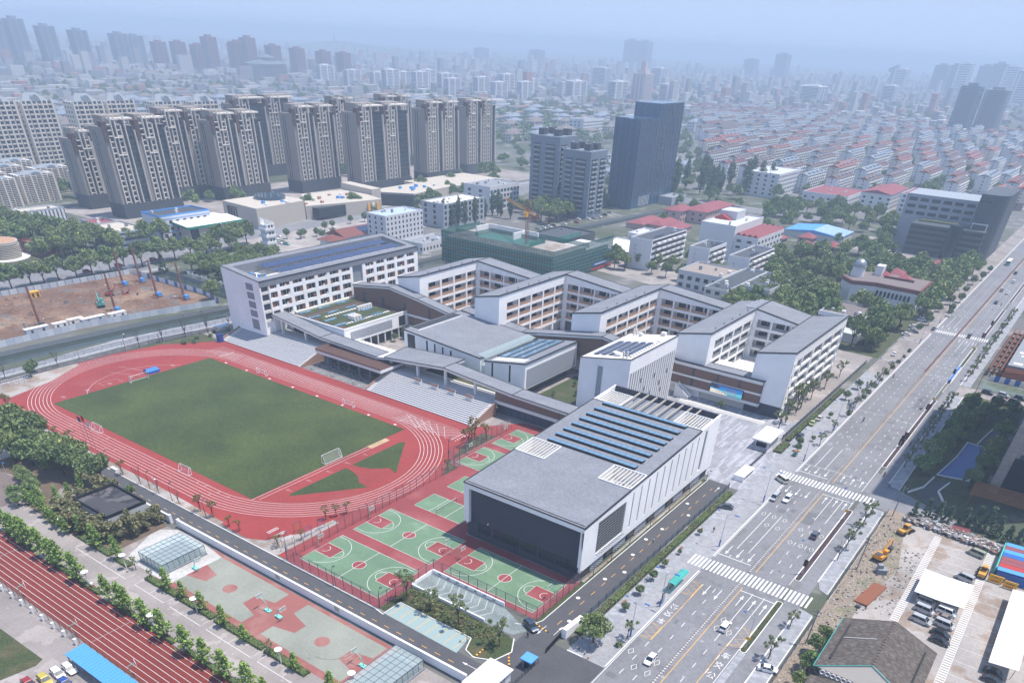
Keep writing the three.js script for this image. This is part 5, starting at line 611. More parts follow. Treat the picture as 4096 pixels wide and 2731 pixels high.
row('bush', [[63, -279], [66, -284], [61, -292], [68, -300], [60, -306], [64, -318], [69, -322]], 1.8, i => `large shrub beside the small red building, ${ord(i)} in order of distance`, 'shrubs beside the small red building');
// courtyard
row('round', [[-9, -118, .7], [-13, -124, .7], [-6, -130, .8], [-12, -138, .7], [-4, -142, .8], [-101, -136, 1.5], [-102.5, -130, 1.1], [-84, -120, 1], [-88, -128, 1.1], [-98, -112, .9], [43, -156, 1.1]], 1.1, i => `small courtyard tree among the school buildings, ${ord(i)} listed from the gymnasium side`, 'small courtyard trees');
// west: site edge, street and park belt
tree('camphor', -212.2, -115.5, 1.35, 'single round broadleaf tree at the corner of the building site by the canal');
row('camphor', [[-298.1, -50], [-297, -59], [-297, -68.8], [-298, -76], [-298.9, -84], [-295.5, -92], [-296.2, -101], [-295.6, -111], [-298.4, -121], [-295.4, -130], [-297, -142], [-297, -152], [-296, -162], [-296, -173], [-298, -184], [-296, -195], [-302, -207]], 1.65, i => `round street tree along the building site hoarding, ${ord(i)} from the left`, 'street trees along the hoarding');
row('camphor', [[-427.8, -122], [-417.3, -123.5], [-407, -125], [-402.9, -131], [-392, -127.8], [-382.8, -132.3], [-372.9, -133.7], [-361, -131.9], [-353.7, -136.4], [-345, -136.1], [-336, -138.9], [-326, -135], [-387.2, -117], [-377.5, -119.5], [-367.9, -120.9], [-358.5, -122.3], [-348, -122], [-338, -122.2], [-345, -113], [-336, -114], [-338, -106], [-337, -97], [-400, -116], [-410, -112], [-420, -108], [-395, -106], [-384, -108], [-338, -150], [-337, -160], [-338, -172]], 1.75, () => 'dark tree in the wide belt behind the west street', 'dark tree belt behind the west street');
tree('conifer', -272, -128, 1.3, 'dark conical cedar beside the canal bridge');
row('camphor', [[-265, -141], [-264.8, -148], [-265, -155], [-259, -145], [-258, -152], [-268, -162], [-262, -162], [-255, -158], [-262, -172], [-268, -178], [-258, -176], [-250, -140], [-243, -142], [-236, -140], [-228, -141], [-248, -150], [-239, -152], [-230, -150], [-221, -146], [-250, -164], [-242, -168], [-233, -163], [-224, -158], [-247, -182], [-238, -180], [-229, -174], [-220, -170], [-256, -190], [-262, -186], [-290, -165], [-291, -176], [-292, -188]], 1.25, i => `leafy tree between canal and west street near the stair tower, ${ord(i)} from bridge`, 'trees near the stair tower');
row('poplar', [[-252.3, -340.6], [-248.2, -345.3], [-247.7, -352], [-242, -352.5], [-242.6, -364.5], [-250, -386], [-255, -402], [-252, -405], [-246, -401], [-238.4, -403]], 1.15, i => `tall poplar behind the green scaffolding, ${ord(i)} from the white block`, 'poplars behind the scaffolding');
row('camphor', [[-235.7, -445], [-224.3, -443], [-221.4, -454], [-210, -441], [-205, -432], [-224.4, -421], [-208, -422], [-206, -408], [-216, -412], [-232, -430], [-230, -415], [-214, -430]], 1.75, i => `large dark tree in front of the grey twin towers, ${ord(i)} in the clump`, 'large dark trees before the twin towers');
row('round', [[-289.5, -254], [-293, -246], [-299, -270], [-301, -279], [-291, -241], [-305, -322], [-304, -313], [-306, -301], [-306, -342], [-302, -350], [-302, -368], [-297, -235], [-280, -250], [-282, -262]], 1.9, i => `leafy tree on the square before the pale mall, ${ord(i)} listed from the left`, 'trees before the pale mall');
row('camphor', [[-107.7, -322.5], [-100, -322.6], [-94.2, -324.6], [-90, -336], [-76.8, -327], [-66.8, -326], [-72.5, -346], [-57, -325], [-81.7, -343], [-70, -366], [-112, -345], [-106, -338], [-98, -334], [-52, -338], [-44, -336], [-45, -350]], .95 * 1.25, i => `yellow green tree round the old campus square, ${ord(i)} from the scaffolding`, 'trees round the old campus square');
const parkT = [[-29.5, -411], [-16.5, -395], [-16.7, -416], [-8.8, -424], [1.5, -414], [9.5, -410], [-3.9, -388], [5.8, -379], [-4, -369], [13, -387], [15.6, -400], [9, -332], [9.7, -348], [18, -341], [24.6, -341], [19.9, -376], [17, -310], [21.5, -314], [24.5, -322], [34, -309], [40.5, -337], [47, -336], [54, -332], [59.7, -334], [66, -340], [73, -364], [71, -393], [72.6, -411], [76, -433], [70, -456], [64, -438], [63.5, -457], [71, -486], [76, -464], [46.5, -460], [45, -438], [27.7, -441], [11.4, -463], [2.5, -482], [10, -480], [14, -494], [19, -462], [22.5, -475], [28, -398], [36, -408], [42, -420], [52, -432], [54, -410], [58, -398], [34, -448], [-10, -440], [-20, -430], [0, -450], [-6, -350], [-14, -360], [-20, -375], [2, -322], [-2, -336], [40, -300], [46, -322], [52, -320], [14, -300], [20, -296], [28, -300], [74, -348], [76, -378], [77, -400], [74, -446], [76, -480], [30, -425], [20, -425]];
for (let k = 0; k < 60; k++) parkT.push(k < 34 ? [rr(-8, 36), rr(-330, -264)] : [rr(58, 73), rr(-470, -268)]);
row('camphor', parkT.filter(([x, z]) => !(x > 27 && x < 71 && z > -378 && z < -324)), 1.7, () => 'dark tree in the dense wood round the domed building', 'wood round the domed building');
row('round', [[83.6, -495], [83.6, -467], [81.5, -450], [82.1, -422], [83.7, -398], [80.3, -388], [78.6, -368], [84.2, -371], [85, -362, .8], [80, -336], [78, -342], [79, -318]], 1.7, i => `leafy tree on the far school side pavement, ${ord(i)} from the far end`, 'leafy trees on the far pavement');
row('camphor', [[-103.6, -602], [-94.9, -605], [-87.5, -613], [-80.7, -621], [-72, -624], [-60, -622], [-52.7, -631], [-44, -633], [-34, -630], [-24, -627], [-11.5, -620], [-43, -598], [-49.6, -591], [-56, -583], [-73.6, -563], [-20.6, -590], [-8, -584], [4.5, -586], [-30, -570], [-90, -590], [-100, -575]], 1.6, () => 'tree along the street by the blue roofed hall', 'trees along the street by the blue hall');
row('poplar', [[-198, -602], [-213, -656], [-205, -690], [-171, -640], [-178, -679], [-159, -672], [-165, -700], [-168, -612], [-195, -592], [-190, -640], [-182, -655], [-200, -670], [-152, -690], [-148, -706]], 1.9, i => `tall dark tree beside the canal bridge past the glass tower, ${ord(i)} from the bridge`, 'tall trees past the glass tower');
{ const c = gb(), L = []; for (let i = 0; i < 1000; i++) { const t = rnd(); L.push([-540 - 290 * t + rr(-85, 75), rr(2, 8), -880 - 500 * t + rr(-60, 60), rr(3, 6), rr(3, 5)]); } for (let i = 0; i < 500; i++) { const t = rnd(); L.push([-960 - 300 * t + rr(-90, 90), rr(2, 8), -1740 - 330 * t + rr(-90, 90), rr(3, 7), rr(3, 5)]); } leaves(c, L, 30000, 1.9, [.085, .125, .06], .3); stuff(tag(c.to(scene, 'far_wood', leafMat), 'far green wood spreading left of the glass tower', 'wood')); }
// ================= background buildings =================
const gable = (o, x0, x1, z0, z1, y, rh, mat, ov = .5, name = 'roof') => { const m = (x0 + x1) / 2, a = x0 - ov, b = x1 + ov, c = z0 - ov, d = z1 + ov; return gb().quad([b, y, d], [b, y, c], [m, y + rh, c], [m, y + rh, d]).quad([a, y, c], [a, y, d], [m, y + rh, d], [m, y + rh, c]).tri([a, y, d], [b, y, d], [m, y + rh, d]).tri([b, y, c], [a, y, c], [m, y + rh, c]).quad([a, y, c], [b, y, c], [b, y, d], [a, y, d]).to(o, name, mat); };
const hip = (o, x0, x1, z0, z1, y, rh, mat, ov = .6, name = 'roof') => { const a = x0 - ov, b = x1 + ov, c = z0 - ov, d = z1 + ov, w = b - a, l = d - c, s = Math.min(w, l) / 2; const p = w < l ? [[(a + b) / 2, y + rh, d - s], [(a + b) / 2, y + rh, c + s]] : [[a + s, y + rh, (c + d) / 2], [b - s, y + rh, (c + d) / 2]]; const A = [a, y, d], B = [b, y, d], C = [b, y, c], D = [a, y, c], g = gb(); if (w < l) g.tri(A, B, p[0]).quad(B, C, p[1], p[0]).tri(C, D, p[1]).quad(D, A, p[0], p[1]); else g.quad(A, B, p[1], p[0]).tri(B, C, p[1]).quad(C, D, p[0], p[1]).tri(D, A, p[0]); g.quad(D, C, B, A); return g.to(o, name, mat); };
// windows on east face (x1) and south face (z1); one part each, or joined when tiny
function wins(o, x0, x1, z0, z1, ys, h, wz, dz, mat = M.win, sx = 0, joined = false, p = .06) {
  const g = gb(); const put = (a, b, c, d, e, f) => joined ? g.box(a, b, c, d, e, f) : bx(o, 'window', mat, a, b, c, d, e, f);
  for (const y of ys) { for (let z = z1 - (dz - wz) / 2 - wz; z > z0; z -= dz) put(x1 - .1, x1 + p, y, y + h, z, z + wz); if (sx) for (let x = x0 + sx; x + wz < x1; x += sx * 2 + wz) put(x, x + wz, y, y + h, z1 - .1, z1 + p); }
  if (joined) stuff(g.to(o, 'window_rows', mat));
}
const lv = (y0, d, n) => Array.from({ length: n }, (_, i) => y0 + i * d);
function blk(name, label, cat, x0, x1, z0, z1, H, wall, o = {}) {
  const t = thing(name, label, cat, 0, 0, 0, 0, o.group); bx(t, 'wall', wall, x0, x1, 0, H, z0, z1);
  if (o.roof === 'hip') hip(t, x0, x1, z0, z1, H, o.rh ?? 2.5, o.rm ?? M.brick); else if (o.roof === 'gable') gable(t, x0, x1, z0, z1, H, o.rh ?? 2.5, o.rm ?? M.brick); else { bx(t, 'roof', o.rm ?? M.grey, x0 + .3, x1 - .3, H, H + .12, z0 + .3, z1 - .3); const e = o.pm ?? wall; gb().box(x0, x0 + .3, H, H + .9, z0, z1).box(x1 - .3, x1, H, H + .9, z0, z1).box(x0 + .3, x1 - .3, H, H + .9, z0, z0 + .3).box(x0 + .3, x1 - .3, H, H + .9, z1 - .3, z1).to(t, 'parapet', e); for (let k = 0; k < (o.units ?? 4); k++) { const x = rr(x0 + 2, x1 - 3), z = rr(z0 + 2, z1 - 3); bx(t, 'roof_unit', pick([M.plain, M.steel, M.offwhite]), x, x + rr(.8, 2), H + .1, H + rr(.9, 2), z, z + rr(.8, 2)); } }
  if (o.win) { const [y, d, n, h, w, dz, sx, j, m] = o.win; wins(t, x0, x1, z0, z1, lv(y, d, n), h, w, dz, m ?? M.win, sx, j); } return t;
}
const white2 = std(0xcccdd0, .8), wgrey = std(0xb4b8bc, .8), cream = std(0xb0a99e, .85), stone = std(0x9aa1a8, .8);
blk('office_block', 'six storey white office block with square dark windows behind the dormitory', 'building', -258, -241, -306, -270.5, 15, white2, { win: [2, 2.8, 5, 1.5, 1.3, 3.6, 2], rm: std(0x9fb0c4, .7) });
blk('annex_building', 'low white annex beside the canal right of the white office block', 'building', -224, -208, -298, -268, 4.6, white2, { win: [1.4, 3, 1, 1.6, 1.3, 3.2, 1] });
{ const t = blk('red_roof_house', 'house with long red tiled roof and solar panels behind the dormitory', 'house', -277, -258, -281, -250, 4, white2, { roof: 'gable', rh: 3.4 }); for (let k = 0; k < 5; k++) { const z = -279 + k * 2.6; gb().slab(-266, -260, z - 1.1, z + 1.1, [6.98, 4.94, 4.94, 6.98], [7.1, 5.06, 5.06, 7.1]).to(t, 'solar_panel', M.solar); } hip(t, -268, -256, -249, -236, 4, 2.4, M.brick); bx(t, 'wing', white2, -267, -257, 0, 4, -248.8, -236.5); }
{ const t = thing('stair_tower', 'slim white stair tower with stepped balconies beside the west street', 'tower'); bx(t, 'shaft', white2, -272.5, -267, 0, 16, -203, -196.5); for (let k = 0; k < 4; k++) { bx(t, 'balcony', M.plain, -273.4, -266.6, 2.4 + k * 3.5, 3.6 + k * 3.5, -202.6, -195.6); for (const z of [-201.5, -199.4]) bx(t, 'window', M.win, -267.05, -266.9, 4 + k * 3.5, 5.3 + k * 3.5, z, z + 1); } for (const x of [-272, -267.6]) gb().slab(x, x + .4, -203, -196.5, [16, 16, 16, 16], [19.5, 19.5, 17, 17]).to(t, 'crown_fin', M.plain); }
blk('grey_office', 'grey four storey office behind the poplars with white window bays', 'building', -270, -249, -384, -337, 14, stone, { win: [1.5, 3.4, 4, 2.2, 2.4, 4.6, 3], rm: M.offwhite, units: 9 });
blk('long_office', 'long pale office with ribbon windows left of the grey twin towers', 'building', -292, -266, -452, -413, 16, white2, { win: [1.5, 3.6, 4, 2, 3, 4.4, 4, false, M.glassB], units: 8 });
{ // green scaffolding
  const net = new THREE.MeshStandardMaterial({ color: 0x2c7268, roughness: .9, transparent: true, opacity: .55, side: 2 }), t = thing('scaffolded_building', 'unfinished building wrapped in green netting and scaffolding', 'building');
  bx(t, 'floor_slabs', M.grey, -186, -108, 0, 13, -300, -264); bx(t, 'floor_slabs', M.grey, -128, -108, 0, 11.4, -326, -300); bx(t, 'roof_slab', M.dust, -186.2, -107.8, 13, 13.4, -299, -264.2); gb().box(-172, -132, 13.5, 13.6, -292, -276).to(t, 'roof_opening', std(0x2a5a54, .9)); for (const [a, b, c, d] of [[-187, -106.2, -300.3, -300.2], [-172.2, -172, -292, -276], [-132, -131.8, -292, -276], [-172, -132, -292.2, -292], [-187, -170, -276, -275.9], [-128.2, -128, -326, -300]]) bx(t, 'edge_net', net, a, b, 13.4, 15.8, c, d); bx(t, 'roof_slab', M.plain, -127.5, -108.4, 11.4, 11.8, -325.5, -299.4); gb().box(-178, -140, 13.4, 17, -297, -296.2).box(-178, -177.2, 13.4, 17, -297, -284).box(-150, -149.2, 13.4, 17, -297, -284).to(t, 'roof_frame', M.plain);
  for (let y = 0; y < 16; y += 1.85) { bx(t, 'scaffold_net', net, -187.5, -106, y, y + 1.78, -262.6, -262.5); bx(t, 'scaffold_net', net, -106, -105.9, y, y + 1.78, -328, -262.6); bx(t, 'scaffold_net', net, -187.6, -187.5, y, y + 1.78, -300, -262.6); }
  const g = gb(); for (let x = -187; x < -106; x += 1.9) g.box(x, x + .09, 0, 17, -262.45, -262.36); for (let z = -328; z < -263; z += 1.9) g.box(-105.88, -105.78, 0, 17, z, z + .09); for (let y = 1.8; y < 17; y += 1.85) g.box(-187.5, -105.8, y, y + .1, -262.44, -262.3).box(-105.86, -105.7, y, y + .1, -328, -262.5); stuff(g.to(t, 'scaffold_poles', M.steel)); for (let k = 0; k < 3; k++) bx(t, 'walkway', M.wood, -187.4, -105.7, 3.7 + k * 3.7, 3.8 + k * 3.7, -262.5, -261.8);
  const b = bx(t, 'banner', M.blue, -105.6, -105.5, 3, 4.4, -326, -306, 'blue banner with white letters'); bx(t, 'banner', M.red, -105.6, -105.5, .8, 2, -328, -304, 'red banner'); for (let k = 0; k < 8; k++) bx(t, 'banner_letter', M.plain, -105.5, -105.44, 3.3, 4.1, -324.6 + k * 2.2, -323.4 + k * 2.2);
  blk('dark_flat_hall', 'dark flat roofed hall behind the green scaffolding', 'building', -158, -131, -349, -303, 11.5, M.dgrey, { rm: M.dgrey, units: 1 });
}
{ const t = thing('tower_crane', 'yellow tower crane standing over the green scaffolding', 'crane', -137, 0, -280), g = gb(); for (const [x, z] of [[-.7, -.7], [.7, -.7], [.7, .7], [-.7, .7]]) g.box(x - .1, x + .1, 0, 36, z - .1, z + .1); for (let y = 0; y < 36; y += 1.6) g.tube([-.7, y, .7], [.7, y + 1.6, .7], .06).tube([.7, y, .7], [.7, y + 1.6, -.7], .06); g.to(t, 'mast', M.rust); const j = gb(); for (const z of [-.6, .6]) j.tube([-44, 30, z], [13, 30, z], .14); j.tube([-44, 31.3, 0], [13, 31.2, 0], .12); for (let x = -44; x < 13; x += 2) j.tube([x, 30, -.6], [x + 1, 31.3, 0], .06).tube([x + 1, 31.3, 0], [x + 2, 30, .6], .06); const jm = j.to(t, 'jib', std(0xa8783a, .7)); jm.rotation.y = -.62; const c = bx(t, 'counterweight', M.rust, 9.5, 12.5, 27.5, 30, -1, 1); c.position.set(9, 28.8, 6.4); c.rotation.y = -.62; bx(t, 'cab', M.yellow, -1, 1, 27.6, 29.8, .8, 2.4); const s = gb(); s.tube([0, 36, 0], [-24, 31.3, -17], .06).tube([0, 36, 0], [8, 31.3, 5.6], .06); s.to(t, 'tie_rod', M.steel); }
{ // glass tower
  const gm = tx(256, 6, (u, v) => { const c = (u * 5) % 1 < .14, f = (v * 2) % 1 < .1; const a = hash(Math.floor(u * 5), Math.floor(v * 2), 6); return c ? [112, 146, 176] : f ? [66, 94, 120] : mul([56, 88, 118], .75 + a * .5); }, .15, { metalness: .35 });
  const t = thing('glass_tower', 'tall dark blue glass office tower rising behind the school', 'tower'); bx(t, 'shaft', gm, -221, -208, 0, 60, -588, -519); bx(t, 'shaft', gm, -207, -195, 0, 60, -588, -514); bx(t, 'recess', M.brown, -208.2, -206.9, 0, 58, -587, -521); bx(t, 'upper_shaft', gm, -219, -195.2, 60, 69, -588, -546); for (let k = 0; k < 14; k++) bx(t, 'light_window', M.winW, -195, -194.8, 6 + k * 3.6, 8.4 + k * 3.6, -560, -553); for (let k = 0; k < 8; k++) bx(t, 'entrance_bay', M.plain, -195, -194.5, 1, 8, -544 + k * 2.4, -543.5 + k * 2.4); for (let k = 0; k < 38; k++) bx(t, 'mullion', M.steel, -195, -194.7, 9, 69 - (k > 20 ? 9 : 0), -587 + k * 1.95, -586.8 + k * 1.95); for (let k = 0; k < 12; k++) bx(t, 'floor_panel', M.rust, -206.9, -206.7, 6 + k * 4.4, 8 + k * 4.4, -521.2, -519.4);
  blk('tower_podium', 'low pale podium building at the foot of the glass tower', 'building', -193, -180, -588, -560, 5, stone, { units: 2 });
}
for (const [i, [x0, x1, z0, z1, H]] of [[-256, -229, -478, -452, 49], [-222, -197, -470, -446, 43]].entries()) {
  const t = thing('twin_tower', ['farther and taller grey stone twin tower with dark roof boxes', 'nearer grey stone twin tower with dark roof boxes'][i], 'tower', 0, 0, 0, 0, 'grey twin towers'); bx(t, 'shaft', tx(256, 6, (u, v) => mul([110, 122, 136], ((v * 6) % 1 < .1 ? .8 : 1) * (.94 + hash(Math.floor(u * 3), Math.floor(v * 6), 8) * .1)), .7), x0, x1, 0, H, z0, z1);
  for (const [a, b] of [[z0 + 2, z0 + 10], [z1 - 10, z1 - 2]]) { bx(t, 'window_bay', M.win, x1 - .2, x1 + .06, 4, H - 5, a, b); for (let y = 5; y < H - 6; y += 3.1) { bx(t, 'balcony', stone, x1, x1 + .8, y, y + .9, a + .3, a + 3.4); bx(t, 'balcony', stone, x1, x1 + .8, y, y + .9, b - 3.4, b - .3); } }
  for (const [a, b] of [[x0 + 3, x0 + 9], [x1 - 13, x1 - 4]]) { bx(t, 'window_bay', M.win, a, b, 4, H - 5, z1 - .2, z1 + .06); for (let y = 5; y < H - 6; y += 3.1) bx(t, 'balcony', stone, a + .4, b - .4, y, y + .9, z1, z1 + .7); }
  for (const [x, z] of [[x0 + 4, z0 + 4], [x1 - 9, z0 + 4], [x0 + 4, z1 - 9], [x1 - 9, z1 - 9]]) { bx(t, 'roof_box', M.dgrey, x, x + 5, H, H + 4, z, z + 5); bx(t, 'roof_pier', M.plain, x - 1.6, x - .8, H, H + 4.4, z, z + .8); }
}
// beige apartment towers
function apt(i, x1, z1, L, D, H, label) {
  const t = thing('apartment_tower', label, 'apartment tower', x1, 0, z1, 0, 'beige apartment towers'), F = 3.05, n = Math.floor((H - 8) / F);
  bx(t, 'body', M.beige, -D, -1.2, 0, H - 3, -L, 0); bx(t, 'plinth', M.dgrey, -D - .1, .5, 0, 8.6, -L - .1, .1, 'dark stone base storeys'); for (const x of [-D + 4, -D + 6.4]) bx(t, 'slit_window', M.win, x, x + .9, 9, H - 5, 0, .06);
  for (let u = 0; u < 2; u++) { const o = -u * L / 2, W = L / 2; bx(t, 'stair_wall', M.beige, -1.2, -.5, 7, H - 11, o - 2.6, o - .02); bx(t, 'brown_crown', M.brown, -4.6, .1, H - 11, H, o - 3, o - .02); bx(t, 'glazing', M.win, -1.2, -.9, 8.6, H - 3, o - W + .02, o - 2.6);
    const ps = [2.7, 6.2, 9, 12.4, 15.6, W - 1.4]; ps.forEach((p, k) => bx(t, 'pier', M.beige2, -1.2, .5, 8.6, H + [-9, 2.6, 2.6, -2, 2.6, -5][k], o - p - .55, o - p)); for (let k = 0; k < 5; k++) for (let f = 0; f < n; f++) { const a = o - ps[k + 1] + .02, b = o - ps[k] - .57; if (b - a > .5) { const d = k % 2 || k > 3; bx(t, 'spandrel', d ? M.dgrey : M.beige2, -.9, d ? -.75 : .1, 9.3 + f * F, (d ? 9.7 : 9.85) + f * F, a, b); } }
    for (const [a, b] of [[6.6, 12.6], [13.2, W - 1]]) gb().box(-5, .7, H + .6, H + 1.5, o - b, o - a).box(-4.8, -4.2, H - 3, H + .6, o - b, o - b + .6).box(-4.8, -4.2, H - 3, H + .6, o - a - .6, o - a).to(t, 'roof_frame', M.beige2); bx(t, 'roof_box', M.beige, -D + 2, -5, H - 3, H + 2.6, o - W + 4, o - 4); for (const y of [H - 9 - u, H * .66]) bx(t, 'cornice', M.beige2, -.9, .9, y, y + .6, o - 12.6, o - 6.2); }
}
[[-465, -199, 30, 17, 44, 'shortest beige apartment tower at the left end of the front row'], [-418, -197, 46, 17, 54, 'second beige apartment tower in the front row behind the blue edged office'], [-455, -262, 44, 17, 54, 'third beige apartment tower, set back behind the second'], [-434, -291, 45, 17, 53, 'fourth beige apartment tower behind the pale mall'], [-423, -360, 44, 17, 56, 'fifth beige apartment tower beside the domed mall roof'], [-386, -394, 60, 18, 58, 'sixth and widest beige apartment tower, nearest the middle'], [-390, -481, 46, 17, 58, 'seventh beige apartment tower, left of the rightmost pair'], [-404, -556, 46, 17, 57, 'rightmost beige apartment tower'], [-512, -372, 68, 17, 56, 'beige apartment tower in the back row, leftmost there'], [-480, -456, 26, 17, 56, 'beige apartment tower in the back row, middle one'], [-487, -527, 42, 17, 56, 'beige apartment tower in the back row, rightmost there']].forEach((a, i) => apt(i, ...a));
// mall
{ const t = thing('shopping_mall', 'pale stone mall with curved glass roof and angled walls', 'mall'); gb().prism([[-372, -244], [-332, -241], [-336, -286], [-346, -290], [-372, -286]], 0, 12).to(t, 'wall', cream); for (let k = 0; k < 4; k++) bx(t, 'slit_window', M.win, -366 + k * 3, -364.4 + k * 3, 3, 10, -243, -242.6); gb().prism(arc(-358, -274, 11, 0, 6.2, 24), 12, 14).to(t, 'glass_roof', M.glassB); gb().prism([[-336, -287], [-330, -310], [-322, -350], [-372, -366], [-376, -318], [-352, -300]], 0, 8.5).to(t, 'wall', cream); bx(t, 'glazing', M.glass, -335.6, -327.8, 1, 7.4, -318, -292); gb().slab(-374, -340, -368, -358, [0, 0, 0, 0], [13, 12, 12, 13]).to(t, 'wall', cream); for (let k = 0; k < 18; k++) { const x = rr(-366, -336), z = rr(-350, -250); bx(t, 'roof_unit', pick([M.plain, M.lblue, M.tan]), x, x + 2, z > -288 ? 12 : 8.5, (z > -288 ? 12 : 8.5) + rr(.8, 1.8), z, z + 2); } for (let k = 0; k < 3; k++) bx(t, 'poster', pick([M.yellow, M.plain]), -322.6 - k * .6, -322 - k * .6, 2, 7, -347 + k * 4, -344.6 + k * 4); }
{ const t = thing('mall_annex', 'pale mall annex with dark glass corner below the beige towers', 'mall'); gb().prism([[-356, -366], [-322, -387], [-328, -437], [-360, -437]], 0, 8.5).to(t, 'wall', cream); gb().prism([[-346, -368], [-320, -384], [-321.6, -392], [-340, -392]], 1, 7.6).to(t, 'glazing', M.glass); for (let k = 0; k < 10; k++) { const x = rr(-352, -334), z = rr(-434, -395); bx(t, 'roof_unit', pick([M.plain, M.lblue]), x, x + 2, 8.5, 10, z, z + 2); } bx(t, 'rear_wing', cream, -380, -334, 0, 7, -520, -438); }
{ const t = blk('petrol_office', 'white office with bright blue roof edge before the beige towers', 'building', -360, -341, -211, -174.5, 13, white2, { win: [2, 3.5, 3, 1.8, 2.2, 5, 0], rm: M.dgrey, pm: M.lblue }); bx(t, 'side_wing', white2, -356, -340, 0, 9, -224, -211.2); for (let k = 0; k < 3; k++) bx(t, 'blue_band', M.lblue, -341, -340.85, 4.6 + k * 3.5, 4.9 + k * 3.5, -211, -174.6); for (let k = 0; k < 9; k++) bx(t, 'solar_panel', M.solar, -337 + (k % 3) * 2, -335.2 + (k % 3) * 2, 2.5, 2.6, -181 + Math.floor(k / 3) * 2, -179.2 + Math.floor(k / 3) * 2); }
{ const t = thing('petrol_hall', 'white curved canopy hall with teal edge and lettering', 'building'); bx(t, 'wall', cream, -338, -328.5, 0, 7.4, -222, -185); for (const [a, b] of [[-192, -186], [-221, -212]]) bx(t, 'glazing', M.glass, -328.6, -328.3, .5, 7, a, b); for (let k = 0; k < 7; k++) bx(t, 'window', M.win, -328.6, -328.4, 3, 4.2, -210 + k * 2.4, -208.8 + k * 2.4); gb().slab(-342, -326, -224.5, -183, [9.2, 7.8, 7.8, 9.2], [10, 8.6, 8.6, 10]).to(t, 'canopy', M.plain); gb().slab(-326, -325.6, -224.5, -183, [7.4, 7.4, 7.4, 7.4], [8.7, 8.7, 8.7, 8.7]).slab(-342, -326, -183, -182.6, [8.8, 7.4, 7.4, 8.8], [10, 8.7, 8.7, 10]).to(t, 'canopy_edge', std(0x1d7d6a, .6)); textMesh('Town Gas', 5.4, .9, '#e8efe8', t, 'lettering', -325.5, 8.05, -213, [0, Math.PI / 2, 0], '#1d7d6a'); for (let k = 0; k < 4; k++) bx(t, 'letter_mark', M.plain, -325.6, -325.5, 7.75, 8.4, -207.6 + k * 1.3, -206.9 + k * 1.3); const p = blk('petrol_sign', 'tall dark green price sign beside the canopy hall', 'sign', -322, -320.8, -228, -225.5, 6, std(0x17433e, .6), { units: 0 }); }
{ const t = blk('finned_hall', 'grey hall with vertical fins and flat concrete roof beside the tree belt', 'building', -365, -335, -162, -142, 9, M.glassB, { rm: cream, pm: stone }); for (let k = 0; k < 20; k++) bx(t, 'fin', M.plain, -364 + k * 1.5, -363.6 + k * 1.5, 0, 9, -142, -141.3); for (let k = 0; k < 3; k++) bx(t, 'wall_panel', stone, -335.2, -334.8, .5 + k * 3, 2 + k * 3, -161, -143); }
{ const t = blk('finned_hall', 'white low hall with vertical fins at the left behind the trees', 'building', -448, -434, -164, -128, 8, M.glassB, { rm: cream, pm: stone }); for (let k = 0; k < 14; k++) bx(t, 'fin', M.plain, -434, -433.3, 0, 7.8, -163 + k * 2.5, -161.6 + k * 2.5); }
blk('small_pink_hall', 'small hall with pale red roof among trees below the apartment towers', 'building', -405, -385, -172, -158, 5, stone, { rm: M.pink }); blk('dark_shed', 'long low shed with dark roof behind the tree belt', 'building', -388, -370, -168, -146, 4.5, stone, { rm: M.dgrey });
{ const t = thing('round_building', 'round building with stacked horizontal rings at the left edge', 'building', -366, 0, -88); const cyl = (n, m, r, y0, y1) => { const q = mesh(t, n, new THREE.CylinderGeometry(r, r, y1 - y0, 28), m); q.position.y = (y0 + y1) / 2; }; cyl('drum', M.glass, 9.4, 0, 7); for (let k = 0; k < 8; k++) cyl('ring', cream, 10 + k * .06, .5 + k * .8, .95 + k * .8); cyl('parapet', cream, 10.2, 7, 8.4); cyl('roof_deck', M.tan, 9.4, 8.4, 8.5); cyl('base_plate', M.plain, 14, .05, .3); }
{ const t = blk('rust_pavilion', 'long rust red pavilion with sloping top beside the round building', 'building', -371, -344, -110, -102, 5.6, std(0x6a2e2a, .8), { rm: std(0x6a3a38, .9), units: 0 }); bx(t, 'end_wall', cream, -371.3, -371, 0, 5, -110, -102); }
// old campus and town north of the school
for (const [x0, x1, z0, z1, H, l] of [[-97, -82, -380, -333, 15.5, 'nearest white balcony block with roof solar heaters by the old campus square'], [-64, -51, -373, -347.5, 13.5, 'middle white balcony block with roof solar heaters on the old campus'], [-38, -25, -386, -346, 12.5, 'right hand white balcony block with roof solar heaters on the old campus']]) { const t = blk('balcony_block', l, 'building', x0, x1, z0, z1, H, white2, { rm: M.dgrey, group: 'balcony blocks on the old campus', units: 2 }); const n = Math.floor(H / 3.1); for (let f = 0; f < n; f++) { for (let z = z0 + 1; z < z1 - 4; z += 7) bx(t, 'balcony', M.plain, x1, x1 + 1.2, .9 + f * 3.1, 1.9 + f * 3.1, z, z + 5.4); bx(t, 'window_band', M.win, x1 - .1, x1 + .05, 1.9 + f * 3.1, 3.4 + f * 3.1, z0 + 1, z1 - 1); } for (let k = 0; k < 7; k++) { const m = bx(t, 'solar_heater', M.glassL, 0, 2, 0, .15, 0, 1.5); m.position.set(x1 - 4, H + 1.2, z1 - 12 - k * 1.9); m.rotation.z = .6; } [...({ '-97': '润其楼', '-64': '怀德楼', '-38': '致远楼' })[x0]].forEach((c, k) => textMesh(c, 1.3, 1.3, '#a8332b', t, 'lettering', x0 + 4, H - 3 - k * 2.1, z1 + .08, [0, 0, 0], '#cccdd0')); }
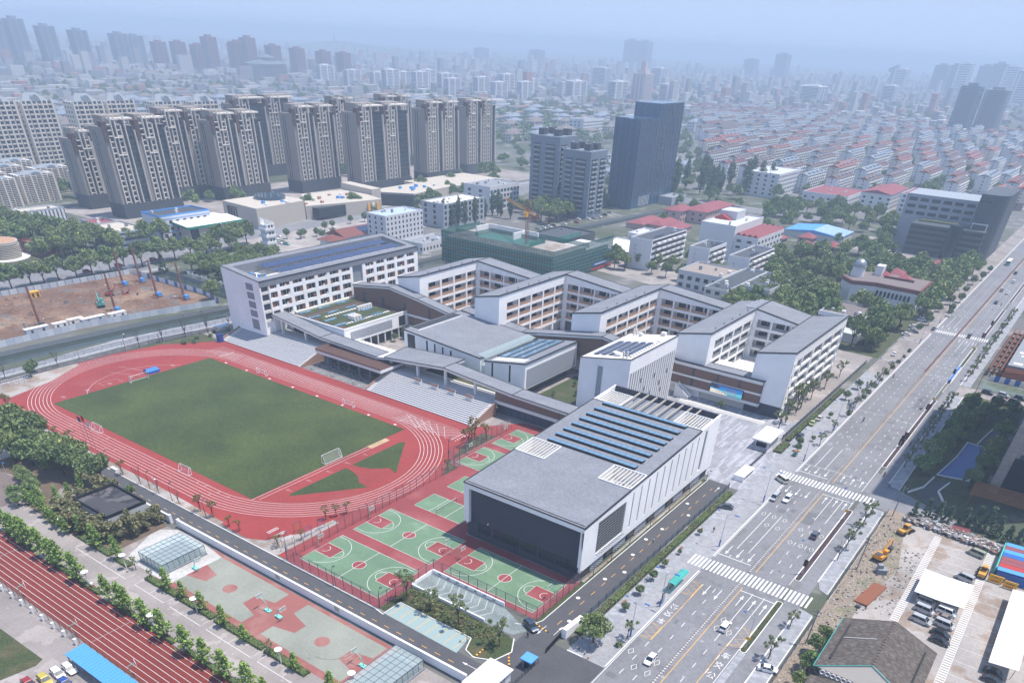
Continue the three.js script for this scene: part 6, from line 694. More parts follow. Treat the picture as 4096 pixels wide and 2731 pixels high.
blk('teaching_block', 'low teaching block with dark flat roof facing the classrooms', 'building', -52, -25, -337, -310, 8.5, wgrey, { win: [1, 3.9, 2, 2, 2.6, 3.6, 1.2], rm: std(0x8a8078, .9) }); blk('teaching_block', 'long dark roofed teaching block close behind the classroom blocks', 'building', -23, -10.5, -338, -281, 9.5, wgrey, { win: [1, 3.2, 3, 1.7, 2.6, 3.4, 1.2], rm: M.dgrey }); blk('teaching_block', 'small dark roofed block at the right of the old teaching blocks', 'building', -8, 8, -330, -292, 11, wgrey, { win: [1, 3.4, 3, 1.7, 2.6, 3.6, 1.2], rm: M.dgrey });
{ const t = blk('assembly_hall', 'large white hall with red roof parts behind the old campus', 'building', -82, -58, -449, -401, 18, white2, { rm: wgrey }); bx(t, 'stage_house', wgrey, -80, -68, 18, 23, -440, -425); gable(t, -84, -70, -449, -422, 18, 3, M.red); bx(t, 'side_wing', white2, -58, -42, 0, 14, -449, -402); for (let k = 0; k < 4; k++) gable(t, -57.6 + k * 3.8, -54 + k * 3.8, -448, -403, 14, 1.6, M.pink); wins(t, -58, -42, -449, -402, [3, 7, 10.5], 1.4, 3, 6, M.win, 2); }
blk('flat_terrace', 'unfinished flat concrete terrace beside the canal behind the scaffolding', 'building', -132, -100, -382, -345, 4.5, wgrey, { rm: M.offwhite, units: 0 }); blk('low_white_house', 'cluster of low white houses with small flat roofs near the canal', 'house', -128, -104, -412, -388, 7, white2, { win: [1, 3, 2, 1.3, 1.4, 3.2, 1.6], rm: wgrey, units: 7 });
for (const [i, [x0, x1, z0, z1, H]] of [[-153, -138, -514, -490, 8], [-142, -122, -558, -502, 8], [-160, -146, -478, -444, 3.4], [-146, -134, -482, -452, 3.2], [-132, -118, -470, -440, 3.4], [-130, -116, -436, -414, 3.4]].entries()) blk('pink_roof_house', ['three storey pink house with maroon hip roof by the canal', 'larger pink house with long maroon hip roof by the canal road', 'low maroon roofed pavilion nearest the canal', 'low maroon roofed pavilion, second from the canal', 'low maroon roofed pavilion, third from the canal', 'low maroon roofed pavilion behind the old hall'][i], 'house', x0, x1, z0, z1, H, std(0xb79a97, .85), { roof: 'hip', rm: M.pink, rh: 2.6, win: H > 5 ? [1.5, 3.4, 2, 1.6, 1.8, 4.4, 2.2] : undefined });
[[-49, -462], [-26, -451], [-11, -463], [-34, -480], [32, -457], [57, -458], [61, -419], [43, -412]].forEach(([x, z], i) => blk('villa', `small maroon hip roofed villa among the trees, ${ord(i)} from the left`, 'villa', x - 5, x + 5, z - 5, z + 5, 6.5, std(0x9a8580, .85), { roof: 'hip', rm: M.pink, rh: 2.8, win: [1.2, 3, 2, 1.4, 1.4, 3.4, 1.6], group: 'maroon roofed villas among the trees' }));
{ const t = thing('market_hall', 'long hall with striped bright blue metal roof', 'hall'); bx(t, 'wall', wgrey, -61, -19, 0, 4, -542, -510); gable(t, -61, -19, -542, -510, 4, 2.2, M.lblue); for (let k = 0; k < 9; k++) gb().slab(-39.8, -18.7, -541 + k * 3.5, -540 + k * 3.5, [6.15, 4.05, 4.05, 6.15], [6.22, 4.12, 4.12, 6.22]).to(t, 'roof_light', M.plain); }
{ // observatory
  const t = thing('domed_building', 'white curved building with red band, arched windows and grey observatory dome', 'building'); const P = [[26.8, -353.2], [34.7, -344.5], [46, -349], [68.9, -347.5], [68.9, -375.6], [46.6, -376.7], [33, -371]]; gb().prism(P, 0, 12).to(t, 'wall', white2); gb().prism(P.map(([x, z]) => [48 + (x - 48) * 1.015, -360 + (z + 360) * 1.015]), 10.4, 12.2).to(t, 'red_band', M.brick); gb().prism(P.map(([x, z]) => [48 + (x - 48) * .97, -360 + (z + 360) * .95]), 12.2, 12.3).to(t, 'roof', std(0x6d6462, .9));
  for (let k = 0; k < 9; k++) { const x = 48 + k * 2.1, z = -348.9 + (x - 46) * .0655; const m = mesh(t, 'arched_window', new THREE.CylinderGeometry(.62, .62, .3, 12), M.win); m.rotation.x = 1.57; m.position.set(x, 8.3, z); bx(t, 'arched_window', M.win, x - .62, x + .62, 6.2, 8.3, z - .14, z + .14); } wins(t, 46, 68.9, -375, -348, [2, 6], 1.6, 2.2, 5.4); const d = mesh(t, 'dome', new THREE.SphereGeometry(3.4, 24, 12, 0, 6.2832, 0, 1.571), M.steel); d.position.set(33.2, 17.2, -357.3); const c = mesh(t, 'dome_drum', new THREE.CylinderGeometry(3.3, 3.5, 5.2, 24), white2); c.position.set(33.2, 14.7, -357.3); const ri = mesh(t, 'dome_ring', new THREE.CylinderGeometry(3.7, 3.7, .4, 24), M.grey); ri.position.set(33.2, 17.1, -357.3); bx(t, 'lift_house', white2, 40, 44, 12.3, 17, -372, -366); bx(t, 'roof_wall', M.brick, 46, 62, 12.3, 13.4, -364, -363.6); for (const x of [41, 52]) hip(t, x, x + 7, -374, -368, 12.3, 2, M.pink, .3, 'roof_pavilion'); }
{ const t = blk('red_hall', 'low curved hall with striped dark roof and red wall band', 'building', 36, 57.5, -316, -287, 7.4, wgrey, { rm: std(0x6d6462, .9), units: 5 }); bx(t, 'red_band', M.brick, 35.9, 57.7, 5, 7, -316.1, -286.9); for (let k = 0; k < 9; k++) bx(t, 'roof_seam', M.paintOld, 37, 57, 7.52, 7.6, -314 + k * 3, -313.8 + k * 3); bx(t, 'front_wing', wgrey, 50, 60, 0, 4, -286.8, -276); }
{ // dark office
  const t = thing('dark_office', 'dark grey tiled office complex with rounded tower beside the avenue', 'building'), dk = tx(256, 8, (u, v) => mul([66, 72, 80], ((v * 8) % 1 < .12 ? .75 : 1) * ((u * 6) % 1 < .04 ? .8 : 1) * (.9 + hash(Math.floor(u * 6), Math.floor(v * 8), 3) * .2)), .6), lg = std(0x8b949d, .7), N2 = Math.PI / 2;
  bx(t, 'low_wing', dk, 23, 70, 0, 18, -541, -518); bx(t, 'high_wing', lg, 10, 58, 0, 32, -576, -541.2); gb().prism([...arc(66, -536, 9, 0, N2, 8), [58.2, -527], [58.2, -578], [75, -578]], 0, 38).to(t, 'round_tower', dk); for (let k = 0; k < 5; k++) { bx(t, 'window_band', M.win, 23.5, 69.5, 2 + k * 3.3, 3.6 + k * 3.3, -518.1, -517.9); bx(t, 'window_band', M.win, 69.9, 70.1, 2 + k * 3.3, 3.8 + k * 3.3, -540, -519); } gb().prism(arc(52, -518, 4.4, 0, 6.2, 20), 0, 20).to(t, 'stair_drum', M.glass); for (const y of [20, 24, 28]) for (let k = 0; k < 6; k++) bx(t, 'window', M.win, 12 + k * 7.6, 17.6 + k * 7.6, y, y + 2, -541.3, -541.1); for (let k = 0; k < 4; k++) { const m = mesh(t, 'round_window', new THREE.CylinderGeometry(.8, .8, .4, 12), M.win); m.rotation.x = 1.57; m.position.set(59.4 + k * 1.9, 34, -527); } bx(t, 'roof_garden', M.lawn, 25, 50, 18, 18.8, -540, -530); bx(t, 'pergola', M.plain, 59, 69, 21, 21.5, -536, -526); for (const [x, z] of [[59.3, -526.4], [68.6, -526.4], [59.3, -535.8], [68.6, -535.8]]) bx(t, 'pergola_post', M.plain, x, x + .4, 18, 21, z, z + .4);
}
for (const [i, a] of [[-103, -62, -728, -668, 9, 'long school hall with pale red roof by the far street'], [-160, -130, -735, -676, 18, 'white school block with tall red framed windows by the far street'], [-56, -30, -746, -684, 13, 'white school block with red roof and gables right of the long hall'], [-24, -6, -740, -690, 14, 'grey residential block beside the red roofed school']].entries()) blk('school_block', a[5], 'school', ...a.slice(0, 5), white2, { rm: i === 1 ? wgrey : M.pink, roof: i === 2 ? 'gable' : undefined, win: [2, 3.4, Math.floor(a[4] / 3.5), 1.6, 2.2, 4.6, 2.4] });
{ // tall building at the right edge
  const st = tx(256, 6, (u, v) => mul([150, 142, 134], ((v * 4) % 1 < .05 || (u * 4) % 1 < .03 ? .75 : 1) * (.93 + hash(Math.floor(u * 4), Math.floor(v * 4), 3) * .12)), .7), t = thing('stone_tower', 'tall pale stone tower cut by the right edge of the picture', 'tower'); bx(t, 'wall', st, 138, 168, 0, 104, -240, -150); for (let k = 0; k < 26; k++) for (let q = 0; q < 3; q++) bx(t, 'window', M.winW, 142 + q * 9, 148 + q * 9, 3 + k * 3.9, 5.6 + k * 3.9, -150, -149.9); for (let k = 0; k < 30; k++) for (let q = 0; q < 9; q++) bx(t, 'window', M.winW, 137.9, 138, 3 + k * 3.4, 5 + k * 3.4, -236 + q * 9.6, -232 + q * 9.6); bx(t, 'entrance_glazing', M.glass, 141, 160, .2, 12, -150, -149.6); for (let k = 0; k < 9; k++) bx(t, 'canopy_slat', M.wood, 134, 152, 3.6, 3.8, -146 + k * 1.3, -145.4 + k * 1.3); bx(t, 'canopy_beam', M.wood, 134.4, 134.8, 3.2, 3.6, -146, -135); bx(t, 'canopy_beam', M.wood, 150, 150.4, 3.2, 3.6, -146, -135); for (const [x, z] of [[134.5, -145.6], [134.5, -135.5], [150, -145.6], [150, -135.5]]) bx(t, 'canopy_post', M.wood, x, x + .3, 0, 3.2, z, z + .3); }
{ const t = thing('building_pit', 'sunken construction pit with rusty steel frames beside the avenue', 'construction'); bx(t, 'slab', M.grey, 124, 160, 0, 5, -350, -276); for (let k = 0; k < 12; k++) { const x = rr(125, 138), z = rr(-348, -280); bx(t, 'wet_patch', M.plain, x, x + rr(2, 5), 5, 5.02, z, z + rr(1, 3)); } for (let k = 0; k < 26; k++) bx(t, 'steel_frame', M.rust, 118.5, 123.8, .2 + (k % 3), .5 + (k % 3), -350 + k * 3, -349.6 + k * 3); for (let k = 0; k < 3; k++) bx(t, 'steel_frame', M.rust, 118 + k * 2.2, 118.4 + k * 2.2, 0, 3.4, -350, -272); for (let k = 0; k < 9; k++) bx(t, 'hoarding_panel', k % 2 ? M.blue : M.plain, 120 + k * 2, 121.9 + k * 2, 0, 2.2, -266.4, -266.2); bx(t, 'pit_water', std(0x5c6650, .15), 118.5, 150, .06, .12, -263, -252); for (let k = 0; k < 24; k++) bx(t, 'steel_frame', M.rust, 124, 150, 1 + (k % 4) * .9, 1.3 + (k % 4) * .9, -275.8 + Math.floor(k / 4), -275.5 + Math.floor(k / 4)); }
// ---- rows of residential blocks, one prototype per kind ----
function resid(roofMat, wallMat, kind) {
  const t = new THREE.Group(); bx(t, 'wall', wallMat, -6, 6, 0, 17, -22, 22); bx(t, 'end_wall', kind === 0 ? std(0x9a7f80, .9) : wgrey, -6.05, 6.05, 0, 6, 21.9, 22.06); const g = gb(), b = gb(); for (let f = 0; f < 6; f++) { for (let z = -20; z < 19; z += 5.2) { g.box(5.9, 6.08, 1.1 + f * 2.8, 2.6 + f * 2.8, z, z + 3.2); b.box(6, 7.1, .3 + f * 2.8, 1.2 + f * 2.8, z - .2, z + 3.4); } g.box(-.6, .6, 1.2 + f * 2.8, 2.4 + f * 2.8, 21.95, 22.1); } stuff(g.to(t, 'window_rows', M.win)); stuff(b.to(t, 'balcony_rows', M.plain));
  gable(t, -6, 6, -22, 22, 17, 2, roofMat, .3); for (let k = 0; k < 4; k++) bx(t, 'solar_heater', M.glassL, 2, 4.6, 18.6, 19, -18 + k * 10, -14 + k * 10); return t;
}
const RP = [resid(M.brick, white2, 0), resid(std(0x6a5550, .9), white2, 1), resid(std(0x7c838c, .9), white2, 1), resid(std(0x8a544c, .9), std(0xcfc3b8, .85), 0)];
function place(p, x, z, s, sy, rot, name, label, cat, group) { const c = p.clone(); c.name = nm(name); c.position.set(x, 0, z); c.rotation.y = rot; c.scale.set(s, sy, s); c.userData = { label, category: cat, group }; scene.add(c); }
let placed = 0; const far = [];
for (let iz = 0; iz < 26; iz++) for (let ix = 0; ix < 26; ix++) {
  if (placed > 280) continue;
  const x = -640 + ix * 28.5 + rr(-4, 4) + (iz % 2) * 9, z = -765 - iz * 62 + rr(-8, 8); if (x > 60 && x < 125 || x > -60 - (z + 765) * .02 && x < 60 && z > -760 || rnd() < .07) continue; if (x < -235 + (z + 765) * .5 || Math.hypot(x + 150, z + 1755) < 90 || x > -50 && x < 30 && z > -790) continue;
  const k = z > -1250 ? pick([0, 1, 1, 3, 2]) : pick([0, 1, 2, 2]); place(RP[k], x, z, rr(.9, 1.08), rr(.85, 1.05), 0, 'residential_block', ['white balcony block with brick red roof in the estate right of the glass tower', 'white balcony block with brown roof in the estate right of the glass tower', 'white balcony block with grey roof in the far estate right of centre', 'cream balcony block with red roof in the estate right of the glass tower'][k], 'apartment block', 'estate right of the glass tower'); scene.children.at(-1).scale.z *= 1.25; placed++;
}
// low town left and centre
function lowHouse(rm, w) { const t = new THREE.Group(); bx(t, 'wall', w, -7, 7, 0, 10, -12, 12); hip(t, -7, 7, -12, 12, 10, 3, rm, .7); const g = gb(); for (let f = 0; f < 3; f++) { for (let z = -11; z < 9; z += 4) g.box(6.9, 7.06, 1.2 + f * 3.1, 2.9 + f * 3.1, z, z + 2.4); for (let x = -5.5; x < 4; x += 4) g.box(x, x + 2, 1.2 + f * 3.1, 2.9 + f * 3.1, 11.9, 12.06); } stuff(g.to(t, 'window_rows', M.winW)); return t; }
const LP = [lowHouse(std(0x757f8c, .9), white2), lowHouse(std(0x6c6460, .9), std(0xc9c1b8, .85))];
for (let ix = 0; ix < 15; ix++) for (let iz = 0; iz < 17; iz++) { const x = -640 - ix * 46 + rr(-8, 8) + iz * 10, z = -420 - iz * 52 + rr(-8, 8); if (rnd() < .08) continue; place(pick(LP), x, z, rr(.95, 1.3), rr(.8, 1.3), 0, 'town_house', 'low grey roofed house in the dense town behind the apartment towers', 'house', 'dense town behind the apartment towers'); }
for (let k = 0; k < 26; k++) { const x = rr(-420, -230), z = rr(-760, -640); place(LP[0], x, z, rr(.8, 1.3), rr(.5, 1), 0, 'town_house', 'low white house with dark hip roof left of the glass tower', 'house', 'low houses left of the glass tower'); }
{ // old residential estate on the left with arched roofs
  const mkT = () => { const t = new THREE.Group(); bx(t, 'wall', M.beige2, -7, 7, 0, 1, -14, 14); const g = gb(), b = gb(); for (let f = 0; f < 16; f++) { for (let z = -12.5; z < 10; z += 4.4) { g.box(6.9, 7.06, (1 + f * 2.9) / 46, (2.8 + f * 2.9) / 46, z, z + 3.2); b.box(7, 8, (.2 + f * 2.9) / 46, (1 + f * 2.9) / 46, z - .2, z + 3.4); } for (let x = -5; x < 4; x += 4) g.box(x, x + 1.6, (1.2 + f * 2.9) / 46, (2.7 + f * 2.9) / 46, 13.9, 14.06); } stuff(g.to(t, 'window_rows', M.winW)); stuff(b.to(t, 'balcony_rows', M.beige2)); for (const z of [-13, -4.6, 4, 12.4]) bx(t, 'pier', M.beige2, 7, 8.3, 0, 1.02, z, z + 1.1); const r = hip(t, -6, 6, -11, 11, 1, .11, std(0x7e858c, .9)); const a = gb(); for (let k = 0; k < 8; k++) { const f = q => [Math.cos(q * Math.PI / 8) * 3.4, 1 + Math.sin(q * Math.PI / 8) * .09], [z0, y0] = f(k), [z1, y1] = f(k + 1); a.quad([7.3, y0, z0], [7.3, y1, z1], [0, y1, z1], [0, y0, z0]).tri([7.2, 1, 0], [7.2, y0, z0], [7.2, y1, z1]); } a.to(t, 'arched_dormer', std(0x7f8a94, .7, { side: 2 })); return t; }; const P = mkT();
  const pt = (x, z, H, lab, s = 1) => { const c = P.clone(); c.name = nm('arched_apartment'); c.position.set(x, 0, z); c.scale.set(s, H, s); c.userData = { label: lab, category: 'apartment tower', group: 'arch topped apartments at the left' }; scene.add(c); };
  [[-640, -235], [-640, -266], [-622, -300], [-622, -330], [-600, -362], [-590, -395], [-575, -425], [-668, -200], [-690, -172], [-700, -240], [-560, -455]].forEach(([x, z], i) => pt(x, z, 50, `tall beige apartment slab with arched dormer roof, ${ord(i)} in the left estate`)); [[-520, -190], [-545, -215], [-512, -158], [-565, -190], [-540, -165], [-590, -210], [-600, -178], [-570, -150], [-625, -165], [-610, -140], [-510, -228], [-650, -150], [-540, -245]].forEach(([x, z], i) => pt(x, z, 17, `low pale apartment house with arched dormer, ${ord(i)} in the left foreground estate`, .95));
}
// ---- far towers, hills and haze-dimmed city ----
function slabTower(mat, n) { const t = new THREE.Group(); bx(t, 'shaft', mat, -.5, .5, 0, 1, -.5, .5); const g = gb(); for (let f = 0; f < n; f++) g.box(.49, .505, (f + .25) / n, (f + .75) / n, -.42, -.05).box(.49, .505, (f + .25) / n, (f + .75) / n, .05, .42).box(-.36, .36, (f + .25) / n, (f + .75) / n, .49, .505); stuff(g.to(t, 'window_rows', M.winW)); bx(t, 'roof_house', mat, -.25, .25, 1, 1.06, -.2, .2); return t; }
const FT = { red: slabTower(std(0x8a5a55, .9), 26), grey: slabTower(std(0x77818c, .9), 28), white: slabTower(white2, 14), blue: slabTower(std(0x4e6276, .5), 22) };
const fartower = (k, x, z, w, l, H, lab, grp) => { const c = FT[k].clone(); c.name = nm('far_tower'); c.position.set(x, 0, z); c.scale.set(w, H, l); c.userData = { label: lab, category: 'tower', group: grp }; scene.add(c); };
[[-2560, -1120], [-2500, -1190], [-2480, -1260], [-2440, -1330], [-2620, -1200], [-2420, -1440], [-2470, -1520]].forEach(([x, z], i) => fartower('grey', x, z, 40, 40, [88, 96, 84, 78, 92, 74, 70][i], `hazy grey tower at the far left skyline, ${ord(i)} of them`, 'grey towers on the left skyline'));
[[-2230, -1440, 62], [-2190, -1475, 64], [-2150, -1510, 60], [-2080, -1500, 78], [-2040, -1560, 70], [-1990, -1560, 80], [-1960, -1620, 66], [-1930, -1680, 62], [-2100, -1600, 66], [-1900, -1750, 58], [-1870, -1800, 56]].forEach(([x, z, H], i) => fartower('red', x, z, 34, 30, H, `hazy reddish apartment tower left of centre, ${ord(i)} of the cluster`, 'reddish tower cluster'));
[[-1530, -1500], [-1500, -1560], [-1470, -1620], [-1440, -1680], [-1400, -1500], [-1360, -1560], [-1330, -1620], [-1250, -1550], [-1210, -1610], [-1180, -1670], [-1150, -1730], [-1560, -1440], [-1120, -1560], [-1090, -1620]].forEach(([x, z], i) => fartower('white', x, z, 18, 46, rr(28, 40), `hazy white apartment slab in the middle distance, ${ord(i)} of the rows`, 'white slabs in the middle distance'));
[[-1000, -1700, 24, 60, 36], [-940, -1790, 24, 60, 38], [-860, -1900, 24, 60, 36], [-640, -2300, 60, 60, 40], [-520, -2600, 40, 40, 44], [-1350, -2400, 60, 30, 46], [-1200, -2500, 40, 40, 52]].forEach(([x, z, w, l, H], i) => fartower('white', x, z, w, l, H, `pale block standing above the far town behind the glass tower, ${ord(i)} from the left`, 'pale blocks above the far town'));
{ const t = thing('stepped_tower', 'pale pinkish tower with stepped narrow top rising behind the glass tower', 'tower', -905, 0, -1845), m = std(0xb8a8a4, .85); bx(t, 'shaft', m, -17, 17, 0, 54, -20, 20); bx(t, 'step', m, -11, 11, 54, 60, -12, 12); bx(t, 'crown', m, -6, 6, 60, 76, -6, 6); wins(t, -17, 17, -20, 20, lv(2, 3.4, 15), 1.8, 4, 6, M.winW, 3, true); }
fartower('blue', -170, -1740, 34, 40, 70, 'dark blue office tower at the far right above the estate, left one', 'dark office pair'); fartower('grey', -130, -1770, 40, 34, 66, 'dark grey office tower at the far right above the estate, right one', 'dark office pair');
[[-760, -3700, 70], [-640, -3800, 88], [-600, -3860, 90], [-540, -3700, 96], [-500, -3900, 92], [-440, -3800, 100], [-380, -3700, 94], [-330, -3850, 104], [-280, -3300, 86], [-250, -3100, 80]].forEach(([x, z, H], i) => fartower(i % 3 ? 'grey' : 'white', x, z, 50, 46, H, `faint tower on the right hand skyline, ${ord(i)} from the left`, 'faint towers on the right skyline'));
[[-2300, -4300, 120], [-2220, -4300, 118], [-1500, -4400, 96], [-1700, -4500, 70], [-3000, -3900, 60], [-2700, -4000, 64]].forEach(([x, z, H], i) => fartower('grey', x, z, 60, 60, H, `barely visible tower in the haze on the middle skyline, ${ord(i)} listed`, 'barely visible towers'));
{ const t = thing('temple_roof_hall', 'large hall with grey upturned temple style roof in the far town', 'building', -1760, 0, -1430); bx(t, 'wall', std(0xa9a49c, .9), -26, 26, 0, 34, -40, 40); hip(t, -26, 26, -40, 40, 34, 10, std(0x5d6670, .9), 8); bx(t, 'upper_hall', std(0x8f8f8f, .9), -12, 12, 38, 46, -16, 16); hip(t, -12, 12, -16, 16, 46, 6, std(0x5d6670, .9), 4); wins(t, -26, 26, -40, 40, lv(3, 4, 7), 2.2, 3, 6, M.winW, 2, true); }
{ const t = blk('arched_roof_hall', 'hall with orange red curved metal roof behind the apartment towers', 'hall', -700, -660, -640, -590, 9, white2, { roof: 'gable', rm: std(0xb8694e, .8), rh: 6 }); }
{ const t = blk('tented_stadium', 'stand with white tented canopies right of the apartment towers', 'stadium', -400, -370, -720, -660, 9, wgrey, { units: 0 }); for (let k = 0; k < 4; k++) { const m = mesh(t, 'tent_canopy', new THREE.ConeGeometry(10, 7, 8), M.plain); m.position.set(-383, 13.5, -712 + k * 14); } }
{ const t = blk('slogan_block', 'white five storey block with roof mast in the wood behind the towers', 'building', -560, -535, -1040, -985, 20, white2, { win: [2, 3.6, 5, 1.6, 3, 5, 2, true] }); const m = gb(); m.tube([-550, 20, -1000], [-550, 48, -1000], .5); m.to(t, 'mast', M.steel); }
{ const c = gb(), n = 46; const H = (x) => 46 * Math.exp(-Math.pow((x - 18) / 7, 2)) + 26 * Math.exp(-Math.pow((x - 32) / 8, 2)); for (let i = 0; i < n; i++) { const x0 = -5600 + i * 60, x1 = x0 + 60, z = -4300; c.quad([x0, 0, z + 260], [x1, 0, z + 260], [x1, H(i + 1) + 4, z], [x0, H(i) + 4, z]); c.quad([x1, 0, z - 260], [x0, 0, z - 260], [x0, H(i) + 4, z], [x1, H(i + 1) + 4, z]); } structure(c.to(scene, 'hills', std(0x46543a, 1))); const t = thing('hill_pagoda', 'faint pagoda standing on the hill on the skyline', 'pagoda', -4560, 46, -4300); for (let k = 0; k < 7; k++) { const m = mesh(t, 'storey', new THREE.CylinderGeometry(7 - k * .7, 7.6 - k * .7, 5, 8), M.grey); m.position.y = 2.5 + k * 5.4; const r = mesh(t, 'eave', new THREE.CylinderGeometry(6 - k * .7, 10 - k * .9, .8, 8), M.dgrey); r.position.y = 5.3 + k * 5.4; } const s = mesh(t, 'spire', new THREE.ConeGeometry(1.2, 10, 8), M.dgrey); s.position.y = 43; }
{ const t = thing('observation_tower', 'slim concrete viewing tower with angled head on the right skyline', 'tower', -805, 0, -3740); bx(t, 'shaft', M.grey, -7, 7, 0, 60, -7, 7); gb().slab(-16, 16, -16, 16, [60, 60, 60, 60], [70, 84, 84, 70]).to(t, 'head', M.grey); }
{ // the rest of the far city: countless blocks
  const im = new THREE.InstancedMesh(UB, std(0xffffff, .9), 7000), m4 = new THREE.Matrix4(), col = new THREE.Color(); let n = 0; for (let k = 0; k < 7000; k++) { const d = 900 + 5200 * Math.pow(rnd(), .75), a = -1.16 + 1.32 * rnd(), x = 134 + Math.sin(a) * d, z = 111 - Math.cos(a) * d; if (d < 1560 && (x > -450 || z < -1150 && x > -600) || d < 1500 && x > -1400 || Math.abs(x - 96) < 26) continue; const h = d > 2200 && rnd() < .06 ? rr(24, 48) : d < 2200 ? rr(5, 12) : rr(7, 18), w = rr(9, 14), l = rr(16, 40); m4.compose(V(x, h / 2, z), new THREE.Quaternion(), V(w, h, l)); im.setMatrixAt(n, m4); const b = rr(.22, .5); col.setRGB(b, b * rr(.96, 1), b * rr(.94, 1.02)); if (rnd() < .16) col.setRGB(.34, .18, .15); if (rnd() < .2) col.setRGB(.2, .22, .25); im.setColorAt(n++, col); } im.count = n; im.name = 'far_city'; im.castShadow = im.receiveShadow = true; stuff(tag(im, 'mass of small far blocks fading into the haze', 'city')); scene.add(im);
  const t2 = new THREE.InstancedMesh(TREE.camphor[0][1], leafMat, 2600); n = 0; for (let k = 0; k < 2600; k++) { const d = 640 + 2600 * Math.pow(rnd(), .9), a = -1.12 + 1.26 * rnd(), x = 134 + Math.sin(a) * d, z = 111 - Math.cos(a) * d; if (Math.abs(x - 96) < 24 || z > -200) continue; const s = rr(1, 2); m4.compose(V(x, -1, z), new THREE.Quaternion().setFromAxisAngle(V(0, 1, 0), rr(0, 6)), V(s, s, s)); t2.setMatrixAt(n++, m4); } t2.count = n; t2.name = 'far_trees'; stuff(tag(t2, 'countless small trees between the far blocks', 'trees')); scene.add(t2);
}
// ================= props =================
const TG = (o, name, mat, segs, r = .05, n = 5) => { const g = gb(); for (const [a, b, q, q2] of segs) g.tube(a, b, q ?? r, q2 ?? q ?? r, n, true); return g.to(o, name, mat); };
// ---- cars ----
const wheelG = new THREE.CylinderGeometry(.32, .32, .22, 14).rotateX(Math.PI / 2), rimG = new THREE.CylinderGeometry(.19, .19, .24, 10).rotateX(Math.PI / 2);
const CK = { sedan: { L: 4.6, w: .88, belt: .95, roof: 1.44, c: [-1.75, -1.05, .35, 1.15], hood: .82 }, suv: { L: 4.6, w: .92, belt: 1.05, roof: 1.68, c: [-2.15, -1.85, .4, 1.15], hood: .95 }, hatch: { L: 4.2, w: .87, belt: .98, roof: 1.52, c: [-1.95, -1.5, .35, 1.15], hood: .84 }, van: { L: 4.7, w: .85, belt: 1.15, roof: 1.92, c: [-2.25, -2.1, 1.1, 1.75], hood: 1.02 }, mini: { L: 5, w: .95, belt: 1.12, roof: 1.8, c: [-2.4, -2.15, .7, 1.6], hood: .95 } };
const paint = {}; const cpaint = c => paint[c] ??= new THREE.MeshPhysicalMaterial({ color: c, roughness: .35, metalness: .15, clearcoat: .8, clearcoatRoughness: .1 });
function car(kind, col, x, z, heading, label, group) { // heading: direction of the nose, 0 = east, PI/2 = north
  const k = CK[kind], o = thing('car', label, 'car', x, .06, z, heading, group), m = cpaint(col), h = k.L / 2, W = k.w, [a, b, c, d] = k.c;
  const sec = [[-h, .45, .75, W * .86], [-h + .18, .26, k.belt - .04, W * .97], [a, .24, k.belt, W], [0, .22, k.belt, W], [d, .24, k.belt - .04, W], [h - .45, .25, k.hood - .1, W * .97], [h - .08, .32, k.hood - .26, W * .88], [h, .42, k.hood - .36, W * .8]], g = gb();
  const R = s => [[s[0], s[1], s[3]], [s[0], s[2], s[3] * .98], [s[0], s[2], -s[3] * .98], [s[0], s[1], -s[3]]];
  for (let i = 1; i < sec.length; i++) { const p = R(sec[i - 1]), q = R(sec[i]); for (let j = 0; j < 4; j++) { const t = (j + 1) % 4; g.quad(p[j], q[j], q[t], p[t]); } } { const p = R(sec[0]), q = R(sec[7]); g.quad(p[0], p[1], p[2], p[3]).quad(q[3], q[2], q[1], q[0]); }
  const rw = W * .8, y0 = k.belt - .02, y1 = k.roof; g.hexa([[b - .04, y1 - .03, rw], [c + .04, y1 - .03, rw], [c + .04, y1 - .03, -rw], [b - .04, y1 - .03, -rw]], [[b + .05, y1 + .04, rw - .06], [c - .05, y1 + .04, rw - .06], [c - .05, y1 + .04, -rw + .06], [b + .05, y1 + .04, -rw + .06]]); for (const s of [1, -1]) for (const [p, q] of [[a, b], [(a + d) / 2, (b + c) / 2], [d, c]]) g.tube([p, y0, s * (W * .96 + .005)], [q, y1, s * (rw + .01)], .045, .045, 4); g.to(o, 'body', m);
  gb().hexa([[a + .02, y0, W * .95], [d, y0, W * .95], [d, y0, -W * .95], [a + .02, y0, -W * .95]], [[b, y1 - .02, rw - .01], [c, y1 - .02, rw - .01], [c, y1 - .02, -rw + .01], [b, y1 - .02, -rw + .01]]).to(o, 'windows', M.glass);
  for (const wx of [-h + .85, h - .85]) for (const s of [1, -1]) { const w = mesh(o, 'wheel', wheelG, M.rubber); w.position.set(wx, .32, s * (W - .1)); mesh(w, 'rim', rimG, M.steel); }
  for (const s of [1, -1]) { bx(o, 'headlight', M.plain, h - .2, h - .04, k.hood - .38, k.hood - .22, s * W * .68 - .16, s * W * .68 + .16); bx(o, 'tail_light', M.red, -h - .02, -h + .14, .72, .9, s * W * .7 - .14, s * W * .7 + .14); bx(o, 'mirror', m, d - .25, d - .08, k.belt, k.belt + .14, s * (W + .08) - .08, s * (W + .08) + .08); } bx(o, 'number_plate', M.blue, -h - .03, -h, .5, .62, -.22, .22); bx(o, 'bumper', M.dgrey, h - .05, h + .03, .3, .42, -W * .7, W * .7); return o;
}
const N = Math.PI / 2, S = -N, WH = 0xe6e6e6, BK = 0x15171b, SV = 0xa9adb0, GR = 0x4a5058;
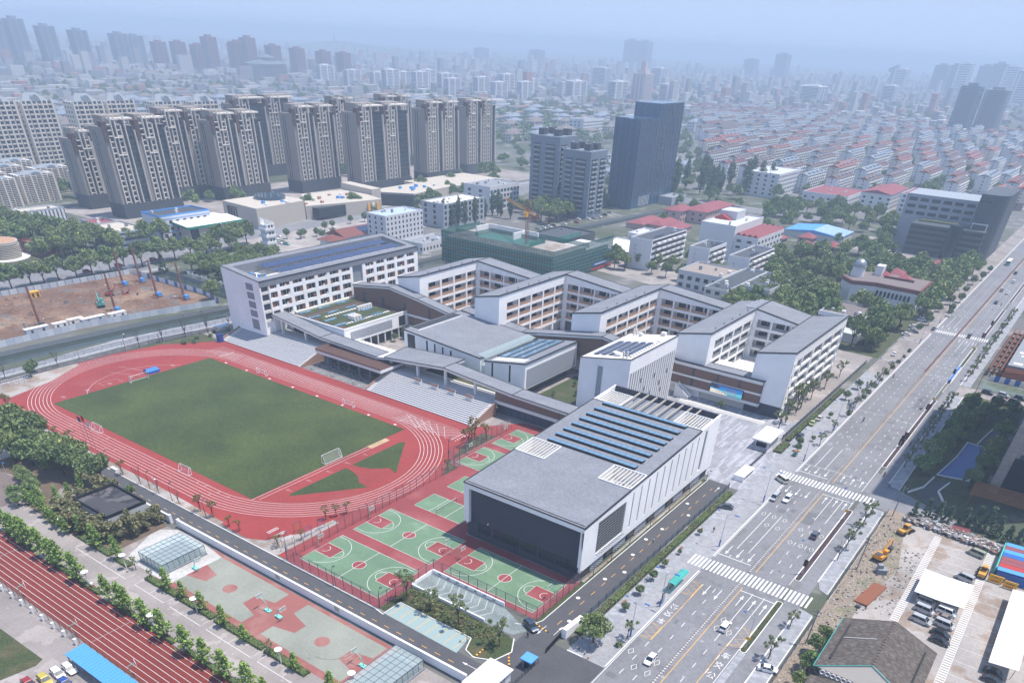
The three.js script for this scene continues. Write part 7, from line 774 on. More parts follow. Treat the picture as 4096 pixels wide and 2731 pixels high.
car('hatch', WH, 91.8, -6, S, 'white hatchback driving toward the viewer in the near lanes'); car('suv', WH, 100.2, -28, N, 'white crossover driving away in the inner far lane near the bus bay'); car('suv', GR, 103.3, -84.5, N, 'dark grey car driving away beside the planted island'); car('van', SV, 86, -99, S, 'silver minivan waiting before the second crossing'); car('suv', WH, 89.4, -100.5, S, 'white car waiting beside the silver minivan'); car('van', 0xc9c2b2, 83.4, -112, 2.6, 'cream people carrier turning across the entrance at the crossing'); car('sedan', 0x3a434c, 76.4, -83.4, N + 1.9, 'grey saloon parked askew on the footway by the school fence'); car('suv', 0x2c3c4e, 63.9, 1, -.42, 'dark blue crossover turning in the school yard by the gate'); car('sedan', 0xdfe0e2, 114, -19.6, .3, 'white saloon parked on the east footway at the bottom edge');
car('suv', 0x1f2a38, 76.4, -150, N, 'dark blue car parked by the hedge near the entrance lodge'); car('sedan', 0xaab870, 75.9, -165, N, 'pale green car parked by the hedge outside the classrooms'); car('sedan', 0xc6bfae, 76.4, -171.4, N, 'beige car parked behind the pale green car'); car('sedan', WH, 78.8, -272, N, 'white car parked on the pavement past the small bridge');
car('suv', SV, 98.4, -447, S + Math.PI, 'silver car far up the avenue in the inner lane'); car('sedan', WH, 102.2, -442, N, 'white car far up the avenue in the middle lane'); car('suv', WH, 100.8, -476, N, 'white van-like car farther up the avenue'); car('sedan', BK, 100.6, -412, N, 'black car up the avenue beyond the third crossing'); car('suv', 0x28405c, 98.1, -505, N, 'dark blue car farthest up the avenue'); car('van', 0x5a5244, 101.1, -328.8, N, 'brown loaded pickup on the third crossing'); car('sedan', 0x30506a, 84.2, -329, N, 'teal car stopped at the third crossing kerb');
[[71.7, -346, 0x355a8c], [75, -349, WH], [75.6, -342, WH], [73, -352, 0x6a1f28], [75.2, -326, WH], [76.6, -318, SV], [75.4, -309, WH]].forEach(([x, z, c], i) => car('sedan', c, x, z, .3, `car parked in the forecourt left of the third crossing, ${ord(i)} of the cluster`, 'cars parked by the third crossing'));
[[-12, -489], [-13, -496], [-13.1, -503], [-13, -513], [-13, -520], [-13, -527], [-13.6, -540], [-14, -550]].forEach(([x, z], i) => car('sedan', pick([WH, SV, BK, 0x7a1f22]), x, z, .2, `car in the parking row beside the striped blue hall, ${ord(i)} from the near end`, 'cars beside the striped blue hall'));
[[-200.7, -441], [-195.4, -447], [-194.2, -455], [-194.3, -462], [-194.7, -429], [-196, -474], [-198, -485], [-200.6, -386], [-200.2, -392], [-199.7, -399], [-199.7, -405], [-197.5, -416]].forEach(([x, z], i) => car('sedan', pick([WH, WH, BK, 0x8a2326, SV]), x, z, .1, `car parked by the canal below the grey twin towers, ${ord(i)} listed from the left`, 'cars parked by the canal'));
[[-304.8, -234, WH], [-300, -228, WH], [-283.7, -223, 0x4f9c98], [-289, -221.8, WH], [-266, -140, WH], [-265, -147, BK]].forEach(([x, z, c], i) => car('sedan', c, x, z, .4, `car near the stair tower by the west street, ${ord(i)} listed`, 'cars near the stair tower'));
[[-303.4, -102, 0x8a1d20], [-304, -121, 0x9a1f22], [-303, -142, 0xa52024], [-320, -90, WH], [-318, -70, BK], [-322, -135, SV]].forEach(([x, z, c], i) => car('suv', c, x, z, i < 3 ? N : S, `car on the west street behind the hoarding, ${ord(i)} listed from the reds`, 'cars on the west street'));
{ const t = thing('bus', 'teal and white city bus far up the avenue', 'bus', 89.7, 0, -534); bx(t, 'body', M.plain, -1.25, 1.25, .5, 3, -5.5, 5.5); bx(t, 'skirt', M.teal, -1.27, 1.27, .4, 1.3, -5.52, 5.52); bx(t, 'windows', M.glass, -1.28, 1.28, 1.5, 2.5, -5.3, 5.53); for (const z of [-3.6, 3.4]) for (const x of [-1.1, 1.1]) { const w = mesh(t, 'wheel', wheelG, M.rubber); w.position.set(x, .45, z); w.rotation.y = N; w.scale.setScalar(1.4); } }
// east lot vehicles
[['van', SV, 136.9, -66, 'silver minivan in the lot, second below the near carport'], ['van', SV, 136.6, -69.8, 'silver minivan in the lot, tucked under the carport edge'], ['mini', SV, 137.3, -61, 'silver people carrier in the lot nearest the tiled house'], ['van', WH, 141.6, -68.6, 'tall white van in the lot beside the carport'], ['sedan', 0x8a7a70, 141.9, -65.6, 'bronze saloon in the lot between white van and silver van'], ['van', SV, 142.2, -62.6, 'silver van in the lot below the bronze saloon'], ['sedan', BK, 142.4, -58.4, 'upper of two black saloons in the lot'], ['sedan', BK, 142.8, -55.2, 'lower of two black saloons in the lot'], ['sedan', BK, 155.2, -50.8, 'black saloon beside the long white carport'], ['sedan', 0x23262c, 155.4, -47.6, 'dark car below the long white carport'], ['van', 0x9aa08f, 142.4, -104, 'dusty minivan at the far end of the lot near the rubble'], ['van', SV, 142.2, -88.3, 'silver minivan behind the near carport'], ['suv', BK, 136, -73.4, 'black car in the shade under the near carport']].forEach(([k, c, x, z, l], i) => car(k, c, x, z, i === 11 || i === 10 ? Math.PI - .25 : -.12, l));
[[122.5, -247], [128.4, -248], [127.4, -241], [133.2, -243], [134.4, -249]].forEach(([x, z], i) => car('suv', i === 1 ? SV : BK, x, z, -.15, `car parked beside the building pit, ${ord(i)} listed`, 'cars beside the building pit'));
[['hatch', WH, -4, 74.3, 'white hatchback nearest the blue roofed shed'], ['hatch', WH, -4.4, 76.6, 'second white hatchback below the blue roofed shed'], ['hatch', 0xb3a23c, -4.6, 79.2, 'mustard yellow hatchback in the bottom left yard'], ['sedan', 0x1f3f86, -.4, 77.2, 'royal blue car in the bottom left yard'], ['sedan', 0x8a1c20, -6, 81.8, 'dark red car at the bottom left edge']].forEach(([k, c, x, z, l]) => car(k, c, x, z, -.05, l));
// ---- lamps ----
function lamp(x, z, h, arms, label, group, rot = 0, head = M.blue, pole = M.pole) { const o = thing('street_lamp', label, 'street lamp', x, 0, z, rot, group); TG(o, 'pole', pole, [[[0, 0, 0], [0, h, 0], .1, .06]]); for (const s of arms) { TG(o, 'arm', pole, [[[0, h - .1, 0], [s * 2.1, h + .45, 0]]], .045); const b = bx(o, 'lamp_head', head, s * 2.1 - .15, s * 2.1 + s * .95 + .15, h + .4, h + .56, -.18, .18); } return o; }
[-11, -26, -61.8, -95, -132, -165, -188, -225, -262, -300, -345].forEach((z, i) => { const o = lamp(83.9, z, 10, [1, -1], `double armed blue headed lamp at the school side kerb, ${ord(i)} from the gate`, 'double lamps on the school side'); bx(o, 'pole_sleeve', M.blue, -.16, .16, 0, 2.2, -.16, .16); });
[-24, -63, -100, -165.4, -215.8, -255, -300, -350].forEach((z, i) => { const o = lamp(107, z, 9, [-1], `single armed lamp on the east island, ${ord(i)} from the near end`, 'single lamps on the east island'); bx(o, 'sign_board', i % 2 ? M.black : M.yellow, -.5, .5, 2.6, i % 2 ? 4.6 : 3.4, .1, .18); });
[[-378, 0]]; [[-293.7, -75], [-296.5, -106], [-294.9, -137], [-337.8, -113.5], [-349.8, -104.8], [-338, -90], [-338, -150], [-294, -170]].forEach(([x, z], i) => lamp(x, z, 10, [1], `tall white lamp along the west street, ${ord(i)} listed`, 'white lamps along the west street', i > 2 ? 0 : Math.PI, M.plain));
[[64.2, -26.7], [64.2, -36], [64.2, -46], [64.2, -58], [64.2, -70], [64.2, -84], [64.4, -96]].forEach(([x, z], i) => lamp(x, z, 3.4, [.3], `short dark lamp along the gymnasium verge, ${ord(i)} from the courts`, 'short lamps along the gymnasium', 0, M.dpole, M.dpole));
[[-118.5, 17.2], [-103.2, 16.8], [-83.9, 17.8], [-62, 17.8], [-51.1, 17.8], [-36, 17.4], [-5.2, 15], [15.9, 18.2], [31, 17.4], [55.6, 14.6], [-177.5, -26.5], [-176, -45.5], [-174, -60], [-10.6, -58], [-9, -56]].forEach(([x, z], i) => lamp(x, z, 5, [.32], `slim dark lamp beside track and service lane, ${ord(i)} listed from the far left`, 'slim lamps beside the track', N, M.dpole, M.dpole));
[[-29.7, 55.1], [-29.5, 45.5], [-.7, 45.5], [28.6, 45.4], [46.2, 41], [-2.8, 55.2], [-68, 54.2], [-57.6, 45.6], [30, 55.2]].forEach(([x, z], i) => { const o = thing('disc_lamp', `white lamp post with round dish top in the old school, ${ord(i)} listed`, 'street lamp', x, 0, z, 0, 'dish topped lamps'); TG(o, 'post', M.plain, [[[0, 0, 0], [0, 3.6, 0]]], .14, 8); const d = mesh(o, 'dish', new THREE.CylinderGeometry(.85, .5, .25, 18), M.plain); d.position.y = 4; const b = mesh(o, 'collar', new THREE.CylinderGeometry(.26, .26, .3, 10), M.grey); b.position.y = 3.6; });
{ const o = lamp(-94, 41.8, 7, [.5], 'tall grey lamp on the tiled square at the left'); }
[-166, -208.8, -173.4, -330].forEach((z, i) => { const t = thing('island_billboard', `upright red black notice panel on the east island, ${ord(i)} listed`, 'sign', 107, 0, z, 0, 'notice panels on the island'); bx(t, 'panel', M.black, -.8, .8, .7, 3, -.06, .06); bx(t, 'panel_face', std(0x5a2a32, .6), -.7, .7, .85, 2.85, .06, .09); bx(t, 'post', M.dpole, -.06, .06, 0, .7, -.05, .05); });
{ const t = thing('flower_rack', 'long blue display rack on the far east island', 'sign', 107, 0, -261); bx(t, 'rack', M.blue, -.5, .5, .2, 1.4, -11, 11); bx(t, 'rack_edge', M.plain, .5, .6, .2, 1.45, -11, 11); }
// ---- hoops ----
function hoop(x, z, dir, label, group, c = M.mint, old) { const o = thing('basketball_hoop', label, 'basketball hoop', x, .07, z, dir > 0 ? 0 : Math.PI, group), b = old ? 2.2 : 1.5; if (old) bx(o, 'base', c, -.9, .9, 0, .3, -.5, .5); TG(o, 'post', c, old ? [[[-.3, .3, 0], [.2, 2.4, 0], .09], [[.2, 2.4, 0], [b - .1, 3.2, 0], .07], [[-.7, .3, 0], [.9, 2.8, 0], .04]] : [[[0, 0, 0], [0, 3.2, 0], .09], [[0, 3.2, 0], [b - .1, 3.3, 0], .07], [[0, 3.1, 0], [b - .1, 3.7, 0], .04]]); const g = gb(); g.box(b, b + .06, 2.9, 2.98, -.9, .9).box(b, b + .06, 3.87, 3.95, -.9, .9).box(b, b + .06, 2.98, 3.87, -.9, -.82).box(b, b + .06, 2.98, 3.87, .82, .9); g.to(o, 'backboard_frame', M.plain); bx(o, 'backboard', M.pane, b + .02, b + .04, 2.98, 3.87, -.82, .82); const r = mesh(o, 'ring', new THREE.TorusGeometry(.23, .02, 5, 14), M.orange); r.rotation.x = N; r.position.set(b + .3, 3.05, 0); return o; }
[[-1.2, 7.5, 1], [-1.3, -11.6, 1], [29.3, -11.6, -1], [31.7, -11.6, 1], [29.2, 7.5, -1], [-6.2, -62.2, 1], [-5.9, -81.2, 1], [62.1, -11.6, -1]].forEach(([x, z, d], i) => hoop(x, z, d, `green basketball hoop on the new courts, ${['left end of the front court', 'left end of the second court', 'right end of the second court', 'left end of the court by the dark wall', 'right end of the front court', 'fourth court by the fence', 'fifth court by the stands', 'right end by the gymnasium corner'][i]}`, 'green hoops on the new courts'));
[[-16.6, 34.7, 1], [11.5, 34.9, -1], [15.3, 34.9, 1], [43, 35.1, -1]].forEach(([x, z, d], i) => hoop(x, z, d, `mobile turquoise hoop on the faded old court, ${ord(i)} from the glass shelter`, 'mobile hoops on the old court', std(0x7cc4b8, .5), 1));
[[-36.9, 67.6], [-13.9, 67.8], [8, 67.6]].forEach(([x, z], i) => { const o = hoop(x, z, 1, `turquoise hoop beside the red lanes fence, ${ord(i)} from the left`, 'hoops by the red lanes', std(0x6aa99c, .5)); o.rotation.y = N - .3; });
for (const [i, z] of [-29.6, -44.4].entries()) { const o = thing('court_net', `badminton net on the small green court, ${['nearer', 'farther'][i]} one`, 'net', 12.3, .07, z); TG(o, 'post', M.dpole, [[[0, 0, 4.6], [0, 1.6, 4.6]]]); TG(o, 'post', M.dpole, [[[0, 0, -4.6], [0, 1.6, -4.6]]]); bx(o, 'mesh_band', M.net, -.01, .01, .8, 1.5, -4.6, 4.6); bx(o, 'tape', M.plain, -.03, .03, 1.5, 1.58, -4.6, 4.6); }
// ---- goals ----
function goal(x, z, rot, w, h, d, label) { const o = thing('football_goal', label, 'goal', x, .05, z, rot, 'white goals'); TG(o, 'frame', M.plain, [[[0, 0, -w / 2], [0, h, -w / 2]], [[0, 0, w / 2], [0, h, w / 2]], [[0, h, -w / 2], [0, h, w / 2]], [[0, h, -w / 2], [-d * .4, h, -w / 2]], [[0, h, w / 2], [-d * .4, h, w / 2]], [[-d * .4, h, -w / 2], [-d, 0, -w / 2]], [[-d * .4, h, w / 2], [-d, 0, w / 2]], [[-d, 0, -w / 2], [-d, 0, w / 2]], [[0, 0, -w / 2], [-d, 0, -w / 2]], [[0, 0, w / 2], [-d, 0, w / 2]]], .07); const n = new THREE.MeshStandardMaterial({ color: 0xe8e8e8, transparent: true, opacity: .13, side: 2 }); gb().quad([-d * .4, h, -w / 2], [-d, 0, -w / 2], [-d, 0, w / 2], [-d * .4, h, w / 2]).quad([0, 0, w / 2], [0, h, w / 2], [-d * .4, h, w / 2], [-d, 0, w / 2]).to(o, 'netting', n); }
goal(-141.4, -29.9, 0, 7.3, 2.4, 1.6, 'full size goal at the far end of the turf'); goal(-36.9, -30.2, Math.PI, 7.3, 2.4, 1.6, 'full size goal at the near end of the turf'); goal(-111.2, 4.6, N, 5, 2, 1.4, 'small goal on the near touchline behind the flagpoles'); goal(-63.5, 4.3, N, 5, 2, 1.4, 'small goal on the near touchline, right one'); goal(-64.5, -64.3, -N, 5, 2, 1.4, 'small goal on the far touchline before the right stand'); goal(-113, -64.3, -N, 5, 2, 1.4, 'small goal on the far touchline before the left stand');
{ const o = thing('covered_mat', 'blue tarpaulin covered landing mat beside the far goal', 'mat', -146.4, .05, -38); gb().box(-1.9, 1.9, 0, .9, -2.4, 2.4).to(o, 'mat', M.blue); const c = gb(); c.quad([1.9, .9, 2.4], [1.9, .9, -2.4], [0, 1.6, -2.4], [0, 1.6, 2.4]).quad([-1.9, .9, -2.4], [-1.9, .9, 2.4], [0, 1.6, 2.4], [0, 1.6, -2.4]).tri([-1.9, .9, 2.4], [1.9, .9, 2.4], [0, 1.6, 2.4]).tri([1.9, .9, -2.4], [-1.9, .9, -2.4], [0, 1.6, -2.4]); c.to(o, 'tarpaulin', std(0x2a6fc0, .5)); }
{ const o = thing('covered_tower', 'tall dark blue covered stand at the corner of the left grandstand', 'cover', -157.6, .05, -78.6); bx(o, 'cover', std(0x1f3f8c, .6), -1.1, 1.1, 0, 2.6, -1, 1); gb().slab(-1.1, 1.1, -1, 1, [2.6, 2.6, 2.6, 2.6], [2.7, 3.2, 3.2, 2.7]).to(o, 'cover_top', std(0x1f3f8c, .6)); }
[[-96.3, 16.2, 'purple', 0x3a3560], [-93.6, 16.3, 'red', 0xb01f1f], [-91, 16.4, 'white', 0xbfc6cc]].forEach(([x, z, n, c], i) => { const o = thing('flagpole', `tall steel flagpole flying the ${n} flag beside the track`, 'flagpole', x, 0, z, 0, 'flagpoles beside the track'), h = i === 1 ? 14 : 13; TG(o, 'pole', M.steel, [[[0, 0, 0], [0, h, 0], .08, .05]]); const g = gb(); for (let k = 0; k < 5; k++) { const f = q => [q * .28, h - .2 - q * .22, Math.sin(q * 1.3) * .25], a = f(k), b = f(k + 1), d = [0, -1.7 + k * .06, 0]; g.quad([a[0], a[1] + d[1], a[2]], [b[0], b[1] + d[1], b[2]], b, a); } g.to(o, 'flag', std(c, .8, { side: 2 })); if (i === 1) { const s = new THREE.Shape(); for (let k = 0; k < 10; k++) { const r = k % 2 ? .08 : .2, t = k * .628; k ? s.lineTo(Math.sin(t) * r, Math.cos(t) * r) : s.moveTo(0, r); } const m = mesh(o, 'star', new THREE.ShapeGeometry(s), M.yellow); m.position.set(.3, h - .6, .3); } });
for (const x of [-95, -82]) bx(scene, 'stone_plinth', M.plain, x, x + 3, 0, .9, 17.2, 18.2).userData = { label: x < -90 ? 'white stone plinth at the foot of the flagpoles' : 'white stone plinth beside the lamp right of the flagpoles', category: 'plinth' };
// ---- fitness frames ----
for (let i = 0; i < 3; i++) { const o = thing('monkey_bars', `white runged overhead ladder on purple posts, ${ord(i)} from the left`, 'exercise bars', -13 + i * 2.9, .06, 12.6); for (const z of [-1.7, 1.7]) for (const x of [-.45, .45]) TG(o, 'post', std(0x3d3560, .6), [[[x, 0, z], [x, 2.3, z]]]); for (let k = 0; k < 9; k++) TG(o, 'rung', M.plain, [[[-.45, 2.3, -1.7 + k * .42], [.45, 2.3, -1.7 + k * .42]]], .06); TG(o, 'rail', M.plain, [[[-.45, 2.3, -1.7], [-.45, 2.3, 1.7]], [[.45, 2.3, -1.7], [.45, 2.3, 1.7]]], .05); }
[[-10.7, 6.4, 0], [-6.9, 6, 1], [-7, 1.2, 1]].forEach(([x, z, k], i) => { const o = thing('climbing_frame', `purple climbing frame by the court fence, ${ord(i)} from the left`, 'climbing frame', x, .06, z), m = std(0x3d3a6a, .6); TG(o, 'frame', m, [[[0, 0, -1.2], [0, 2.8, -1.2]], [[0, 0, 1.2], [0, 2.8, 1.2]], [[0, 2.8, -1.2], [0, 2.8, 1.2]]], .06); for (let q = 0; q < 6; q++) TG(o, k ? 'bar' : 'rope', k ? m : M.yellow, k ? [[[0, .5 + q * .4, -1.2], [0, .5 + q * .4, 1.2]]] : [[[0, 2.8, -.9 + q * .36], [0, .8, -.9 + q * .36]]], .03); });
{ const o = thing('parallel_bars', 'row of blue white exercise bars at the far left of the track', 'exercise bars', -171.8, .05, 2); for (let k = 0; k < 6; k++) { TG(o, 'post', std(0x2c3f80, .6), [[[-1, 0, -5 + k * 2], [-1, 1.9, -5 + k * 2]]]); TG(o, 'post', std(0x2c3f80, .6), [[[1, 0, -5 + k * 2], [1, 1.9, -5 + k * 2]]]); } TG(o, 'rail', M.plain, [[[-1, 1.6, -5], [-1, 1.6, 5]], [[1, 1.6, -5], [1, 1.6, 5]]], .06); }
// ---- fences ----
function fence(name, label, cat, pts, h, step, pm, mm, o = {}) { const t = thing(name, label, cat); for (let i = 1; i < pts.length; i++) { const [a, b] = [pts[i - 1], pts[i]], L = Math.hypot(b[0] - a[0], b[1] - a[1]), n = Math.max(1, Math.round(L / step)), dx = (b[0] - a[0]) / n, dz = (b[1] - a[1]) / n, rot = -Math.atan2(dz, dx), l = Math.hypot(dx, dz); for (let k = 0; k < n + (i === pts.length - 1 ? 1 : 0); k++) { const x = a[0] + dx * k, z = a[1] + dz * k; bx(t, 'post', pm, x - (o.pw ?? .05), x + (o.pw ?? .05), 0, h + (o.ph ?? 0), z - (o.pw ?? .05), z + (o.pw ?? .05)); if (k < n) { const m = bx(t, o.panel ?? 'mesh_panel', Array.isArray(mm) ? mm[k % mm.length] : mm, 0, l - .1, 0, h - (o.y0 ?? .1) - .05, -(o.t ?? .01), o.t ?? .01); m.position.set(x + dx / 2, (h + (o.y0 ?? .1)) / 2, z + dz / 2); m.rotation.y = rot; if (o.rail !== 0) { const r = bx(t, 'rail', pm, 0, l, 0, .07, -.035, .035); r.position.set(x + dx / 2, h - .02, z + dz / 2); r.rotation.y = rot; } } } } return t; }
fence('court_fence', 'tall mesh fence along the front and right of the ball courts', 'fence', [[-1.8, 17.7], [31.1, 17.7], [31.1, -6.3 + 4.1], [54, -2.2], [63.3, -2.2], [63.3, -22]], 4, 2.9, M.dpole, M.netP); fence('court_fence', 'tall mesh fence between the ball courts and the track', 'fence', [[-1.8, 17.6], [-1.8, -53], [-6.8, -53.2], [-6.8, -88]], 4, 3, M.dpole, M.netP);
fence('campus_fence', 'low grey panel fence along the gymnasium road', 'fence', [[72, -9], [72, -96]], 1.7, 3.6, M.dpole, std(0x5d6874, .7), { t: .04, pw: .12, ph: .2 }); fence('campus_fence', 'low grey panel fence beside the classroom road', 'fence', [[72, -144], [72, -250]], 1.7, 3.6, M.dpole, std(0x5d6874, .7), { t: .04, pw: .12, ph: .2 });
fence('canal_rail', 'grey mesh railing along the canal beside the track', 'fence', [[-184, 40], [-184, -40], [-178, -104]], 1.6, 4, M.dpole, M.net); fence('slope_fence', 'dark mesh fence on the slope below the dormitory', 'fence', [[-176, -56], [-168, -110]], 1.8, 4, M.dpole, M.net);
fence('yard_fence', 'rusty mesh fence with white piers along the red lanes', 'fence', [[-60, 68.2], [30, 68.2]], 2.6, 2.6, M.rust, M.netP); for (let i = 0; i < 14; i++) { const x = -48 + i * 4.6; bx(scene, 'fence_pier', M.plain, x - .3, x + .3, 0, 1.6, 68.6, 69.2).userData = { label: 'short white pier at the foot of the red lanes fence', category: 'pier', group: 'white piers by the red lanes' }; }
fence('lot_fence', 'dark pipe fence along the dusty lot', 'fence', [[116.3, -113], [116.3, -56]], 1.6, 3, M.dpole, M.net); fence('lot_fence', 'dark pipe fence along the tiled house', 'fence', [[116.4, -46], [116.4, 20]], 1.6, 3, M.dpole, M.net);
{ const w = thing('boundary_wall', 'long white wall between the service lane and the old school', 'wall'); bx(w, 'wall', M.white, -36.6, 64, 0, 2.2, 25, 25.35); bx(w, 'coping', M.plain, -36.7, 64, 2.2, 2.32, 24.9, 25.45); bx(w, 'wall', M.white, -55, -40.4, 0, 2.2, 25, 25.35); bx(w, 'coping', M.plain, -55, -40.3, 2.2, 2.32, 24.9, 25.45); bx(w, 'pillar', M.plain, -41, -40.3, 0, 2.6, 24.8, 25.6); bx(w, 'pillar', M.plain, -37.2, -36.5, 0, 2.6, 24.8, 25.6); for (const x of [3, 24]) bx(w, 'notice_panel', cream, x, x + 1.6, .7, 1.9, 25.35, 25.38); }
{ const w = thing('ramp_wall', 'white parapet wall round the garage ramp', 'wall'); bx(w, 'wall', M.white, 31, 54, 0, 1.1, -2.1, -1.75); bx(w, 'wall', M.white, 31, 54, 0, .9, 5.9, 6.2); bx(w, 'wall', M.white, 30.9, 31.2, 0, 1.1, -1.75, 5.9); for (let k = 0; k < 7; k++) bx(w, 'vent', M.dgrey, 33 + k * 2.9, 33.9 + k * 2.9, .4, .7, -1.76, -1.72); }
// site hoardings
const hp = [std(0xb4bcc6, .6), std(0xbfc5cc, .6), std(0xa9b2bd, .6)]; fence('site_hoarding', 'pale panel hoarding between the building site and the canal', 'hoarding', [[-215.5, 30], [-215.5, -50], [-211, -76], [-204.2, -111]], 2.6, 3.4, M.grey, hp, { t: .05, y0: .05, panel: 'hoarding_panel' }); fence('site_hoarding', 'pale stone panel hoarding between the building site and the street', 'hoarding', [[-290, 20], [-289, -50], [-285, -116]], 2.4, 4, M.grey, hp, { t: .1, y0: .05, panel: 'hoarding_panel', pw: .2 }); fence('site_hoarding', 'blue and white striped hoarding along the side canal', 'hoarding', [[-284, -117], [-222, -118.5], [-206, -114]], 2.4, 2.6, M.steel, [M.plain, M.plain, M.blue], { t: .05, y0: .05, panel: 'hoarding_panel' });
fence('canal_balustrade', 'white stone balustrade on the side canal bank', 'balustrade', [[-262, -136], [-214, -136.5]], 1.3, 4, M.plain, M.offwhite, { t: .1, pw: .25, ph: .5, y0: .3 }); { const b = thing('canal_bridge', 'short stone road bridge over the side canal', 'bridge'); bx(b, 'deck', M.asphalt, -298, -281, -.6, .12, -136, -119); for (const x of [-281.4, -297.6]) bx(b, 'parapet', M.plain, x, x + .4, .12, 1.2, -136, -119); }
// ---- building site plant ----
[[-231.1, -38.6], [-229, -73.2], [-267.8, -101.1], [-267.4, -110.8], [-238.2, -101.1], [-224.7, -107.4]].forEach(([x, z], i) => { const o = thing('piling_rig', `rusty leaning piling rig on the building site, ${ord(i)} listed from the left`, 'piling rig', x, .03, z, 0, 'piling rigs on the building site'), m = std(0x8a4c30, .85), g = gb(), T = [-2.4, 15.5, -1.2]; for (const [a, b] of [[-.35, -.35], [.35, -.35], [.35, .35], [-.35, .35]]) g.tube([a, 0, b], [T[0] + a * .6, T[1], T[2] + b * .6], .17, .13, 4); for (let k = 0; k < 14; k++) { const f = k / 14, f2 = (k + 1) / 14; g.tube([T[0] * f - .3, T[1] * f, T[2] * f + .3], [T[0] * f2 + .3, T[1] * f2, T[2] * f2 + .3], .05, .05, 4).tube([T[0] * f + .3, T[1] * f, T[2] * f + .3], [T[0] * f2 + .3, T[1] * f2, T[2] * f2 - .3], .05, .05, 4); } g.to(o, 'mast', m); bx(o, 'base_frame', M.rust, -3, 3.4, 0, .5, -1.2, 1.2); bx(o, 'engine_cover', i === 0 ? M.dgrey : M.lblue, 1, 3.2, .5, 2.1, -1, 1); TG(o, 'stay_cable', M.steel, [[[T[0], T[1], T[2]], [3.4, .5, 1]], [[T[0], T[1], T[2]], [3.4, .5, -1]], [[T[0] * .6, T[1] * .6, T[2] * .6], [3, .5, 0]]], .04, 3); for (let k = 0; k < 4; k++) bx(o, 'timber', M.wood, rr(-4, 2), rr(2, 5), .05, .3, 1.6 + k * .5, 1.9 + k * .5); });
function digger(x, z, rot, c, label, s = 1) { const o = thing('excavator', label, 'excavator', x, .06, z, rot), m = std(c, .55); o.scale.setScalar(s); for (const q of [-1, 1]) { gb().box(-1.7, 1.7, .1, .75, q * 1.05 - .3, q * 1.05 + .3).to(o, 'track', M.rubber); } bx(o, 'undercarriage', M.dgrey, -.8, .8, .4, .95, -.8, .8); gb().slab(-2, 1.1, -1.25, 1.25, [.95, .95, .95, .95], [1.9, 1.75, 1.75, 1.9]).to(o, 'house', m); bx(o, 'engine_deck', M.dgrey, -1.8, -.2, 1.86, 2.1, -1, .6); const cb = bx(o, 'cab', m, .1, 1.4, 1.2, 2.9, .25, 1.2); bx(cb, 'cab_window', M.glass, -.4, .52, -.1, .4, -.52, .52); TG(o, 'boom', m, [[[1, 1.5, -.3], [3.4, 4.2, -.3], .24, .22], [[3.4, 4.2, -.3], [5.6, 3.9, -.3], .22, .16]], .2, 6); TG(o, 'stick', m, [[[5.4, 4.1, -.3], [6.3, 1.4, -.3], .17, .12]], .15, 6); gb().slab(5.7, 6.8, -.85, .25, [.2, .5, .5, .2], [1.2, 1.5, 1.5, 1.2]).to(o, 'bucket', M.dgrey); TG(o, 'ram', M.steel, [[[1.4, 1.5, -.3], [2.9, 3, -.3]], [[3.2, 4.5, -.3], [5.2, 4.3, -.3]]], .07); return o; }
digger(121.4, -84, 1.35, 0xd08a1e, 'yellow excavator on the dusty lot beside the footway', 1.05); digger(-240, -72.6, 2.7, 0x46a39c, 'turquoise excavator in the middle of the building site', 1.2); digger(-254, -85.5, 1.2, 0xa8402e, 'red excavator on the building site beside a rig'); digger(-248.3, -91, 1, 0xb7553c, 'smaller orange excavator on the building site', .8); digger(-258, -16, 0, 0x2f9a7a, 'green excavator at the left edge of the building site', 1.1);
function loader(x, z, rot, label) { const o = thing('wheel_loader', label, 'loader', x, .06, z, rot), m = std(0xb98a3a, .6); bx(o, 'chassis', m, -2.4, 1, .7, 1.5, -.9, .9); bx(o, 'cab', m, -.6, .8, 1.5, 2.9, -.7, .7); bx(o, 'cab_window', M.glass, -.62, .82, 1.8, 2.6, -.72, .72); for (const a of [-1.6, 1.2]) for (const s of [-1, 1]) { const w = mesh(o, 'wheel', wheelG, M.rubber); w.position.set(a, .65, s * 1.05); w.scale.set(2, 2, 2); } TG(o, 'lift_arm', m, [[[.8, 1.5, -.6], [2.8, .8, -.6]], [[.8, 1.5, .6], [2.8, .8, .6]]], .12); gb().slab(2.6, 3.6, -1.2, 1.2, [.1, .1, .1, .1], [1.1, .5, .5, 1.1]).to(o, 'bucket', M.dgrey); } loader(145.6, -94, N, 'dusty wheel loader beside the hatched lane'); loader(123.4, -103.6, 1.2, 'small dirty loader beside the rubble near the footway');
[[-222, -43, 6, M.plain], [-223, -50.6, 7, M.offwhite], [-219.6, -57, 11, hp[2]], [-218.5, -68, 8, M.plain], [-222.6, -33, 10, hp[2]], [-277, -60, 4.6, M.yellow]].forEach(([x, z, l, m], i) => { const o = thing('site_cabin', `container cabin on the building site, ${['white one by the hoarding', 'second white one', 'long blue grey one', 'pale one farthest along', 'grey flat topped one', 'yellow one by the street hoarding'][i]}`, 'container', x, .03, z, 0, 'site cabins'); bx(o, 'box', m, -1.3, 1.3, 0, 2.5, -l / 2, l / 2); bx(o, 'roof', i === 5 ? M.yellow : M.offwhite, -1.4, 1.4, 2.5, 2.6, -l / 2 - .1, l / 2 + .1); for (let k = 0; k < 2; k++) bx(o, i === 5 ? 'door' : 'window', M.win, 1.28, 1.34, i === 5 ? .2 : 1, 2, -l / 4 + k * l / 2 - .5, -l / 4 + k * l / 2 + .5); });
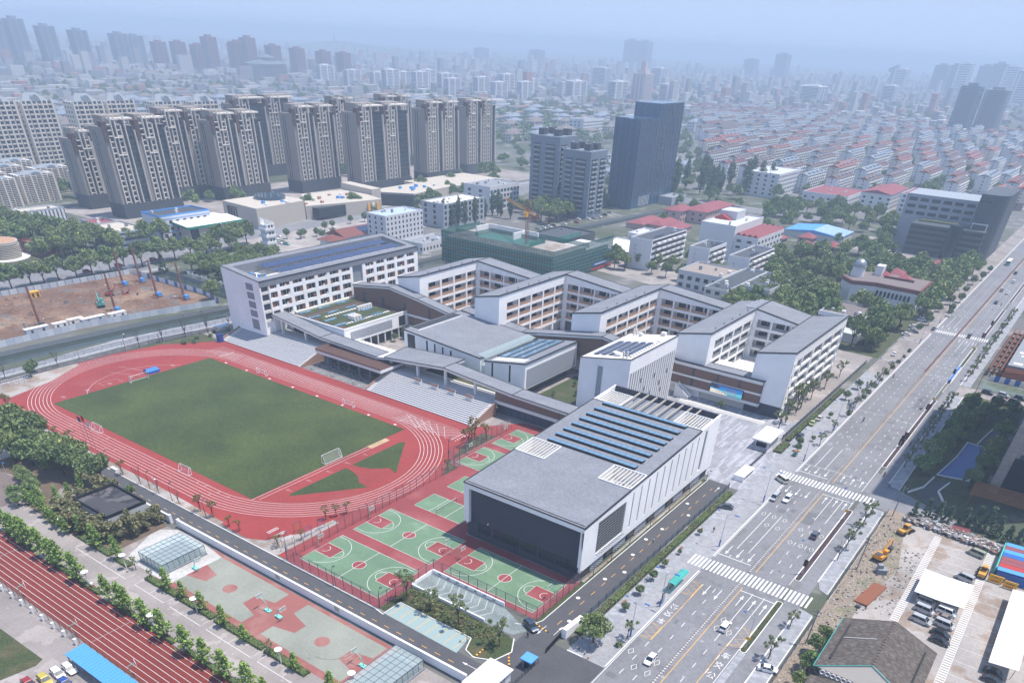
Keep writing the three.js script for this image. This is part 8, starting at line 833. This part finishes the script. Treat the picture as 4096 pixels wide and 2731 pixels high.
{ const g = gb(), c = gb(); for (let k = 0; k < 130; k++) { const x = rr(-284, -222), z = rr(-112, 20), r = rr(1.5, 5), h = rr(.3, 1.5), n = 8; for (let q = 0; q < n; q++) { const a = q / n * 6.283, b = (q + 1) / n * 6.283, f = 1 + .3 * Math.sin(q * 2.3 + k), f2 = 1 + .3 * Math.sin((q + 1) % n * 2.3 + k); g.tri([x + Math.cos(b) * r * f2, .02, z + Math.sin(b) * r * f2], [x + Math.cos(a) * r * f, .02, z + Math.sin(a) * r * f], [x + .3, h, z]); } } structure(g.to(scene, 'earth_mounds', M.mud)); }
{ const cols = [[.3, .29, .28], [.24, .22, .2], [.14, .13, .12], [.46, .45, .43], [.2, .12, .09], [.2, .22, .26]], g = gb(); const junk = (n, f, s) => { for (let k = 0; k < n; k++) { const [x, z, y] = f(), a = rr(0, 3), w = rr(.1, s), l = rr(.2, s * 2), h = rr(.05, .3); g.col = pick(cols); const c = Math.cos(a), d = Math.sin(a), P = (u, v, yy) => [x + u * c - v * d, yy, z + u * d + v * c], t = rr(-.2, .2); g.hexa([P(-w, l, y), P(w, l, y + t), P(w, -l, y + t), P(-w, -l, y)], [P(-w, l, y + h), P(w, l, y + h + t), P(w, -l, y + h + t), P(-w, -l, y + h)]); } }; junk(700, () => { const t = rnd(); return [122 + t * 26 + rr(-1, 1), -113.5 + t * 3 + rr(-2.6, 2.4), rr(.05, 1.1)]; }, .5); junk(420, () => [rr(117, 124), rr(-110, 20), .06], .13); junk(160, () => [rr(124, 131), rr(-95, -58), .06], .1); junk(260, () => [rr(-282, -218), rr(-110, 20), .05], .35); stuff(tag(mesh(scene, 'rubble', g.geo(), new THREE.MeshStandardMaterial({ vertexColors: true, roughness: .9 })), 'scattered rubble and broken boards over the lots and the building site', 'rubble')); }
// ---- east lot things ----
{ const o = thing('carport', 'near white metal carport roof over parked cars', 'carport', 0, 0, 0, 0, 'white carports'); gb().slab(133, 138.9, -81.6, -68.8, [3, 2.8, 2.8, 3], [3.1, 2.9, 2.9, 3.1]).to(o, 'roof', M.plain); gb().slab(138.95, 144.7, -81.6, -68.8, [2.8, 3, 3, 2.8], [2.9, 3.1, 3.1, 2.9]).to(o, 'roof', M.plain); for (const z of [-81, -75, -69.4]) TG(o, 'post', M.steel, [[[138.9, 0, z], [138.9, 2.9, z]]], .08); for (let k = 0; k < 8; k++) bx(o, 'roof_rib', M.offwhite, 133, 138.8, 3.06, 3.14, -81 + k * 1.6, -80.95 + k * 1.6); const p = thing('carport', 'long white metal carport roof at the right edge', 'carport', 0, 0, 0, 0, 'white carports'); gb().slab(153.1, 159, -86.2, -50.2, [3, 3.5, 3.5, 3], [3.1, 3.6, 3.6, 3.1]).to(p, 'roof', M.plain); for (let k = 0; k < 7; k++) TG(p, 'post', M.steel, [[[158.6, 0, -85 + k * 5.6], [158.6, 3.4, -85 + k * 5.6]]], .08); for (let k = 0; k < 22; k++) gb().slab(153.1, 159, -85.6 + k * 1.6, -85.54 + k * 1.6, [3.1, 3.6, 3.6, 3.1], [3.14, 3.64, 3.64, 3.14]).to(p, 'roof_rib', M.offwhite); }
{ const tile = tx(512, 8, (u, v) => { const j = Math.floor(v * 18), i = Math.floor(u * 12 + (j & 1) * .5), a = hash(((i % 12) + 12) % 12, j, 4); return mul(mix([96, 91, 86], [82, 75, 69], hash(i, j, 8)), (.78 + a * .34) * ((v * 18) % 1 < .14 ? .75 : 1)); }, .95); const o = thing('tiled_house', 'house with large brown tiled hip roof at the bottom right', 'house'); bx(o, 'wall', cream, 124, 141, 0, 6, -40.5, -22.5); gb().quad([143, 5.6, -20.6], [143, 5.6, -42], [132.7, 9.2, -42.6], [132.7, 9.2, -23.5]).to(o, 'roof_slope', tile); gb().quad([122.4, 5.6, -42], [122.4, 5.6, -20.6], [132.7, 9.2, -23.5], [132.7, 9.2, -42.6]).to(o, 'roof_slope', tile); gb().tri([122.4, 5.6, -20.6], [143, 5.6, -20.6], [132.7, 9.2, -23.5]).to(o, 'gable_end', cream); gb().tri([143, 5.6, -42], [122.4, 5.6, -42], [132.7, 9.2, -42.6]).to(o, 'gable_end', cream); TG(o, 'eaves_gutter', M.teal, [[[122.4, 5.6, -20.5], [132.7, 9.2, -23.4]], [[132.7, 9.2, -23.4], [143, 5.6, -20.5]], [[122.3, 5.6, -42], [122.3, 5.6, -20.6]]], .1); for (let k = 0; k < 16; k++) bx(o, 'ridge_tile', std(0x5a4e48, .9), 132.5, 132.9, 9.1, 9.35, -42 + k * 1.16, -41.1 + k * 1.16); TG(o, 'roof_pipe', M.plain, [[[124.5, 6.6, -33], [131, 8.7, -34]]], .06); for (const x of [124.4, 140.6]) bx(o, 'roof_vent', M.black, x, x + .35, x > 130 ? 6.4 : 6.3, x > 130 ? 6.8 : 6.7, -39, -24); const q = thing('tiled_house', 'lower tiled roof corner at the bottom right edge', 'house'); bx(q, 'wall', cream, 124, 134, 0, 4.4, -17, -2); gb().quad([122.6, 4.6, -18.6], [122.6, 4.6, 0], [134, 6.4, 0], [134, 6.4, -18.6]).to(q, 'roof_slope', tile); for (let k = 0; k < 7; k++) { const m = mesh(q, 'balcony_ring', new THREE.TorusGeometry(.5, .12, 6, 14), M.plain); m.position.set(124.6 + k * 1.1, 5.6, -19.6); } }
{ const o = thing('rust_sheet', 'large rusty steel sheet lying by the lot entrance', 'steel sheet'); gb().slab(0, 3.4, -12, 0, [0, 0, 0, 0], [.3, .5, .5, .3]).to(o, 'sheet', M.rust); o.position.set(121.6, .07, -59.4); o.rotation.y = -.16; const b = thing('stone_block', 'grey stepped concrete block on the dusty lot', 'block', 123.6, .06, -77.4, .5); bx(b, 'block', M.grey, -1.2, 1.2, 0, 1.4, -1, 1); bx(b, 'upper_block', M.grey, -1.2, .1, 1.4, 2.4, -1, .3); }
{ const o = thing('site_hut', 'site huts with red and blue corrugated roofs at the right edge', 'hut'); bx(o, 'wall', M.blue, 148.6, 160, 0, 2.6, -112, -94.5); for (let k = 0; k < 8; k++) { gb().slab(148.3, 160, -112 + k * 2.2, -109.9 + k * 2.2, [2.7, 3.1, 3.1, 2.7], [2.8, 3.2, 3.2, 2.8]).to(o, 'roof_sheet', [M.lblue, M.pink, M.lblue, M.blue, M.pink, M.pink, M.red, M.lblue][k]); } bx(o, 'green_netting', std(0x4fae9c, .9), 147.9, 148.2, 0, 2.6, -112, -96); const b = thing('yellow_banner', 'yellow banner boards with a red arrow before the site huts', 'banner', 0, 0, 0); bx(b, 'board', M.yellow, 147.3, 150.8, .2, 2.2, -92.4, -92.2); bx(b, 'board', M.yellow, 151, 154.2, .2, 2.2, -91.6, -91.4); textMesh('接待中心', 2.6, .7, '#333', b, 'lettering', 149, 1.6, -92.15, [0, 0, 0], '#d9a12b'); bx(b, 'arrow', M.red, 148, 150, .6, .8, -92.19, -92.13); bx(b, 'arrow', M.red, 151.6, 153.4, .6, .8, -91.39, -91.33); for (let k = 0; k < 7; k++) bx(b, 'letter_mark', M.black, 151.5 + k * .3, 151.7 + k * .3, 1.4, 1.65, -91.39, -91.33); const r = thing('red_sheet_roof', 'fallen maroon corrugated roof sheet behind the rubble', 'sheet', 136.3, .06, -114); gb().slab(-2.4, 2.4, -2, 2, [.2, .4, 1.2, 1], [.35, .55, 1.35, 1.15]).to(r, 'sheet', std(0x6a2a30, .8)); }
[[117.9, -75.1], [117.6, -34.6], [118, -112], [118.4, -150], [118.6, -196], [118.4, -244]].forEach(([x, z], i) => { const o = thing('utility_pole', `grey concrete utility pole along the east fence, ${ord(i)} from the near end`, 'utility pole', x, 0, z, 0, 'utility poles along the east fence'); TG(o, 'pole', M.grey, [[[0, 0, 0], [0, 10, 0], .17, .11]]); bx(o, 'crossarm', M.dgrey, -.9, .9, 9.2, 9.35, -.06, .06); bx(o, 'crossarm', M.dgrey, -.7, .7, 8.2, 8.32, -.06, .06); for (const q of [-.8, 0, .8]) TG(o, 'insulator', M.plain, [[[q, 9.35, 0], [q, 9.6, 0]]], .05); });
{ const o = thing('overhead_wires', 'thin overhead wires between the utility poles', 'wires'), Z = [-34.6, -75.1, -112, -150, -196]; for (const q of [-.8, .8]) for (let i = 1; i < Z.length; i++) { const g = gb(); for (let k = 0; k < 6; k++) { const f = t => [117.9 + q, 9.5 - Math.sin(t / 6 * Math.PI) * .7, Z[i - 1] + (Z[i] - Z[i - 1]) * t / 6]; g.tube(f(k), f(k + 1), .025, .025, 3); } g.to(o, 'wire', M.dgrey); } }
// ---- school entrances ----
{ const o = thing('guard_lodge', 'white flat roofed entrance lodge beside the avenue', 'lodge'); bx(o, 'wall', white2, 66.5, 71, 0, 3.2, -142, -131); bx(o, 'window', M.glass, 70.9, 71.1, 1, 2.7, -141, -133); bx(o, 'window', M.glass, 67, 70.6, 1, 2.7, -131.1, -130.9); bx(o, 'roof', M.plain, 65.6, 72, 3.2, 3.7, -143, -129.6); bx(o, 'lattice_wall', M.latticeW, 66, 71.4, 0, 1.4, -129.4, -129.1); const f = fence('sliding_gate', 'folded dark sliding gate at the main entrance', 'gate', [[71.6, -129], [71.6, -112]], 1.5, .6, M.dpole, M.net, { rail: 0 }); const n = thing('name_wall', 'white school name wall with dark lettering at the entrance', 'sign'); bx(n, 'wall', M.white, 70.6, 74, 0, 1.8, -112, -103); for (let k = 0; k < 13; k++) { bx(n, 'letter_mark', M.black, 74, 74.06, 1.15, 1.5, -110.6 + k * .5, -110.3 + k * .5); bx(n, 'letter_mark', M.black, 74, 74.06, .75, .95, -110.6 + k * .46, -110.35 + k * .46); } const e = mesh(n, 'emblem', new THREE.CylinderGeometry(.4, .4, .05, 16), M.dgrey); e.rotation.z = N; e.position.set(74.03, 1.2, -103.7); }
{ const o = thing('gate_wall', 'white slanted gate wall beside the big round tree', 'wall'); gb().slab(71.4, 72.6, -8.5, -.6, [0, 0, 0, 0], [2.6, 2.6, 1.8, 1.8]).to(o, 'wall', M.white); fence('sliding_gate', 'folded black sliding gate at the yard entrance', 'gate', [[71.2, -.4], [71.8, 6.4]], 1.5, .42, M.black, M.net, { rail: 0, pw: .08 }); const b = thing('security_booth', 'small security booth with blue canopy by the yard gate', 'booth', 71.4, 0, 12.6); bx(b, 'cabin', M.glass, -.9, .9, .1, 2.3, -.9, .9); for (const x of [-.9, .8]) for (const z of [-.9, .8]) bx(b, 'post', M.plain, x, x + .1, 0, 2.4, z, z + .1); gb().slab(-1.5, 1.5, -1.4, 1.4, [2.4, 2.4, 2.5, 2.5], [2.7, 2.7, 2.8, 2.8]).to(b, 'canopy', M.lblue); fence('yard_gate_fence', 'dark rail fence outside the yard gate', 'fence', [[72.4, 10.4], [72.4, 30]], 1.5, 1.2, M.dpole, M.net); const h = thing('gate_house', 'small white gate house at the bottom edge', 'lodge'); bx(h, 'wall', white2, 65.6, 71, 0, 3, 18.8, 28); bx(h, 'roof', M.offwhite, 65.2, 71.4, 3, 3.3, 18.4, 28.4); bx(h, 'lattice_window', M.latticeW, 70.95, 71.1, .8, 2.4, 21, 26); bx(h, 'window', M.glass, 66.4, 70, 1, 2.2, 18.7, 18.85); }
[[63.8, -1, 1], [65.3, 11.8, -1], [60, 17.9, 0]].forEach(([x, z, k], i) => { const o = thing('barrier', ['striped yellow black speed hump near the gate wall', 'striped yellow black speed hump near the curved lawn', 'striped yellow black speed hump across the service lane'][i], 'speed hump', x, .06, z, [-.2, -.9, N][i]); for (let q = 0; q < 8; q++) bx(o, 'block', q % 2 ? M.black : M.yellow, q * .55, q * .55 + .55, 0, .06, -.2, .2); });
// ---- avenue furniture ----
{ const o = thing('bus_shelter', 'bus shelter with curved turquoise roof at the near kerb', 'bus shelter', 83, .06, -37), r = new THREE.MeshPhysicalMaterial({ color: 0x49b5aa, roughness: .25, transmission: .35, thickness: 0 }); for (let k = 0; k < 6; k++) { const g = gb(); for (let q = 0; q < 5; q++) { const f = a => [Math.cos(.3 + a * .48) * 1.2, 2.1 + Math.sin(.3 + a * .48) * .75, 0], a = f(q), b = f(q + 1); g.quad([a[0], a[1], -4 + k * 1.35], [b[0], b[1], -4 + k * 1.35], [b[0], b[1], -2.7 + k * 1.35], [a[0], a[1], -2.7 + k * 1.35]); } g.to(o, 'roof_panel', r); } for (const z of [-3.6, 0, 3.6]) TG(o, 'post', M.brown, [[[-.9, 0, z], [-.9, 2.3, z]], [[-.9, 2.3, z], [1, 2.2, z]]], .07); bx(o, 'bench', M.wood, -.8, -.3, .4, .5, -3, 3); const p = thing('stop_sign_panel', 'upright bus stop panel with white timetable', 'sign', 83.6, .06, -27.8); bx(p, 'case', M.dgrey, -.2, .2, .2, 2.9, -.7, .7); bx(p, 'face', M.plain, .2, .24, .5, 2.6, -.6, .6); for (let k = 0; k < 7; k++) bx(p, 'text_line', M.dgrey, .24, .25, .7 + k * .26, .84 + k * .26, -.5, .5); }
{ const pot = new THREE.CylinderGeometry(.36, .26, .42, 8), c = gb(); leaves(c, [[0, .5, 0, .3, .2]], 24, .12, [.1, .06, .03], .5); const fl = c.geo(), P = new THREE.Group(); P.name = 'flower_pot'; const m = mesh(P, 'pot', pot, M.plain); m.position.y = .21; mesh(P, 'plants', fl, leafMat); let n = 0; for (let z = 22; z > -262 && n < 280; z -= .95) { if (z < -48 && z > -54.5 || z < -114.6 && z > -120.4) continue; const q = P.clone(); q.name = nm('flower_pot'); q.position.set(95.7, .036, z); q.userData = { label: 'white flower pot in the line along the middle of the avenue', category: 'planter', group: 'flower pots along the avenue' }; scene.add(q); n++; } const im = new THREE.InstancedMesh(pot, M.brick, 380), m4 = new THREE.Matrix4(); for (let k = 0; k < 380; k++) { m4.setPosition(95.7, .24, -246 - k); im.setMatrixAt(k, m4); } im.name = 'far_flower_pots'; stuff(tag(im, 'far line of flower pots receding along the avenue', 'planters')); scene.add(im); }
for (const [i, z] of [-19, -27.2, -35.2, -42.6, -50.8, -64].entries()) { const b = thing('footway_bench', `dark slatted bench beside a clipped footway tree, ${ord(i)} from the gate`, 'bench', 76.2, .1, z - 2.6, 0, 'benches on the school footway'); bx(b, 'seat', M.wood, -.25, .25, .4, .48, -.9, .9); for (const q of [-.7, .7]) bx(b, 'leg', M.dgrey, -.2, .2, 0, .4, q - .05, q + .05); }
[[75.6, -3], [77, .6], [79, 1.4], [80.4, 2.2], [76.6, 17.4], [79, 17.6]].forEach(([x, z], i) => { const o = thing('bollard', `short brown bollard at the yard entrance, ${ord(i)} from the tree`, 'bollard', x, .06, z, 0, 'bollards at the yard entrance'); TG(o, 'post', M.brown, [[[0, 0, 0], [0, .7, 0]]], .12, 8); TG(o, 'cap', M.yellow, [[[0, .7, 0], [0, .8, 0]]], .13, 8); });
// ---- old school things ----
function glassShed(x0, x1, z0, z1, h, label) { const o = thing('glass_shelter', label, 'shelter'), nx = Math.round((x1 - x0) / 1.6), nz = Math.round((z1 - z0) / 1.6), dx = (x1 - x0) / nx, dz = (z1 - z0) / nz; bx(o, 'kerb_wall', M.grey, x0 - .2, x1 + .2, 0, .5, z0 - .2, z1 + .2); for (let i = 0; i < nx; i++) for (let j = 0; j < nz; j++) bx(o, 'roof_pane', M.pane, x0 + i * dx + .05, x0 + (i + 1) * dx - .05, h, h + .03, z0 + j * dz + .05, z0 + (j + 1) * dz - .05); for (let i = 0; i < nx; i++) bx(o, 'wall_pane', M.pane, x0 + i * dx + .05, x0 + (i + 1) * dx - .05, .5, h - .1, z1 - .02, z1 + .01); for (let j = 0; j < nz; j++) bx(o, 'wall_pane', M.pane, x1 - .02, x1 + .01, .5, h - .1, z0 + j * dz + .05, z0 + (j + 1) * dz - .05); for (let i = 0; i <= nx; i++) { bx(o, 'rafter', M.dpole, x0 + i * dx - .04, x0 + i * dx + .04, h - .1, h + .06, z0, z1); bx(o, 'post', M.dpole, x0 + i * dx - .04, x0 + i * dx + .04, .5, h - .1, z1 - .04, z1 + .04); } for (let j = 0; j <= nz; j++) { bx(o, 'purlin', M.dpole, x0, x1, h - .08, h + .05, z0 + j * dz - .035, z0 + j * dz + .035); bx(o, 'post', M.dpole, x1 - .04, x1 + .04, .5, h - .1, z0 + j * dz - .04, z0 + j * dz + .04); } }
glassShed(-30, -20, 29, 41.2, 2.8, 'glass roofed shelter beside the bamboo and old court'); glassShed(46, 54, 27.6, 46, 2.8, 'glass roofed shelter at the bottom below the boundary wall');
{ const o = thing('blue_shed', 'open shed with bright blue corrugated roof at the bottom left', 'shed'); for (let k = 0; k < 24; k++) gb().slab(-6 + k * .98, -5.08 + k * .98, 69.1, 73.4, [2.8, 2.8, 3.1, 3.1], [2.92, 2.92, 3.22, 3.22]).to(o, 'roof_sheet', M.lblue); for (let k = 0; k < 5; k++) for (const z of [69.4, 73.2]) bx(o, 'post', M.grey, -5.6 + k * 4.8, -5.4 + k * 4.8, 0, 2.8, z - .1, z + .1); const r = thing('striped_post', 'short red and white striped post by the red lanes', 'bollard', -27.8, 0, 55.3); for (let k = 0; k < 4; k++) bx(r, 'band', k % 2 ? M.plain : M.red, -.3, .3, k * .45, k * .45 + .45, -.3, .3); }
{ const o = blk('flat_roof_house', 'house with flat patched black roof ringed by bamboo', 'house', -63, -47, 27.2, 38.6, 4.6, wgrey, { units: 0, rm: tx(512, 18, (u, v) => { const a = fbm(u, v, 5, 6, 131), b = fbm(u, v, 3, 4, 132); return a > .56 ? [84, 82, 84] : b > .62 ? [40, 40, 46] : [58, 57, 62]; }, .9), pm: M.black }); const w = thing('white_block', 'plain white building corner at the left edge', 'building'); bx(w, 'wall', M.white, -140, -113, 0, 12, 32.8, 48); bx(w, 'window', M.win, -113.05, -112.9, 3, 5, 36, 46); bx(w, 'sill_band', M.tan, -113.05, -112.85, 2.4, 3, 36, 46); }
lamp(-175.6, -45.5, 6, [.3], 'floodlight post beside the far bend of the track', undefined, N, M.plain, M.plain); lamp(-58, 17.9, 4.4, [.3, -.3], 'short white twin floodlight by the near straight', undefined, 0, M.plain, M.plain);
{ const o = thing('canal_shelter', 'small glass canopy on the grass by the canal', 'shelter', -168, 0, -88); bx(o, 'roof', M.glassL, -1.6, 1.6, 2.6, 2.7, -3.4, 3.4); for (const x of [-1.4, 1.3]) for (const z of [-3.2, 0, 3.1]) bx(o, 'post', M.teal, x, x + .1, 0, 2.6, z, z + .1); }
// ---- people ----
function personGeo(walk, sit, cs) { // joints in metres; one continuous surface
  const J = sit ? { hip: [0, .85, 0], neck: [.12, 1.38, 0], head: [.16, 1.58, 0] } : { hip: [0, .92, 0], neck: [.02, 1.42, 0], head: [.04, 1.62, 0] }, B = [[J.hip, [(J.hip[0] + J.neck[0]) / 2, 1.15, 0], .15, .16], [[(J.hip[0] + J.neck[0]) / 2, 1.15, 0], J.neck, .16, .12], [J.neck, J.head, .06, .1], [J.head, [J.head[0], J.head[1] + .06, 0], .105, .1]];
  for (const s of [-1, 1]) { const sh = [J.neck[0], J.neck[1] - .06, s * .19], el = sit ? [.28, 1.12, s * .24] : [s * walk * .16, 1.12, s * .25], ha = sit ? [.5, 1.05, s * .26] : [s * walk * .2 + .12, .86, s * .25]; B.push([[J.neck[0], J.neck[1] - .05, 0], sh, .09, .075], [sh, el, .062, .05], [el, ha, .048, .036], [ha, [ha[0] + .05, ha[1] - .07, ha[2]], .04, .025]); const hp2 = [J.hip[0], J.hip[1] - .06, s * .1], kn = sit ? [.42, .72, s * .16] : [-s * walk * .2 + .04, .5, s * .1], an = sit ? [.34, .32, s * .16] : [-s * walk * .34, .09, s * .1]; B.push([hp2, kn, .1, .07], [kn, an, .065, .045], [an, [an[0] + .16, an[1] - .04, an[2]], .05, .035]); }
  const n = 40, mc = new MarchingCubes(n, new THREE.MeshBasicMaterial(), false, false, 30000); mc.isolation = 0; const sd = (p, [a, b, r0, r1]) => { const ax = b[0] - a[0], ay = b[1] - a[1], az = b[2] - a[2], px = p[0] - a[0], py = p[1] - a[1], pz = p[2] - a[2], t = Math.max(0, Math.min(1, (px * ax + py * ay + pz * az) / (ax * ax + ay * ay + az * az || 1))); return Math.hypot(px - ax * t, py - ay * t, pz - az * t) - (r0 + (r1 - r0) * t); };
  for (let z = 0; z < n; z++) for (let y = 0; y < n; y++) for (let x = 0; x < n; x++) { const p = [(x / (n / 2) - 1) * .95, (y / (n / 2) - 1) * .95 + .93, (z / (n / 2) - 1) * .95]; let d = 9; for (const b of B) { const e = sd(p, b), k = .05, h = Math.max(0, k - Math.abs(d - e)) / k; d = Math.min(d, e) - h * h * k * .25; } mc.field[x + y * n + z * n * n] = -d; } mc.update(); const c = mc.count, g = new THREE.BufferGeometry(), P = mc.positionArray.slice(0, c * 3), C = new Float32Array(c * 3); for (let i = 0; i < c; i++) { P[i * 3] *= .95; P[i * 3 + 1] = P[i * 3 + 1] * .95 + .93; P[i * 3 + 2] *= .95; const y = P[i * 3 + 1], x = P[i * 3]; const q = y > J.head[1] + .06 || (y > J.head[1] - .04 && x < J.head[0] - .02) ? [.02, .018, .016] : y > J.neck[1] + .03 ? [.5, .32, .24] : y > J.hip[1] - .02 || sit && y > .98 ? cs[0] : y < .1 ? [.03, .03, .03] : cs[1]; C.set(q, i * 3); } g.setAttribute('position', new THREE.BufferAttribute(P, 3)); g.setAttribute('color', new THREE.BufferAttribute(C, 3)); g.computeVertexNormals(); return g;
}
const pm = new THREE.MeshStandardMaterial({ vertexColors: true, roughness: .9 }), PG = [personGeo(1, 0, [[.6, .62, .65], [.04, .045, .06]]), personGeo(.7, 0, [[.03, .03, .035], [.035, .035, .04]]), personGeo(0, 1, [[.25, .05, .05], [.04, .04, .06]]), personGeo(-.8, 0, [[.1, .16, .3], [.05, .05, .06]])];
const person = (k, x, z, rot, label, y = .06) => tag(Object.assign(mesh(scene, 'person', PG[k], pm), {}), label, 'person').position.set(x, y, z) && (scene.children.at(-1).rotation.y = rot);
person(0, 68.6, -51.6, 1.2, 'person in a white shirt walking along the gymnasium road'); person(1, 79.4, -68, 1.5, 'person in black walking on the cycle path past the crossing'); person(0, 76.4, -33.4, -1.4, 'person in a pale shirt walking on the school footway'); person(1, 65.4, 4.4, 2, 'person in dark uniform standing by the blue crossover'); person(1, 52, -128, 1, 'person in dark clothes crossing the entrance plaza'); person(1, 124.9, -57.3, .4, 'person in dark clothes pushing a cart on the dusty lot'); person(0, 117.2, -60.6, 2.4, 'person in pale top bending by the lot fence'); person(1, 115.2, -207, 1.4, 'person in black on the park side footway'); [[-262, -60], [-248, -105], [-230, -40], [-226, -101], [-256, -97], [-236, -34]].forEach(([x, z], i) => person(3, x, z, i, `worker in blue on the building site, ${ord(i)} listed`));
function bike(x, z, rot, k, label, rider) { const o = thing('motor_scooter', label, 'scooter', x, .05, z, rot); for (const q of [-.6, .6]) { const w = mesh(o, 'wheel', new THREE.TorusGeometry(.22, .06, 6, 14), M.rubber); w.position.set(q, .28, 0); } gb().slab(-.75, -.05, -.14, .14, [.35, .35, .35, .35], [.7, .68, .68, .7]).to(o, 'seat_body', cpaint(k)); gb().slab(.3, .5, -.16, .16, [.3, .45, .45, .3], [.95, .85, .85, .95]).to(o, 'front_shield', cpaint(k)); bx(o, 'footboard', M.dgrey, -.1, .35, .28, .36, -.15, .15); TG(o, 'handlebar', M.dgrey, [[[.42, .9, 0], [.36, 1.05, 0]], [[.36, 1.05, -.3], [.36, 1.05, .3]]], .025); const p = mesh(scene, 'person', PG[rider ? 2 : 2], pm); tag(p, label.replace(/^(\w+) scooter/, 'rider seated on the $1 scooter'), 'person'); p.position.set(x - Math.cos(rot) * .3, .03, z + Math.sin(rot) * .3); p.rotation.y = rot; }
bike(90.1, -181, S, BK, 'black scooter in the near lanes before the second crossing', 1); bike(86.5, -239.5, S, 0x2a2d33, 'grey scooter by the near kerb far up the avenue', 1); bike(108.8, -138, S, 0x303848, 'slate scooter turning at the shaded side street', 1); bike(103.7, -408.7, N, BK, 'dark scooter beyond the third crossing', 1); bike(109.6, -170, S, 0x5a2020, 'maroon scooter on the shaded service road', 1);
{ const o = thing('cargo_tricycle', 'cargo tricycle with brown canopy parked by the entrance', 'tricycle', 80.3, .06, -134, 1.2); bx(o, 'load_bed', M.teal, -1, .5, .5, .8, -.6, .6); bx(o, 'canopy', M.wood, -1, .9, 1.7, 1.8, -.7, .7); for (const [x, z] of [[-.9, -.6], [-.9, .6], [.8, 0]]) { const w = mesh(o, 'wheel', new THREE.TorusGeometry(.26, .06, 6, 14), M.rubber); w.position.set(x, .32, z); TG(o, 'post', M.dgrey, [[[x, .8, z], [x, 1.7, z]]], .03); } const c = thing('hand_cart', 'small hand cart on the dusty lot before the rusty sheet', 'cart', 123.4, .06, -57.4); bx(c, 'tray', M.dgrey, -.8, .5, .45, .6, -.45, .45); for (const z of [-.5, .5]) { const w = mesh(c, 'wheel', new THREE.TorusGeometry(.24, .05, 6, 14), M.rubber); w.position.set(-.1, .28, z); } TG(c, 'handle', M.dgrey, [[[.5, .55, -.3], [1.3, .9, -.3]], [[.5, .55, .3], [1.3, .9, .3]]], .03); }
renderer.render(scene, camera);
